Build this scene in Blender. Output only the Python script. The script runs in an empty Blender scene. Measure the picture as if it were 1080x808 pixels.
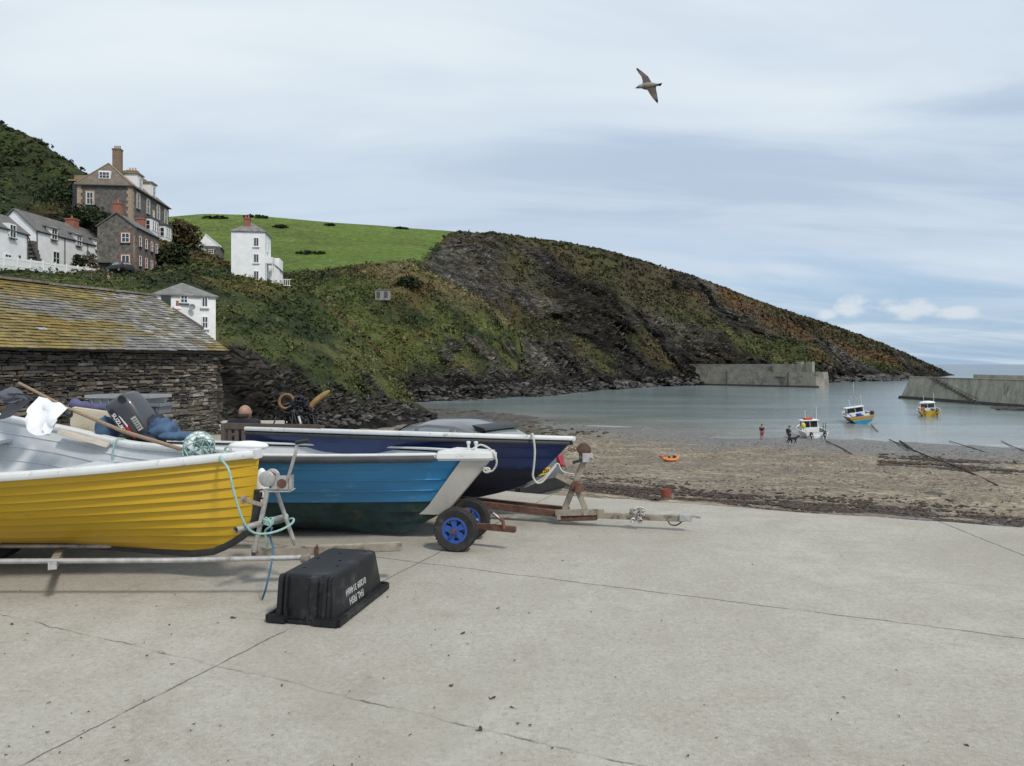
import bpy, bmesh, math, random
import numpy as np
from mathutils import Vector, Matrix, Euler
random.seed(7)
RNG = np.random.default_rng(11)
S = bpy.context.scene
COL = S.collection
F = 780.0; CX = 540.0; HY = 384.0; EYE = 1.6
PI = math.pi
def R(a): return math.radians(a)
def W(px, py, d): return Vector(((px-CX)/F*d, d, EYE+(HY-py)*d/F))
def G(px, py, z=0.0):
    d = (EYE-z)*F/(py-HY); return Vector(((px-CX)/F*d, d, z))
def WZ(px, d, z): return Vector(((px-CX)/F*d, d, z))

# ------------------------------------------------------------------ noise
def _hash(i, j, k, seed):
    n = (i*374761393 + j*668265263 + k*2147483647 + seed*1274126177) & 0xffffffff
    n = ((n ^ (n >> 13))*1274126177) & 0xffffffff
    n = (n ^ (n >> 16)) & 0xffffffff
    return n/4294967295.0
def vnoise(P, seed=0):
    P = np.asarray(P, float); f = np.floor(P); t = P-f; t = t*t*(3-2*t); f = f.astype(np.int64)
    out = 0
    for a in (0, 1):
        for b in (0, 1):
            for c in (0, 1):
                w = (t[..., 0] if a else 1-t[..., 0])*(t[..., 1] if b else 1-t[..., 1])*(t[..., 2] if c else 1-t[..., 2])
                out = out+w*_hash(f[..., 0]+a, f[..., 1]+b, f[..., 2]+c, seed)
    return out
def fbm(P, scale, octv=4, seed=0, ridged=False):
    P = np.asarray(P, float)*scale; a = 1.0; tot = 0; s = 0
    for o in range(octv):
        v = vnoise(P+o*17.3, seed+o)
        if ridged: v = 1-np.abs(2*v-1)
        s = s+a*v; tot += a; a *= .5; P = P*2.03
    return s/tot

# ------------------------------------------------------------------ materials
def _n(nt, t, **kw):
    n = nt.nodes.new(t)
    for k, v in kw.items():
        if k in n.inputs: n.inputs[k].default_value = v
        else: setattr(n, k, v)
    return n
def rgba(c): return (c[0], c[1], c[2], 1.0)
MATS = {}
def mat(name, base, rough=.6, metal=0.0, var=.15, vscale=8.0, bump=0.0, bscale=60.0, spot=None, spot_lo=.6, spot_hi=.66,
        spot_scale=6.0, attr=False, spec=.5, coat=0.0, stretch=None, fine=0.0, alpha_leaf=False):
    """a general procedural surface: base colour (or the face colour attribute) with mottling, optional worn spots and bump"""
    if name in MATS: return MATS[name]
    m = bpy.data.materials.new(name); m.use_nodes = True; nt = m.node_tree; L = nt.links
    b = nt.nodes['Principled BSDF']
    b.inputs['Roughness'].default_value = rough; b.inputs['Metallic'].default_value = metal
    b.inputs['Specular IOR Level'].default_value = spec; b.inputs['Coat Weight'].default_value = coat
    tc = _n(nt, 'ShaderNodeTexCoord'); vec = tc.outputs['Object']
    if stretch:
        mp = _n(nt, 'ShaderNodeMapping'); mp.inputs['Scale'].default_value = stretch
        L.new(vec, mp.inputs['Vector']); vec = mp.outputs['Vector']
    no = _n(nt, 'ShaderNodeTexNoise', Scale=vscale, Detail=6.0, Roughness=.62); L.new(vec, no.inputs['Vector'])
    mr = _n(nt, 'ShaderNodeMapRange'); mr.inputs['From Min'].default_value = .3; mr.inputs['From Max'].default_value = .7
    mr.inputs['To Min'].default_value = 1-var; mr.inputs['To Max'].default_value = 1+var
    L.new(no.outputs['Fac'], mr.inputs['Value'])
    mul = _n(nt, 'ShaderNodeMix', data_type='RGBA', blend_type='MULTIPLY'); mul.inputs['Factor'].default_value = 1
    if attr:
        at = _n(nt, 'ShaderNodeAttribute', attribute_name='Col'); L.new(at.outputs['Color'], mul.inputs[6])
    else: mul.inputs[6].default_value = rgba(base)
    L.new(mr.outputs['Result'], mul.inputs[7]); out = mul.outputs[2]
    if fine:
        n2 = _n(nt, 'ShaderNodeTexNoise', Scale=vscale*9, Detail=3.0); L.new(vec, n2.inputs['Vector'])
        m2 = _n(nt, 'ShaderNodeMapRange'); m2.inputs['From Min'].default_value = .3; m2.inputs['From Max'].default_value = .7
        m2.inputs['To Min'].default_value = 1-fine; m2.inputs['To Max'].default_value = 1+fine
        L.new(n2.outputs['Fac'], m2.inputs['Value'])
        mu2 = _n(nt, 'ShaderNodeMix', data_type='RGBA', blend_type='MULTIPLY'); mu2.inputs['Factor'].default_value = 1
        L.new(out, mu2.inputs[6]); L.new(m2.outputs['Result'], mu2.inputs[7]); out = mu2.outputs[2]
    if spot:
        ns = _n(nt, 'ShaderNodeTexNoise', Scale=spot_scale, Detail=8.0, Roughness=.7); L.new(vec, ns.inputs['Vector'])
        ms = _n(nt, 'ShaderNodeMapRange'); ms.inputs['From Min'].default_value = spot_lo; ms.inputs['From Max'].default_value = spot_hi
        L.new(ns.outputs['Fac'], ms.inputs['Value'])
        mx = _n(nt, 'ShaderNodeMix', data_type='RGBA'); L.new(ms.outputs['Result'], mx.inputs['Factor'])
        L.new(out, mx.inputs[6]); mx.inputs[7].default_value = rgba(spot); out = mx.outputs[2]
    L.new(out, b.inputs['Base Color'])
    if bump:
        nb = _n(nt, 'ShaderNodeTexNoise', Scale=bscale, Detail=5.0, Roughness=.65); L.new(vec, nb.inputs['Vector'])
        bp = _n(nt, 'ShaderNodeBump', Strength=1.0, Distance=bump); L.new(nb.outputs['Fac'], bp.inputs['Height'])
        L.new(bp.outputs['Normal'], b.inputs['Normal'])
    MATS[name] = m; return m

# ------------------------------------------------------------------ mesh builder
ORG = {}
class MB:
    def __init__(s): s.v = []; s.f = []; s.m = []; s.c = []; s.cur = 0; s.col = (1, 1, 1)
    def add(s, vs, fs):
        o = len(s.v); s.v += [tuple(p) for p in vs]
        for f in fs: s.f.append(tuple(o+i for i in f)); s.m.append(s.cur); s.c.append(s.col)
        return s
    def obox(s, c, ax, ay, az):
        c, ax, ay, az = map(Vector, (c, ax, ay, az)); vs = []
        for k in (-1, 1):
            for j in (-1, 1):
                for i in (-1, 1): vs.append(c+ax*i+ay*j+az*k)
        fs = [(0, 2, 3, 1), (4, 5, 7, 6), (0, 1, 5, 4), (2, 6, 7, 3), (0, 4, 6, 2), (1, 3, 7, 5)]
        if ax.cross(ay).dot(az) < 0: fs = [f[::-1] for f in fs]
        return s.add(vs, fs)
    def box(s, c, size, rz=0):
        q = Matrix.Rotation(rz, 3, 'Z')
        return s.obox(c, q@Vector((size[0]/2, 0, 0)), q@Vector((0, size[1]/2, 0)), (0, 0, size[2]/2))
    def beam(s, p, q, w, h=None, up=(0, 0, 1)):
        p, q = Vector(p), Vector(q); h = h or w; d = (q-p); n = d.normalized(); u = Vector(up)
        if abs(n.dot(u)) > .98: u = Vector((0, 1, 0))
        r = n.cross(u).normalized(); u = r.cross(n)
        return s.obox((p+q)/2, d/2, r*w/2, u*h/2)
    def tube(s, pts, r, seg=8, caps=True):
        pts = [Vector(p) for p in pts]; n = len(pts); rs = r if isinstance(r, (list, tuple)) else [r]*n
        vs = []; u = None
        for i, p in enumerate(pts):
            d = (pts[min(i+1, n-1)]-pts[max(i-1, 0)])
            d = d.normalized() if d.length > 1e-9 else Vector((0, 0, 1))
            if u is None:
                a = Vector((0, 0, 1)) if abs(d.z) < .9 else Vector((1, 0, 0)); u = d.cross(a).normalized()
            else:
                u = (u-d*u.dot(d)); u = u.normalized() if u.length > 1e-6 else d.orthogonal().normalized()
            w = d.cross(u)
            for k in range(seg):
                a = 2*PI*k/seg; vs.append(p+(u*math.cos(a)+w*math.sin(a))*rs[i])
        fs = []
        for i in range(n-1):
            for k in range(seg):
                a, b = i*seg+k, i*seg+(k+1) % seg; fs.append((a, b, b+seg, a+seg))
        if caps: fs.append(tuple(range(seg))[::-1]); fs.append(tuple(range((n-1)*seg, n*seg)))
        return s.add(vs, fs)
    def lathe(s, prof, c=(0, 0, 0), axis=(0, 0, 1), seg=20, caps=True):
        ax = Vector(axis).normalized(); u = ax.orthogonal().normalized(); w = ax.cross(u); c = Vector(c); vs = []
        for (r, h) in prof:
            for k in range(seg):
                a = 2*PI*k/seg; vs.append(c+ax*h+(u*math.cos(a)+w*math.sin(a))*r)
        fs = []
        for i in range(len(prof)-1):
            for k in range(seg):
                a, b = i*seg+k, i*seg+(k+1) % seg; fs.append((a, b, b+seg, a+seg))
        if caps and prof[0][0] > 1e-6: fs.append(tuple(range(seg))[::-1])
        if caps and prof[-1][0] > 1e-6: fs.append(tuple(range((len(prof)-1)*seg, len(prof)*seg)))
        return s.add(vs, fs)
    def ball(s, c, r, seg=14, rings=9):
        c = Vector(c); r = Vector(r) if not isinstance(r, (int, float)) else Vector((r, r, r)); vs = [c+Vector((0, 0, -r.z))]
        for i in range(1, rings):
            a = -PI/2+PI*i/rings
            for k in range(seg):
                b = 2*PI*k/seg; vs.append(c+Vector((r.x*math.cos(a)*math.cos(b), r.y*math.cos(a)*math.sin(b), r.z*math.sin(a))))
        vs.append(c+Vector((0, 0, r.z))); fs = []
        for k in range(seg): fs.append((0, 1+(k+1) % seg, 1+k))
        for i in range(rings-2):
            for k in range(seg):
                a, b = 1+i*seg+k, 1+i*seg+(k+1) % seg; fs.append((a, b, b+seg, a+seg))
        t = len(vs)-1; o = 1+(rings-2)*seg
        for k in range(seg): fs.append((o+k, o+(k+1) % seg, t))
        return s.add(vs, fs)
    def loft(s, rings, caps=True, closed=True):
        n = len(rings[0]); vs = [p for r in rings for p in r]; fs = []
        for i in range(len(rings)-1):
            for k in range(n if closed else n-1):
                a, b = i*n+k, i*n+(k+1) % n; fs.append((a, b, b+n, a+n))
        if caps and closed: fs.append(tuple(range(n))[::-1]); fs.append(tuple(range((len(rings)-1)*n, len(rings)*n)))
        return s.add(vs, fs)
    def sweep(s, path, sec, up=(0, 0, 1), caps=True):
        path = [Vector(p) for p in path]; rings = []; n = len(path); U = Vector(up)
        for i, p in enumerate(path):
            d = (path[min(i+1, n-1)]-path[max(i-1, 0)]).normalized(); r = d.cross(U).normalized(); u = r.cross(d)
            rings.append([p+r*a+u*b for a, b in sec])
        return s.loft(rings, caps)
    def prism(s, poly, ext):
        ext = Vector(ext); a = [Vector(p) for p in poly]; b = [p+ext for p in a]; n = len(a)
        return s.add(a+b, [tuple(range(n))[::-1], tuple(range(n, 2*n))]+[(i, (i+1) % n, n+(i+1) % n, n+i) for i in range(n)])
    def grid(s, pts):
        r, c = len(pts), len(pts[0])
        return s.add([p for row in pts for p in row], [(i*c+j, i*c+j+1, (i+1)*c+j+1, (i+1)*c+j) for i in range(r-1) for j in range(c-1)])
    def icos(s, c, r, sub=1, jit=.25, sq=(1, 1, 1)):
        bm = bmesh.new(); bmesh.ops.create_icosphere(bm, subdivisions=sub, radius=1)
        q = Euler((random.random()*6, random.random()*6, random.random()*6)).to_matrix(); c = Vector(c)
        bm.verts.index_update(); vs = []
        for v in bm.verts:
            p = q@(v.co*(1+random.uniform(-jit, jit))); vs.append(c+Vector((p.x*r*sq[0], p.y*r*sq[1], p.z*r*sq[2])))
        fs = [tuple(x.index for x in f.verts) for f in bm.faces]; bm.free()
        return s.add(vs, fs)
    def build(s, name, mats, parent=None, smooth=False, bevel=0.0, auto=False, recalc=False):
        if not isinstance(mats, (list, tuple)): mats = [mats]
        org = ORG.get(parent.name, Vector()) if parent else Vector()
        me = bpy.data.meshes.new(name)
        me.from_pydata([(v[0]-org.x, v[1]-org.y, v[2]-org.z) for v in s.v], [], s.f)
        for m in mats: me.materials.append(m)
        if len(mats) > 1: me.polygons.foreach_set('material_index', s.m)
        if any(c != (1, 1, 1) for c in s.c):
            ca = me.color_attributes.new('Col', 'FLOAT_COLOR', 'CORNER'); buf = []
            for c, f in zip(s.c, s.f): buf += [c[0], c[1], c[2], 1.0]*len(f)
            ca.data.foreach_set('color', buf)
        if recalc or bevel:
            bm = bmesh.new(); bm.from_mesh(me)
            bmesh.ops.remove_doubles(bm, verts=bm.verts, dist=1e-5) if recalc else None
            bmesh.ops.recalc_face_normals(bm, faces=bm.faces)
            if bevel:
                es = [e for e in bm.edges if len(e.link_faces) == 2 and e.calc_face_angle(0) > .5]
                bmesh.ops.bevel(bm, geom=es, offset=bevel, segments=2, affect='EDGES', clamp_overlap=True)
            bm.to_mesh(me); bm.free()
        if smooth: me.polygons.foreach_set('use_smooth', [True]*len(me.polygons))
        if smooth and auto: me.set_sharp_from_angle(angle=R(38))
        o = bpy.data.objects.new(name, me); COL.objects.link(o)
        if parent: o.parent = parent; ORG[o.name] = org
        return o
def np_mesh(name, V, Q, mats, cols=None, smooth=False, parent=None):
    """fast mesh from numpy arrays: V (n,3), Q (m,k) faces, cols (n,3) per vertex"""
    me = bpy.data.meshes.new(name); n, (m, k) = len(V), Q.shape
    org = ORG.get(parent.name, Vector()) if parent else Vector()
    me.vertices.add(n); me.vertices.foreach_set('co', (np.asarray(V)-np.array(org)).astype(np.float32).ravel())
    me.loops.add(m*k); me.loops.foreach_set('vertex_index', Q.astype(np.int32).ravel())
    me.polygons.add(m); me.polygons.foreach_set('loop_start', np.arange(0, m*k, k, dtype=np.int32))
    me.polygons.foreach_set('loop_total', np.full(m, k, np.int32))
    me.polygons.foreach_set('use_smooth', np.full(m, smooth))
    me.update(calc_edges=True); me.validate()
    for x in (mats if isinstance(mats, (list, tuple)) else [mats]): me.materials.append(x)
    if cols is not None:
        ca = me.color_attributes.new('Col', 'FLOAT_COLOR', 'POINT')
        ca.data.foreach_set('color', (cols if cols.shape[1] == 4 else np.concatenate([cols, np.ones((n, 1))], 1)).astype(np.float32).ravel())
    o = bpy.data.objects.new(name, me); COL.objects.link(o)
    if parent: o.parent = parent; ORG[o.name] = org
    return o
def tag(o, label=None, cat=None, group=None, kind=None):
    if label: o['label'] = label
    if cat: o['category'] = cat
    if group: o['group'] = group
    if kind: o['kind'] = kind
    return o
def thing(name, label, cat, loc=(0, 0, 0), rot=(0, 0, 0), group=None, world=True):
    o = bpy.data.objects.new(name, None); COL.objects.link(o); o.empty_display_size = .1
    o.location = loc; o.rotation_euler = rot
    ORG[o.name] = Vector(loc) if world else Vector()
    return tag(o, label, cat, group)
def copy_tree(o, parent=None):
    c = o.copy(); COL.objects.link(c); c.parent = parent
    for ch in list(o.children): copy_tree(ch, c)
    return c
def text_mesh(txt, size, extrude=.0015, bold=0.0):
    cu = bpy.data.curves.new('txt', 'FONT'); cu.body = txt; cu.size = size; cu.extrude = extrude; cu.align_x = 'CENTER'; cu.align_y = 'CENTER'
    cu.offset = bold
    o = bpy.data.objects.new('txt', cu); COL.objects.link(o)
    dg = bpy.context.evaluated_depsgraph_get(); me = bpy.data.meshes.new_from_object(o.evaluated_get(dg))
    vs = [v.co.copy() for v in me.vertices]; fs = [tuple(p.vertices) for p in me.polygons]
    bpy.data.objects.remove(o); bpy.data.curves.remove(cu); bpy.data.meshes.remove(me)
    return vs, fs
def put_text(mb, txt, size, c, right, up, bold=0.0, xs=1.0):
    vs, fs = text_mesh(txt, size, .001, bold); c, r, u = Vector(c), Vector(right).normalized(), Vector(up).normalized(); n = r.cross(u)
    mb.add([c+r*v.x*xs+u*v.y+n*(v.z+.001) for v in vs], fs)
def skin_mesh(verts, edges, radii, sub=2, root=0):
    me = bpy.data.meshes.new('sk'); me.from_pydata(verts, edges, []); o = bpy.data.objects.new('sk', me); COL.objects.link(o)
    md = o.modifiers.new('s', 'SKIN'); md.use_smooth_shade = True
    for i, r in enumerate(radii):
        sv = me.skin_vertices[0].data[i]; sv.radius = r if isinstance(r, tuple) else (r, r); sv.use_root = (i == root)
    sb = o.modifiers.new('b', 'SUBSURF'); sb.levels = sub; sb.render_levels = sub
    dg = bpy.context.evaluated_depsgraph_get(); m2 = bpy.data.meshes.new_from_object(o.evaluated_get(dg))
    vs = [tuple(v.co) for v in m2.vertices]; fs = [tuple(p.vertices) for p in m2.polygons]
    bpy.data.objects.remove(o); bpy.data.meshes.remove(me); bpy.data.meshes.remove(m2)
    return vs, fs
def sm(a, b, x):
    t = np.clip((x-a)/(b-a), 0, 1); return t*t*(3-2*t)

# ------------------------------------------------------------------ shared materials
M = {}
M['white'] = mat('white_paint', (.74, .75, .74), .55, var=.06, vscale=3)
M['whitewash'] = mat('whitewash', (.78, .79, .78), .8, var=.10, vscale=.8, bump=.02, bscale=6, fine=.05)
M['glass'] = mat('dark_glass', (.025, .03, .035), .06, var=.2, spec=.7)
M['slate'] = mat('grey_slate', (.17, .165, .16), .75, var=.35, vscale=1.6, fine=.25, bump=.02, bscale=5)
M['brick'] = mat('red_brick', (.27, .105, .07), .85, var=.35, vscale=6)
M['quoin'] = mat('pale_brick', (.34, .26, .18), .85, var=.25, vscale=4)
M['clay'] = mat('clay_pot', (.36, .15, .09), .8)
M['galv'] = mat('galvanised_steel', (.46, .45, .43), .5, .55, var=.25, vscale=14, spot=(.26, .2, .14), spot_lo=.58, spot_hi=.72, spot_scale=9)
M['rust'] = mat('rusty_steel', (.13, .065, .045), .85, .1, var=.4, vscale=20, bump=.003, bscale=90)
M['rusty_cream'] = mat('cream_rusting_paint', (.31, .275, .215), .75, .15, var=.25, vscale=12, spot=(.11, .065, .042), spot_lo=.52, spot_hi=.62, spot_scale=7)
M['black'] = mat('black_plastic', (.018, .019, .02), .45, var=.3, vscale=6)
M['rubber'] = mat('tyre_rubber', (.022, .021, .02), .8, var=.4, vscale=15, spot=(.09, .08, .065), spot_lo=.55, spot_hi=.75, spot_scale=12)
M['rope_pale'] = mat('pale_rope', (.5, .5, .45), .9, var=.25, vscale=90, bump=.003, bscale=150)
M['rope_green'] = mat('sea_green_rope', (.27, .43, .39), .9, var=.3, vscale=90, bump=.003, bscale=150)
M['rope_blue'] = mat('blue_rope', (.05, .14, .24), .9, var=.3, vscale=90)
# ================================================================== camera, light, sky
cam = bpy.data.objects.new('camera', bpy.data.cameras.new('camera')); COL.objects.link(cam); S.camera = cam
cam.location = (0, 0, EYE); cam.rotation_euler = (PI/2, 0, 0)
cam.data.sensor_width = 36; cam.data.lens = 36*F/1080; cam.data.shift_y = -20/1080; cam.data.clip_end = 20000; cam.data.clip_start = .05
SUN_AZ, SUN_EL = R(142), R(50)
sd = Vector((math.sin(SUN_AZ)*math.cos(SUN_EL), math.cos(SUN_AZ)*math.cos(SUN_EL), math.sin(SUN_EL)))
sl = bpy.data.lights.new('sun', 'SUN'); sl.energy = 2.5; sl.angle = R(8); sl.color = (1, .93, .84)
so = bpy.data.objects.new('sun', sl); COL.objects.link(so); so.rotation_euler = sd.to_track_quat('Z', 'Y').to_euler()
wd = bpy.data.worlds.new('World'); S.world = wd; wd.use_nodes = True
def build_sky():
    nt = wd.node_tree; L = nt.links; bg = nt.nodes['Background']; bg.inputs['Strength'].default_value = .1
    sky = nt.nodes.new('ShaderNodeTexSky'); sky.sky_type = 'NISHITA'; sky.sun_disc = False
    sky.sun_elevation = SUN_EL; sky.sun_rotation = SUN_AZ % (2*PI); sky.dust_density = 1.5; sky.ozone_density = 2.0
    tc = nt.nodes.new('ShaderNodeTexCoord'); D = tc.outputs['Generated']
    sp = nt.nodes.new('ShaderNodeSeparateXYZ'); L.new(D, sp.inputs[0])
    def math_(op, a, b=None, c=None):
        n = nt.nodes.new('ShaderNodeMath'); n.operation = op
        for i, x in enumerate((a, b, c)):
            if x is None: continue
            if isinstance(x, (int, float)): n.inputs[i].default_value = x
            else: L.new(x, n.inputs[i])
        return n.outputs[0]
    def mrange(x, a, b, c=0., d=1., smooth=True):
        n = nt.nodes.new('ShaderNodeMapRange'); n.interpolation_type = 'SMOOTHSTEP' if smooth else 'LINEAR'
        L.new(x, n.inputs['Value'])
        for k, v in (('From Min', a), ('From Max', b), ('To Min', c), ('To Max', d)): n.inputs[k].default_value = v
        return n.outputs['Result']
    def mix(f, a, b):
        n = nt.nodes.new('ShaderNodeMix'); n.data_type = 'RGBA'
        if isinstance(f, (int, float)): n.inputs['Factor'].default_value = f
        else: L.new(f, n.inputs['Factor'])
        for i, x in ((6, a), (7, b)):
            if isinstance(x, tuple): n.inputs[i].default_value = rgba(x)
            else: L.new(x, n.inputs[i])
        return n.outputs[2]
    X, Y, Z = sp.outputs[0], sp.outputs[1], sp.outputs[2]
    az = math_('ARCTAN2', X, Y)
    h = math_('ADD', math_('MAXIMUM', Z, 0.0), .16)
    def clouds(sx, sy, sc, det, off):
        cb = nt.nodes.new('ShaderNodeCombineXYZ')
        L.new(math_('MULTIPLY', math_('DIVIDE', X, h), sx), cb.inputs[0]); L.new(math_('MULTIPLY', math_('DIVIDE', Y, h), sy), cb.inputs[1])
        cb.inputs[2].default_value = off
        n = nt.nodes.new('ShaderNodeTexNoise'); n.inputs['Scale'].default_value = sc; n.inputs['Detail'].default_value = det
        n.inputs['Roughness'].default_value = .55; n.inputs['Distortion'].default_value = .5; L.new(cb.outputs[0], n.inputs['Vector']); return n.outputs['Fac']
    big = clouds(.55, 1.0, .9, 6, 3.1); thin = clouds(.35, 1.3, 2.2, 8, 7.7); patch = clouds(.8, .8, .45, 4, 1.4)
    # a high pale sheet, a grey-blue belt of stratus lower down, clear blue near the sea horizon
    sheet = mix(mrange(big, .34, .68), (5.95, 6.95, 8.25), (8.0, 8.75, 9.2))
    sheet = mix(mrange(patch, .42, .70, 0, .45), sheet, (5.5, 6.7, 8.1))
    wob = math_('MULTIPLY', math_('SUBTRACT', big, .5), .22)
    zz = math_('ADD', Z, wob)
    belt = math_('MULTIPLY', mrange(zz, .10, .19), mrange(zz, .265, .315, 1, 0))
    belt = math_('MULTIPLY', belt, mrange(az, -.75, .25, .10, 1.0))
    beltc = mix(mrange(thin, .38, .64), (4.65, 5.7, 7.25), (5.8, 6.85, 8.1))
    c1 = mix(math_('MULTIPLY', belt, .9), sheet, beltc)
    blue = mix(.72, sky.outputs['Color'], (4.3, 6.1, 8.3))
    low = math_('MULTIPLY', mrange(zz, .05, .16, 1, 0), mrange(thin, .36, .62, 1.0, .55))
    c2 = mix(low, c1, mix(mrange(thin, .42, .68, 0, .5), blue, (6.4, 7.1, 7.9)))
    # small heaps of cumulus over the sea
    cb = nt.nodes.new('ShaderNodeCombineXYZ'); L.new(math_('MULTIPLY', az, 1.0), cb.inputs[0]); L.new(math_('MULTIPLY', Z, 1.7), cb.inputs[1])
    n = nt.nodes.new('ShaderNodeTexNoise'); n.inputs['Scale'].default_value = 26; n.inputs['Detail'].default_value = 7; n.inputs['Roughness'].default_value = .55
    L.new(cb.outputs[0], n.inputs['Vector'])
    puff = None
    for (a0, wa, z0, wz) in ((.430, .026, .066, .022), (.492, .040, .0645, .019), (.540, .026, .059, .011), (.402, .024, .059, .010), (-1.3, .1, .07, .03), (1.1, .12, .08, .03)):
        da = math_('DIVIDE', math_('SUBTRACT', az, a0), wa); dz = math_('DIVIDE', math_('SUBTRACT', Z, z0), wz)
        e = math_('SUBTRACT', 1.0, math_('SQRT', math_('ADD', math_('MULTIPLY', da, da), math_('MULTIPLY', dz, dz))))
        puff = e if puff is None else math_('MAXIMUM', puff, e)
    pm = mrange(math_('ADD', puff, math_('MULTIPLY', math_('SUBTRACT', n.outputs['Fac'], .5), 2.6)), .05, .75)
    pm = math_('MULTIPLY', pm, mrange(Z, .040, .058)); pm = math_('MULTIPLY', pm, mrange(puff, -.4, .2))
    c3 = mix(math_('MULTIPLY', pm, .58), c2, (8.0, 8.35, 8.6))
    # sky brightened behind the camera, added to lift walls that face the view
    lit = mrange(Y, -.55, .05, 1.12, 1.0)
    vm = nt.nodes.new('ShaderNodeVectorMath'); vm.operation = 'SCALE'; L.new(c3, vm.inputs[0]); L.new(lit, vm.inputs['Scale'])
    L.new(vm.outputs[0], bg.inputs['Color'])
build_sky()
S.view_settings.view_transform = 'Standard'; S.view_settings.look = 'None'; S.view_settings.exposure = 0.0; S.view_settings.gamma = 1
try:
    S.cycles.use_denoising = True; S.cycles.max_bounces = 6; S.cycles.caustics_reflective = False; S.cycles.caustics_refractive = False
except Exception: pass

# ================================================================== beach level
NB = Vector((.522, .853))
BU = [-60, 0, 12, 16, 22, 30, 40, 60, 87.5, 110, 140, 200, 400]; BZ = [-.7, -.72, -.85, -1.5, -2.7, -3.7, -4.6, -5.7, -6.5, -7.3, -8.2, -9.5, -12]
def beach_z(x, y): return np.interp(NB.x*x+NB.y*y, BU, BZ)

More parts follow.
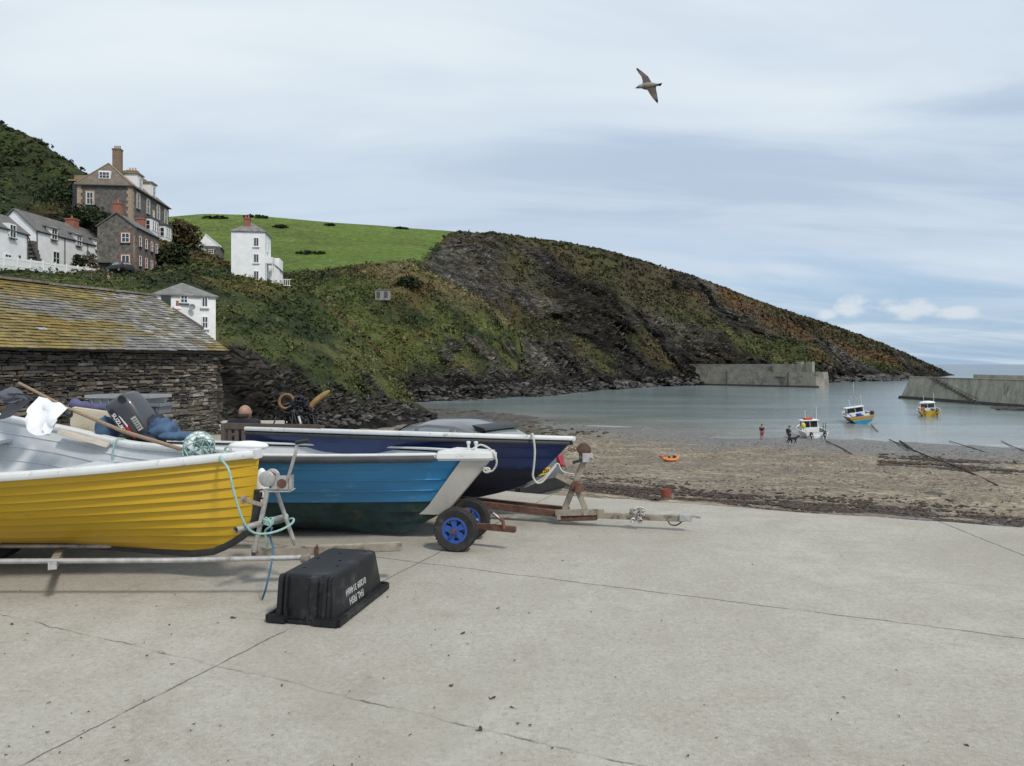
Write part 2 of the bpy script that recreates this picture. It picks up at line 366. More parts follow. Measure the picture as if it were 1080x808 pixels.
def build_slab():
    g0, g1 = G(520, 517), G(1080, 557); e = (g1-g0).normalized(); n = Vector((-e.y, e.x, 0))
    m = bpy.data.materials.new('slipway_concrete'); m.use_nodes = True; nt = m.node_tree; L = nt.links; b = nt.nodes['Principled BSDF']
    b.inputs['Roughness'].default_value = .88; b.inputs['Specular IOR Level'].default_value = .25
    tc = nt.nodes.new('ShaderNodeTexCoord'); P = tc.outputs['Object']
    def noise(sc, det=6, ro=.6, dist=0.0):
        q = nt.nodes.new('ShaderNodeTexNoise'); q.inputs['Scale'].default_value = sc; q.inputs['Detail'].default_value = det
        q.inputs['Roughness'].default_value = ro; q.inputs['Distortion'].default_value = dist; L.new(P, q.inputs['Vector']); return q.outputs['Fac']
    def mr(x, a, b_, c=0., d=1.):
        q = nt.nodes.new('ShaderNodeMapRange'); L.new(x, q.inputs['Value'])
        for k, v in (('From Min', a), ('From Max', b_), ('To Min', c), ('To Max', d)): q.inputs[k].default_value = v
        return q.outputs['Result']
    def mix(f, a, b_, bl='MIX'):
        q = nt.nodes.new('ShaderNodeMix'); q.data_type = 'RGBA'; q.blend_type = bl
        if isinstance(f, (int, float)): q.inputs['Factor'].default_value = f
        else: L.new(f, q.inputs['Factor'])
        for i, x in ((6, a), (7, b_)):
            if isinstance(x, tuple): q.inputs[i].default_value = rgba(x)
            else: L.new(x, q.inputs[i])
        return q.outputs[2]
    def mt(op, a, b_=None):
        q = nt.nodes.new('ShaderNodeMath'); q.operation = op
        for i, x in enumerate((a, b_)):
            if x is None: continue
            if isinstance(x, (int, float)): q.inputs[i].default_value = x
            else: L.new(x, q.inputs[i])
        return q.outputs[0]
    big, mid, fine, grit = noise(.55, 5), noise(2.6, 8, .72), noise(38, 4, .7), noise(170, 2)
    c = mix(mr(big, .3, .7), (.335, .313, .268), (.45, .43, .38))
    c = mix(mr(mid, .40, .66, 0, .75), c, (.325, .30, .248))
    c = mix(mr(fine, .54, .68, 0, .5), c, (.17, .155, .125)); c = mix(mr(fine, .32, .46, .45, 0), c, (.54, .515, .46)); f2 = noise(16, 5, .7); c = mix(mr(f2, .52, .68, 0, .32), c, (.23, .21, .17)); c = mix(mr(f2, .30, .46, .28, 0), c, (.5, .475, .415))
    c = mix(mr(grit, .56, .70, 0, .6), c, (.12, .11, .09)); c = mix(mr(grit, .28, .42, .5, 0), c, (.52, .5, .45))
    st = noise(1.1, 9, .75, .8); c = mix(mr(st, .55, .68, 0, .5), c, (.22, .20, .16)); s2 = noise(.35, 7, .7, 1.2); c = mix(mr(s2, .50, .62, 0, .45), c, (.28, .258, .212)); s3 = noise(.9, 10, .8, 2.5); c = mix(mr(s3, .62, .68, 0, .6), c, (.20, .185, .15))
    c = mix(mr(noise(.8, 9, .75, 1.5), .64, .75, 0, .5), c, (.42, .40, .35))
    wob = noise(2.2, 8, .65); w2 = noise(14, 4, .6); brk = noise(5.5, 4)
    sp = nt.nodes.new('ShaderNodeSeparateXYZ'); L.new(P, sp.inputs[0])
    lines = None
    for (a, b_, w, wb, broken) in ((G(440, 593), G(1080, 673), .010, .09, .5), (G(170, 688), G(640, 800), .008, .10, .62), (G(20, 808), G(531, 548), .007, .03, .45), (G(1040, 570), G(1100, 594), .012, .05, .4)):
        d = (b_-a).normalized(); nn = Vector((-d.y, d.x)); off = -(nn.x*a.x+nn.y*a.y)
        dist = mt('ADD', mt('ADD', mt('MULTIPLY', sp.outputs[0], nn.x), mt('MULTIPLY', sp.outputs[1], nn.y)), off)
        dist = mt('ADD', dist, mt('MULTIPLY', mt('SUBTRACT', wob, .5), wb)); dist = mt('ABSOLUTE', mt('ADD', dist, mt('MULTIPLY', mt('SUBTRACT', w2, .5), .03)))
        l = mt('MULTIPLY', mr(dist, w*.3, w*1.0, 1, 0), mr(brk, broken-.14, broken, .25, 1))
        if lines is None: lines = l
        else: lines = mt('MAXIMUM', lines, l)
    c = mix(mt('MULTIPLY', lines, .72), c, (.075, .068, .055))
    L.new(c, b.inputs['Base Color'])
    bp = nt.nodes.new('ShaderNodeBump'); bp.inputs['Distance'].default_value = .004
    hgt = mt('SUBTRACT', mt('ADD', mt('MULTIPLY', fine, .6), mt('MULTIPLY', grit, .5)), mt('MULTIPLY', lines, 1.5)); L.new(hgt, bp.inputs['Height']); L.new(bp.outputs['Normal'], b.inputs['Normal'])
    k = MB(); A = g0-e*5.2; Bp = g1+e*9; poly = [A]
    for i in range(1, 60):
        t = i/60; p = A+(Bp-A)*t; poly.append(p+n*(vnoise(np.array([[i*.9, 0, 0]]))[0]-.5)*.10)
    poly += [Bp, Vector((22, -6, 0)), Vector((-20, -6, 0)), Vector((-20, 21, 0)), Vector((-6.2, 21, 0)), Vector((-5.4, 14.5, 0))]
    poly = [Vector((p.x, p.y, -1.6)) for p in poly]
    k.prism(poly[::-1], (0, 0, 1.6)); o = k.build('slipway', m, recalc=True); tag(o, kind='structure')
build_slab()

def build_beach():
    ds = np.concatenate([np.geomspace(5, 30, 40)[:-1], np.linspace(30, 90, 170), np.linspace(91, 150, 40)]); us = np.linspace(-420, 800, 330)
    D, U = np.meshgrid(ds, us, indexing='ij'); X = U/F*D*1.05; Y = D
    P = np.stack([X, Y, 0*X], -1); u = NB.x*X+NB.y*Y
    Z = beach_z(X, Y)+(fbm(P, .22, 4, 3)-.5)*.5+(fbm(P, 1.2, 3, 5)-.5)*.10
    flat = sm(76, 84, u)*(1-sm(96, 110, u)); Z = Z*(1-flat*.0)+(fbm(P*[.3, 1, 1], .12, 3, 9)-.5)*.5*flat
    V = np.stack([X, Y, Z], -1).reshape(-1, 3); uu = u.reshape(-1)
    n1 = fbm(V*[1, 1, 0], .6, 5, 21); n2 = fbm(V*[1, 1, 0], .08, 4, 22); n3 = fbm(V*[.35, 1, 0], .5, 5, 31); n4 = fbm(V*[.15, 1, 0], .6, 5, 44)
    base = np.array([.138, .108, .070]); pale = np.array([.225, .192, .140]); wet = np.array([.115, .105, .09]); weed = np.array([.035, .024, .016])
    c = base+(pale-base)*np.clip((n1-.4)*3, 0, 1)[:, None]; c = c*(.8+.5*n2[:, None])
    wz = sm(61, 74, uu+(n2-.5)*26); c = c*(1-wz[:, None])+wet*wz[:, None]
    px = CX+F*V[:, 0]/V[:, 1]
    # strand lines of weed below the slip and by the moorings
    edge = 27+0*uu
    wb = sm(.5, .62, n3)*(np.exp(-((uu-26.6-(n2-.5)*8)/3.6)**2)+.9*np.exp(-((uu-22.5-(n2-.5)*6)/1.6)**2)*sm(650, 900, px)+.6*np.exp(-((uu-19)/2.0)**2)*sm(800, 1000, px))
    wb = wb+sm(.60, .68, n4)*np.exp(-((uu-62)/4.5)**2)*sm(900, 960, px)*.95+sm(.62, .7, n4)*np.exp(-((uu-79)/5)**2)*.6
    wb = np.clip(wb*1.5, 0, 1)[:, None]; c = c*(1-wb)+weed*wb
    nr, nc = D.shape; i = np.arange(nr*nc).reshape(nr, nc)
    Q = np.stack([i[:-1, :-1], i[:-1, 1:], i[1:, 1:], i[1:, :-1]], -1).reshape(-1, 4)
    m = bpy.data.materials.new('shingle'); m.use_nodes = True; nt = m.node_tree; L = nt.links; b = nt.nodes['Principled BSDF']
    at = _n(nt, 'ShaderNodeAttribute', attribute_name='Col'); tc = nt.nodes.new('ShaderNodeTexCoord')
    vo = _n(nt, 'ShaderNodeTexVoronoi', Scale=5.5); L.new(tc.outputs['Object'], vo.inputs['Vector'])
    no = _n(nt, 'ShaderNodeTexNoise', Scale=2.6, Detail=8.0, Roughness=.75); L.new(tc.outputs['Object'], no.inputs['Vector'])
    sep = nt.nodes.new('ShaderNodeSeparateColor'); L.new(vo.outputs['Color'], sep.inputs[0])
    r1 = _n(nt, 'ShaderNodeMapRange'); L.new(sep.outputs[0], r1.inputs['Value']); r1.inputs['To Min'].default_value = .45; r1.inputs['To Max'].default_value = 1.6
    r2 = _n(nt, 'ShaderNodeMapRange'); L.new(no.outputs['Fac'], r2.inputs['Value']); r2.inputs['From Min'].default_value = .3; r2.inputs['From Max'].default_value = .7; r2.inputs['To Min'].default_value = .6; r2.inputs['To Max'].default_value = 1.4
    mm = nt.nodes.new('ShaderNodeMath'); mm.operation = 'MULTIPLY'; L.new(r1.outputs[0], mm.inputs[0]); L.new(r2.outputs[0], mm.inputs[1])
    mu = _n(nt, 'ShaderNodeMix', data_type='RGBA', blend_type='MULTIPLY'); mu.inputs['Factor'].default_value = 1
    L.new(at.outputs['Color'], mu.inputs[6]); L.new(mm.outputs[0], mu.inputs[7]); L.new(mu.outputs[2], b.inputs['Base Color'])
    sc = nt.nodes.new('ShaderNodeSeparateColor'); L.new(at.outputs['Color'], sc.inputs[0])
    wr = _n(nt, 'ShaderNodeMapRange'); L.new(sc.outputs[0], wr.inputs['Value']); wr.inputs['From Min'].default_value = .09; wr.inputs['From Max'].default_value = .17; wr.inputs['To Min'].default_value = .32; wr.inputs['To Max'].default_value = .95
    L.new(wr.outputs[0], b.inputs['Roughness'])
    bp = nt.nodes.new('ShaderNodeBump'); bp.inputs['Distance'].default_value = .05; L.new(vo.outputs['Distance'], bp.inputs['Height']); bp.inputs['Strength'].default_value = .6; L.new(bp.outputs['Normal'], b.inputs['Normal'])
    o = np_mesh('beach', V, Q[:, ::-1], m, c, True); tag(o, kind='structure')
build_beach()

def build_water():
    m = bpy.data.materials.new('sea_water'); m.use_nodes = True; nt = m.node_tree; L = nt.links; b = nt.nodes['Principled BSDF']
    b.inputs['Roughness'].default_value = .16; b.inputs['IOR'].default_value = 1.33
    tc = nt.nodes.new('ShaderNodeTexCoord'); P = tc.outputs['Object']
    mp = nt.nodes.new('ShaderNodeMapping'); mp.inputs['Scale'].default_value = (.55, 1.5, 1); mp.inputs['Rotation'].default_value = (0, 0, R(-12)); L.new(P, mp.inputs['Vector'])
    n1 = _n(nt, 'ShaderNodeTexNoise', Scale=.9, Detail=7.0, Roughness=.6); L.new(mp.outputs[0], n1.inputs['Vector'])
    n2 = _n(nt, 'ShaderNodeTexNoise', Scale=.06, Detail=5.0); L.new(mp.outputs[0], n2.inputs['Vector'])
    bp = nt.nodes.new('ShaderNodeBump'); bp.inputs['Distance'].default_value = .07; bp.inputs['Strength'].default_value = .8
    L.new(n1.outputs['Fac'], bp.inputs['Height']); L.new(bp.outputs['Normal'], b.inputs['Normal'])
    at = _n(nt, 'ShaderNodeAttribute', attribute_name='Col')
    r = _n(nt, 'ShaderNodeMapRange'); L.new(n2.outputs['Fac'], r.inputs['Value']); r.inputs['From Min'].default_value = .3; r.inputs['From Max'].default_value = .7; r.inputs['To Min'].default_value = .75; r.inputs['To Max'].default_value = 1.25
    mu = _n(nt, 'ShaderNodeMix', data_type='RGBA', blend_type='MULTIPLY'); mu.inputs['Factor'].default_value = 1
    L.new(at.outputs['Color'], mu.inputs[6]); L.new(r.outputs[0], mu.inputs[7]); L.new(mu.outputs[2], b.inputs['Base Color']); L.new(at.outputs['Alpha'], b.inputs['Specular IOR Level'])
    ds = np.concatenate([np.linspace(60, 130, 120), np.geomspace(131, 420, 90), np.geomspace(430, 16000, 60)]); us = np.linspace(-900, 1500, 260)
    D, U = np.meshgrid(ds, us, indexing='ij'); X = U/F*D; Y = D; u = NB.x*X+NB.y*Y
    P2 = np.stack([X, Y, 0*X], -1)
    Z = -6.5+0*X+(fbm(P2*[.25, 1, 1], .35, 2, 4)-.5)*.10*np.exp(-np.maximum(u-88, 0)/60)
    V = np.stack([X, Y, Z], -1).reshape(-1, 3); uu = u.reshape(-1)
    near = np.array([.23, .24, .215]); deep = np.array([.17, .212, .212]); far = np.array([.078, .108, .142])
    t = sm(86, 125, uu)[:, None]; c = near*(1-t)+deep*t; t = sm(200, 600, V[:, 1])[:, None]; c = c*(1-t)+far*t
    q = V*[1, 1, 0]; nn = fbm(q*[.4, 1, 1], .5, 4, 77); px = CX+F*V[:, 0]/V[:, 1]
    f = np.clip(np.exp(-((uu-88.3-(fbm(q, .1, 3, 78)-.5)*3)/.55)**2)*sm(.42, .6, nn)*1.3, 0, 1)[:, None]*(.3+.7*sm(600, 640, px)*(1-sm(760, 860, px)))[:, None]
    c = c*(1-f)+np.array([.62, .64, .62])*f
    nr, nc = D.shape; i = np.arange(nr*nc).reshape(nr, nc)
    Q = np.stack([i[:-1, :-1], i[:-1, 1:], i[1:, 1:], i[1:, :-1]], -1).reshape(-1, 4)
    c = np.concatenate([c, (.5-.46*sm(230, 520, V[:, 1]))[:, None]], 1)
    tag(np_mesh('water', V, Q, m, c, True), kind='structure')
    sb = MB(); sb.add([(-9000, -200, -14), (16000, -200, -14), (16000, 16500, -14), (-16000, 16500, -14), (-9000, -200, -14)][:4], [(0, 1, 2, 3)])
    tag(sb.build('ground', mat('sea_bed', (.10, .09, .07), .9)), kind='structure')
build_water()

# ================================================================== hills
def zy(d, y): return EYE+(HY-y)*d/F
def profile_table(cols, keys=10):
    xs = []; Dd = []; Zz = []
    for x, pts in cols:
        xs.append(x); Dd.append([p[0] for p in pts]); Zz.append([p[2] if len(p) == 3 else zy(p[0], p[1]) for p in pts])
    return np.array(xs, float), np.array(Dd, float), np.array(Zz, float)
def interp_profiles(xs, T, xq, sq):
    """smooth in s (monotone-ish cubic), linear+smooth in x"""
    out = np.zeros((len(xq), len(sq))); K = T.shape[1]
    Tx = np.stack([np.interp(xq, xs, T[:, k]) for k in range(K)], 1)
    ker = np.ones(9)/9; Tp = np.pad(Tx, ((4, 4), (0, 0)), 'edge')
    Tx = np.stack([np.convolve(Tp[:, k], ker, 'valid') for k in range(K)], 1)
    dlt = np.diff(Tx, axis=1); mtan = np.zeros_like(Tx); mtan[:, 1:-1] = (dlt[:, :-1]+dlt[:, 1:])/2; mtan[:, 0] = dlt[:, 0]; mtan[:, -1] = dlt[:, -1]
    mtan[:, 1:-1] = np.where(dlt[:, :-1]*dlt[:, 1:] <= 0, 0, np.sign(mtan[:, 1:-1])*np.minimum(np.abs(mtan[:, 1:-1]), 3*np.minimum(np.abs(dlt[:, :-1]), np.abs(dlt[:, 1:]))))
    i = np.clip(sq.astype(int), 0, K-2); t = sq-i; t2, t3 = t*t, t*t*t
    return (2*t3-3*t2+1)*Tx[:, i]+(t3-2*t2+t)*mtan[:, i]+(-2*t3+3*t2)*Tx[:, i+1]+(t3-t2)*mtan[:, i+1]
z_ = lambda d, z: (d, 0, z)
HA = [
 (-330, [z_(40, -2), z_(55, 1), z_(72, 7), z_(84, 11), (92, 281), (110, 270), (122, 215), (150, 120), (190, 10), z_(280, 60)]),
 (-60, [z_(40, -2), z_(55, 1), z_(72, 7), z_(84, 11), (93, 281), (112, 273), (122, 228), (150, 165), (182, 105), z_(280, 50)]),
 (0, [z_(42, -3), z_(55, 1), z_(72, 7.2), (86, 297), (95, 282), (112, 277), (122, 236), (150, 180), (178, 138), z_(260, 45)]),
 (40, [z_(42, -3), z_(55, 1), z_(72, 7), (88, 298), (98, 284), (114, 280), (124, 238), (148, 192), (175, 157), z_(270, 40)]),
 (75, [z_(42, -4), z_(56, .5), z_(72, 6.5), (88, 299), (101, 286), (118, 282), (125, 241), (147, 225), (172, 181), z_(280, 35)]),
 (120, [z_(42, -5), z_(56, 0), z_(72, 6), (88, 302), (104, 288), (120, 281), (126, 240), (147, 250), (165, 208), z_(280, 20)]),
 (170, [z_(44, -6), z_(58, -.5), z_(74, 4), (92, 305), (108, 288), (121, 281), (129, 257), (148, 256), (160, 242), z_(280, 15)]),
 (195, [z_(46, -7), z_(60, -1.5), z_(76, 3.5), (94, 300), (110, 283), (123, 276), (136, 268), (150, 262), (165, 262), z_(280, 12)]),
 (230, [z_(50, -7), z_(66, -3), (74, 372), (88, 332), (103, 305), (117, 288), (129, 278), (141, 276), (155, 279), z_(280, 8)]),
 (250, [z_(55, -7), (68, 446), (74, 375), (88, 340), (103, 311), (117, 294), (127, 286), (138, 283), (152, 286), z_(260, 5)]),
 (290, [z_(58, -7), (72, 442), (80, 388), (92, 353), (106, 324), (118, 303), (125, 297), (136, 295), (152, 300), z_(250, 0)]),
 (330, [z_(62, -7.5), (78, 439), (86, 394), (96, 364), (108, 340), (119, 321), (126, 313), (136, 313), (148, 325), z_(230, -6)]),
 (360, [z_(68, -7.5), (84, 437), (91, 402), (100, 374), (110, 354), (119, 340), (126, 334), (134, 336), (146, 352), z_(220, -9)]),
 (385, [z_(74, -8), (90, 435), (96, 410), (103, 387), (111, 370), (118, 359), (124, 355), (131, 358), (142, 378), z_(210, -9)]),
 (405, [z_(80, -8), (95, 434), (100, 418), (106, 401), (112, 391), (117, 386), (121, 385), (127, 390), (136, 410), z_(200, -9)]),
 (430, [z_(84, -8.5), (99, 434), (103, 428), (108, 424), (112, 422), (116, 421), (119, 422), (124, 426), (132, 436), z_(200, -10)]),
 (460, [z_(84, -9), z_(99, -6.4), z_(103, -6.2), z_(108, -6.2), z_(112, -6.3), z_(116, -6.6), z_(119, -7), z_(124, -8), z_(132, -8.5), z_(200, -10)]),
 (500, [z_(84, -10)]+[z_(d, -9.5) for d in (99, 103, 108, 112, 116, 119, 124, 132)]+[z_(200, -10)]),
]
HB = [
 (60, [z_(150, -5), (165, 330), (176, 312), (188, 300), (205, 290), (220, 283), (240, 276), (275, 262), (340, 243), z_(430, 45)]),
 (180, [z_(150, -5), (165, 330), (176, 312), (188, 300), (205, 290), (220, 283), (240, 276), (275, 257), (340, 231.5), z_(430, 50)]),
 (215, [z_(150, -5), (165, 340), (176, 318), (188, 304), (205, 292), (220, 284), (240, 276), (275, 255), (340, 228.5), z_(430, 50)]),
 (260, [z_(130, -7), (145, 400), (158, 370), (172, 340), (190, 312), (207, 297), (226, 287), (272, 260), (340, 229.5), z_(430, 50)]),
 (300, [z_(120, -7), (142, 420), (152, 392), (166, 362), (186, 327), (206, 297), (226, 289), (272, 262), (340, 233), z_(430, 52)]),
 (350, [z_(120, -8), (146, 425), (153, 402), (164, 375), (182, 332), (205, 288), (226, 286), (272, 264), (345, 237.5), z_(430, 52)]),
 (400, [z_(120, -9), (152, 428), (158, 407), (167, 384), (183, 332), (205, 281), (224, 281), (272, 263), (350, 241), z_(440, 52)]),
 (430, [z_(124, -9), (156, 427), (161, 409), (170, 387), (186, 332), (208, 279), (226, 277), (272, 261), (350, 244), z_(440, 52)]),
 (470, [z_(134, -9), (165, 422.5), (170, 406), (178, 382), (192, 337), (211, 297), (236, 306), (282, 265), (346, 246.5), z_(440, 50)]),
 (500, [z_(142, -9), (171, 420), (177, 405), (186, 378), (197, 346), (213, 313), (242, 330), (292, 274), (346, 249), z_(440, 45)]),
 (530, [z_(152, -9), (180, 418), (186, 403), (194, 382), (203, 357), (215, 333), (250, 352), (300, 284), (346, 250.5), z_(440, 42)]),
 (560, [z_(164, -9), (194, 415.6), (200, 404), (209, 389), (218, 376), (230, 364), (262, 366), (308, 300), (347, 253.5), z_(440, 38)]),
 (600, [z_(184, -9), (214, 413), (221, 404), (231, 391), (243, 377), (256, 362), (280, 346), (318, 300), (351, 258), z_(440, 34)]),
 (640, [z_(210, -9), (240, 410), (246, 403), (256, 391), (269, 371), (283, 350), (303, 325), (328, 298), (356, 266), z_(440, 30)]),
 (680, [z_(230, -9), (264, 408), (270, 400), (277, 388), (288, 369), (301, 350), (320, 328), (341, 304), (363, 277), z_(440, 26)]),
 (720, [z_(250, -9), (286, 406), (291, 397), (298, 386), (307, 369), (319, 351), (336, 331), (352, 312), (370, 289), z_(450, 22)]),
 (760, [z_(258, -9), (294, 405.5), (299, 396), (306, 385), (315, 370), (326, 354), (342, 338), (358, 322), (378, 303), z_(450, 18)]),
 (800, [z_(264, -9), (302, 405), (308, 395), (314, 384), (322, 371), (332, 359), (347, 346), (363, 333), (384, 319), z_(455, 12)]),
 (840, [z_(272, -9), (312, 404), (319, 396), (325, 386), (333, 374), (343, 364), (357, 354), (374, 344), (394, 332), z_(460, 8)]),
 (870, [z_(284, -9), (326, 403.4), (333, 397), (339, 389), (347, 381), (357, 371), (370, 362), (386, 353), (405, 341), z_(470, 4)]),
 (910, [z_(310, -9), (350, 402), (357, 396.5), (364, 391), (372, 385), (382, 378), (395, 370), (410, 363), (426, 355), z_(490, -2)]),
 (950, [z_(335, -9), (371, 401), (380, 397.3), (388, 394), (396, 390), (405, 386), (418, 381), (432, 376), (448, 371), z_(510, -6)]),
 (985, [z_(400, -9), (450, 398), (455, 396.3), (460, 394.6), (465, 393), (470, 391.5), (478, 389.8), (488, 388.2), (498, 387), z_(540, -9)]),
 (1006, [z_(490, -9), (540, 395.8), (543, 395.5), (546, 395.3), (549, 395.2), (552, 395.1), (555, 395.1), (559, 395.2), (563, 395.3), z_(590, -9.5)]),
 (1016, [z_(490, -10)]+[z_(d, -9.5) for d in (540, 543, 546, 549, 552, 555, 559, 563)]+[z_(590, -10)]),
]
CV = dict(deep=(.030, .042, .018), mid=(.066, .082, .027), olive=(.105, .108, .038), rust=(.110, .066, .032), pale=(.17, .162, .10), straw=(.18, .150, .075),
          rock=(.064, .060, .052), rockl=(.140, .132, .115), rockb=(.078, .067, .044), black=(.020, .018, .016), grass=(.095, .150, .030), grass2=(.13, .180, .045))
CV = {k: np.array(v) for k, v in CV.items()}
def lerp(a, b, t): return a*(1-t[..., None])+b*t[..., None]
def veg_colour(P, seed=0, rust=0.0):
    a = fbm(P, .07, 4, 50+seed); b = fbm(P, .13, 4, 60+seed); c = fbm(P, .04, 3, 70+seed); d = fbm(P, .35, 3, 80+seed)
    col = lerp(np.broadcast_to(CV['deep'], P.shape), CV['mid'], sm(.36, .58, a)); col = lerp(col, CV['olive'], sm(.50, .68, b)*.8)
    col = lerp(col, CV['rust'], sm(.54, .66, c+rust*.1)*.62); col = lerp(col, CV['pale'], sm(.68, .80, d)*.6); col = lerp(col, CV['deep'], sm(.52, .66, fbm(P, .15, 3, 95+seed))*.85)
    return col
def rock_colour(P, seed=0):
    q = P@np.array([[.82, 0, .57], [0, 1, 0], [-.57, 0, .82]])
    q = q+9*(np.stack([fbm(P, .06, 3, 141), fbm(P, .06, 3, 142), fbm(P, .06, 3, 143)], -1)-.5); a = fbm(q*[.35, .35, 1.2], .30, 5, 110+seed, True); b = fbm(P, .07, 4, 120+seed); c = fbm(q*[.4, .4, 1.3], .5, 4, 130+seed)
    col = lerp(np.broadcast_to(CV['rock'], P.shape), CV['rockb'], sm(.4, .65, b)); col = lerp(col, CV['rockl'], sm(.58, .85, a)*.5+sm(.62, .75, c)*.35)
    return lerp(col, CV['black'], sm(.45, .30, c)*.8)
def hill_material():
    m = bpy.data.materials.new('hillside'); m.use_nodes = True; nt = m.node_tree; L = nt.links; b = nt.nodes['Principled BSDF']
    b.inputs['Roughness'].default_value = .95; b.inputs['Specular IOR Level'].default_value = .12
    at = _n(nt, 'ShaderNodeAttribute', attribute_name='Col'); tc = nt.nodes.new('ShaderNodeTexCoord')
    wn = _n(nt, 'ShaderNodeTexNoise', Scale=.09, Detail=3.0); L.new(tc.outputs['Object'], wn.inputs['Vector'])
    wv = nt.nodes.new('ShaderNodeVectorMath'); wv.operation = 'SCALE'; wv.inputs['Scale'].default_value = 5; L.new(wn.outputs['Color'], wv.inputs[0])
    wa = nt.nodes.new('ShaderNodeVectorMath'); L.new(tc.outputs['Object'], wa.inputs[0]); L.new(wv.outputs[0], wa.inputs[1])
    mp = nt.nodes.new('ShaderNodeMapping'); mp.inputs['Rotation'].default_value = (0, R(38), R(10)); mp.inputs['Scale'].default_value = (.55, .6, 1.7); L.new(wa.outputs[0], mp.inputs['Vector'])
    def nz(sc, det, ro, vec, ridged=False):
        q = _n(nt, 'ShaderNodeTexNoise', Scale=sc, Detail=det, Roughness=ro)
        if ridged: q.noise_type = 'RIDGED_MULTIFRACTAL'; q.inputs['Lacunarity'].default_value = 2.1; q.inputs['Offset'].default_value = .85; q.inputs['Gain'].default_value = 1.6
        L.new(vec, q.inputs['Vector']); return q.outputs['Fac']
    def mr(x, a, c, d, e):
        q = _n(nt, 'ShaderNodeMapRange'); L.new(x, q.inputs['Value'])
        for kk, v in (('From Min', a), ('From Max', c), ('To Min', d), ('To Max', e)): q.inputs[kk].default_value = v
        return q.outputs['Result']
    def mt(op, x, y):
        q = nt.nodes.new('ShaderNodeMath'); q.operation = op
        for i, v in enumerate((x, y)):
            if isinstance(v, (int, float)): q.inputs[i].default_value = v
            else: L.new(v, q.inputs[i])
        return q.outputs[0]
    r1 = nz(.16, 7, .62, mp.outputs[0]); r2 = nz(.75, 6, .7, mp.outputs[0]); r3 = nz(2.6, 4, .7, mp.outputs[0])
    vo = _n(nt, 'ShaderNodeTexVoronoi', Scale=.55, Randomness=1.0); vo.feature = 'DISTANCE_TO_EDGE'; L.new(mp.outputs[0], vo.inputs['Vector'])
    vc = _n(nt, 'ShaderNodeTexVoronoi', Scale=.55, Randomness=1.0); L.new(mp.outputs[0], vc.inputs['Vector']); sc = nt.nodes.new('ShaderNodeSeparateColor'); L.new(vc.outputs['Color'], sc.inputs[0])
    rock = mt('MULTIPLY', mt('MULTIPLY', mr(r1, .34, .66, .45, 1.5), mr(r2, .32, .68, .40, 1.65)), mt('MULTIPLY', mr(r3, .3, .7, .65, 1.35), mt('MULTIPLY', mr(sc.outputs[0], 0, 1, .62, 1.4), mr(vo.outputs['Distance'], 0, .10, .45, 1.0))))
    v1 = nz(.5, 6, .65, tc.outputs['Object']); v2 = nz(3.0, 4, .65, tc.outputs['Object']); veg = mt('MULTIPLY', mr(v1, .3, .7, .62, 1.4), mr(v2, .3, .7, .6, 1.4))
    f = nt.nodes.new('ShaderNodeMix'); f.data_type = 'FLOAT'; L.new(at.outputs['Alpha'], f.inputs[0]); L.new(veg, f.inputs[2]); L.new(rock, f.inputs[3])
    mu = _n(nt, 'ShaderNodeMix', data_type='RGBA', blend_type='MULTIPLY'); mu.inputs['Factor'].default_value = 1
    L.new(at.outputs['Color'], mu.inputs[6]); L.new(f.outputs[0], mu.inputs[7]); L.new(mu.outputs[2], b.inputs['Base Color'])
    hr = mt('ADD', mt('MULTIPLY', r1, 2.2), mt('ADD', mt('MULTIPLY', r2, 1.5), mt('ADD', mt('MULTIPLY', r3, .35), mt('MULTIPLY', mr(vo.outputs['Distance'], 0, .15, 0, 1), .55))))
    hv = mt('ADD', mt('MULTIPLY', v1, .5), mt('MULTIPLY', v2, .25))
    h = nt.nodes.new('ShaderNodeMix'); h.data_type = 'FLOAT'; L.new(at.outputs['Alpha'], h.inputs[0]); L.new(hv, h.inputs[2]); L.new(hr, h.inputs[3])
    bp = nt.nodes.new('ShaderNodeBump'); bp.inputs['Distance'].default_value = 1.7; L.new(h.outputs[0], bp.inputs['Height']); L.new(bp.outputs['Normal'], b.inputs['Normal'])
    return m
HILLM = hill_material()
LEAFM = mat('hedge_leaves', None, .8, attr=True, var=.3, vscale=.9, spec=.15)
HILLS = {}
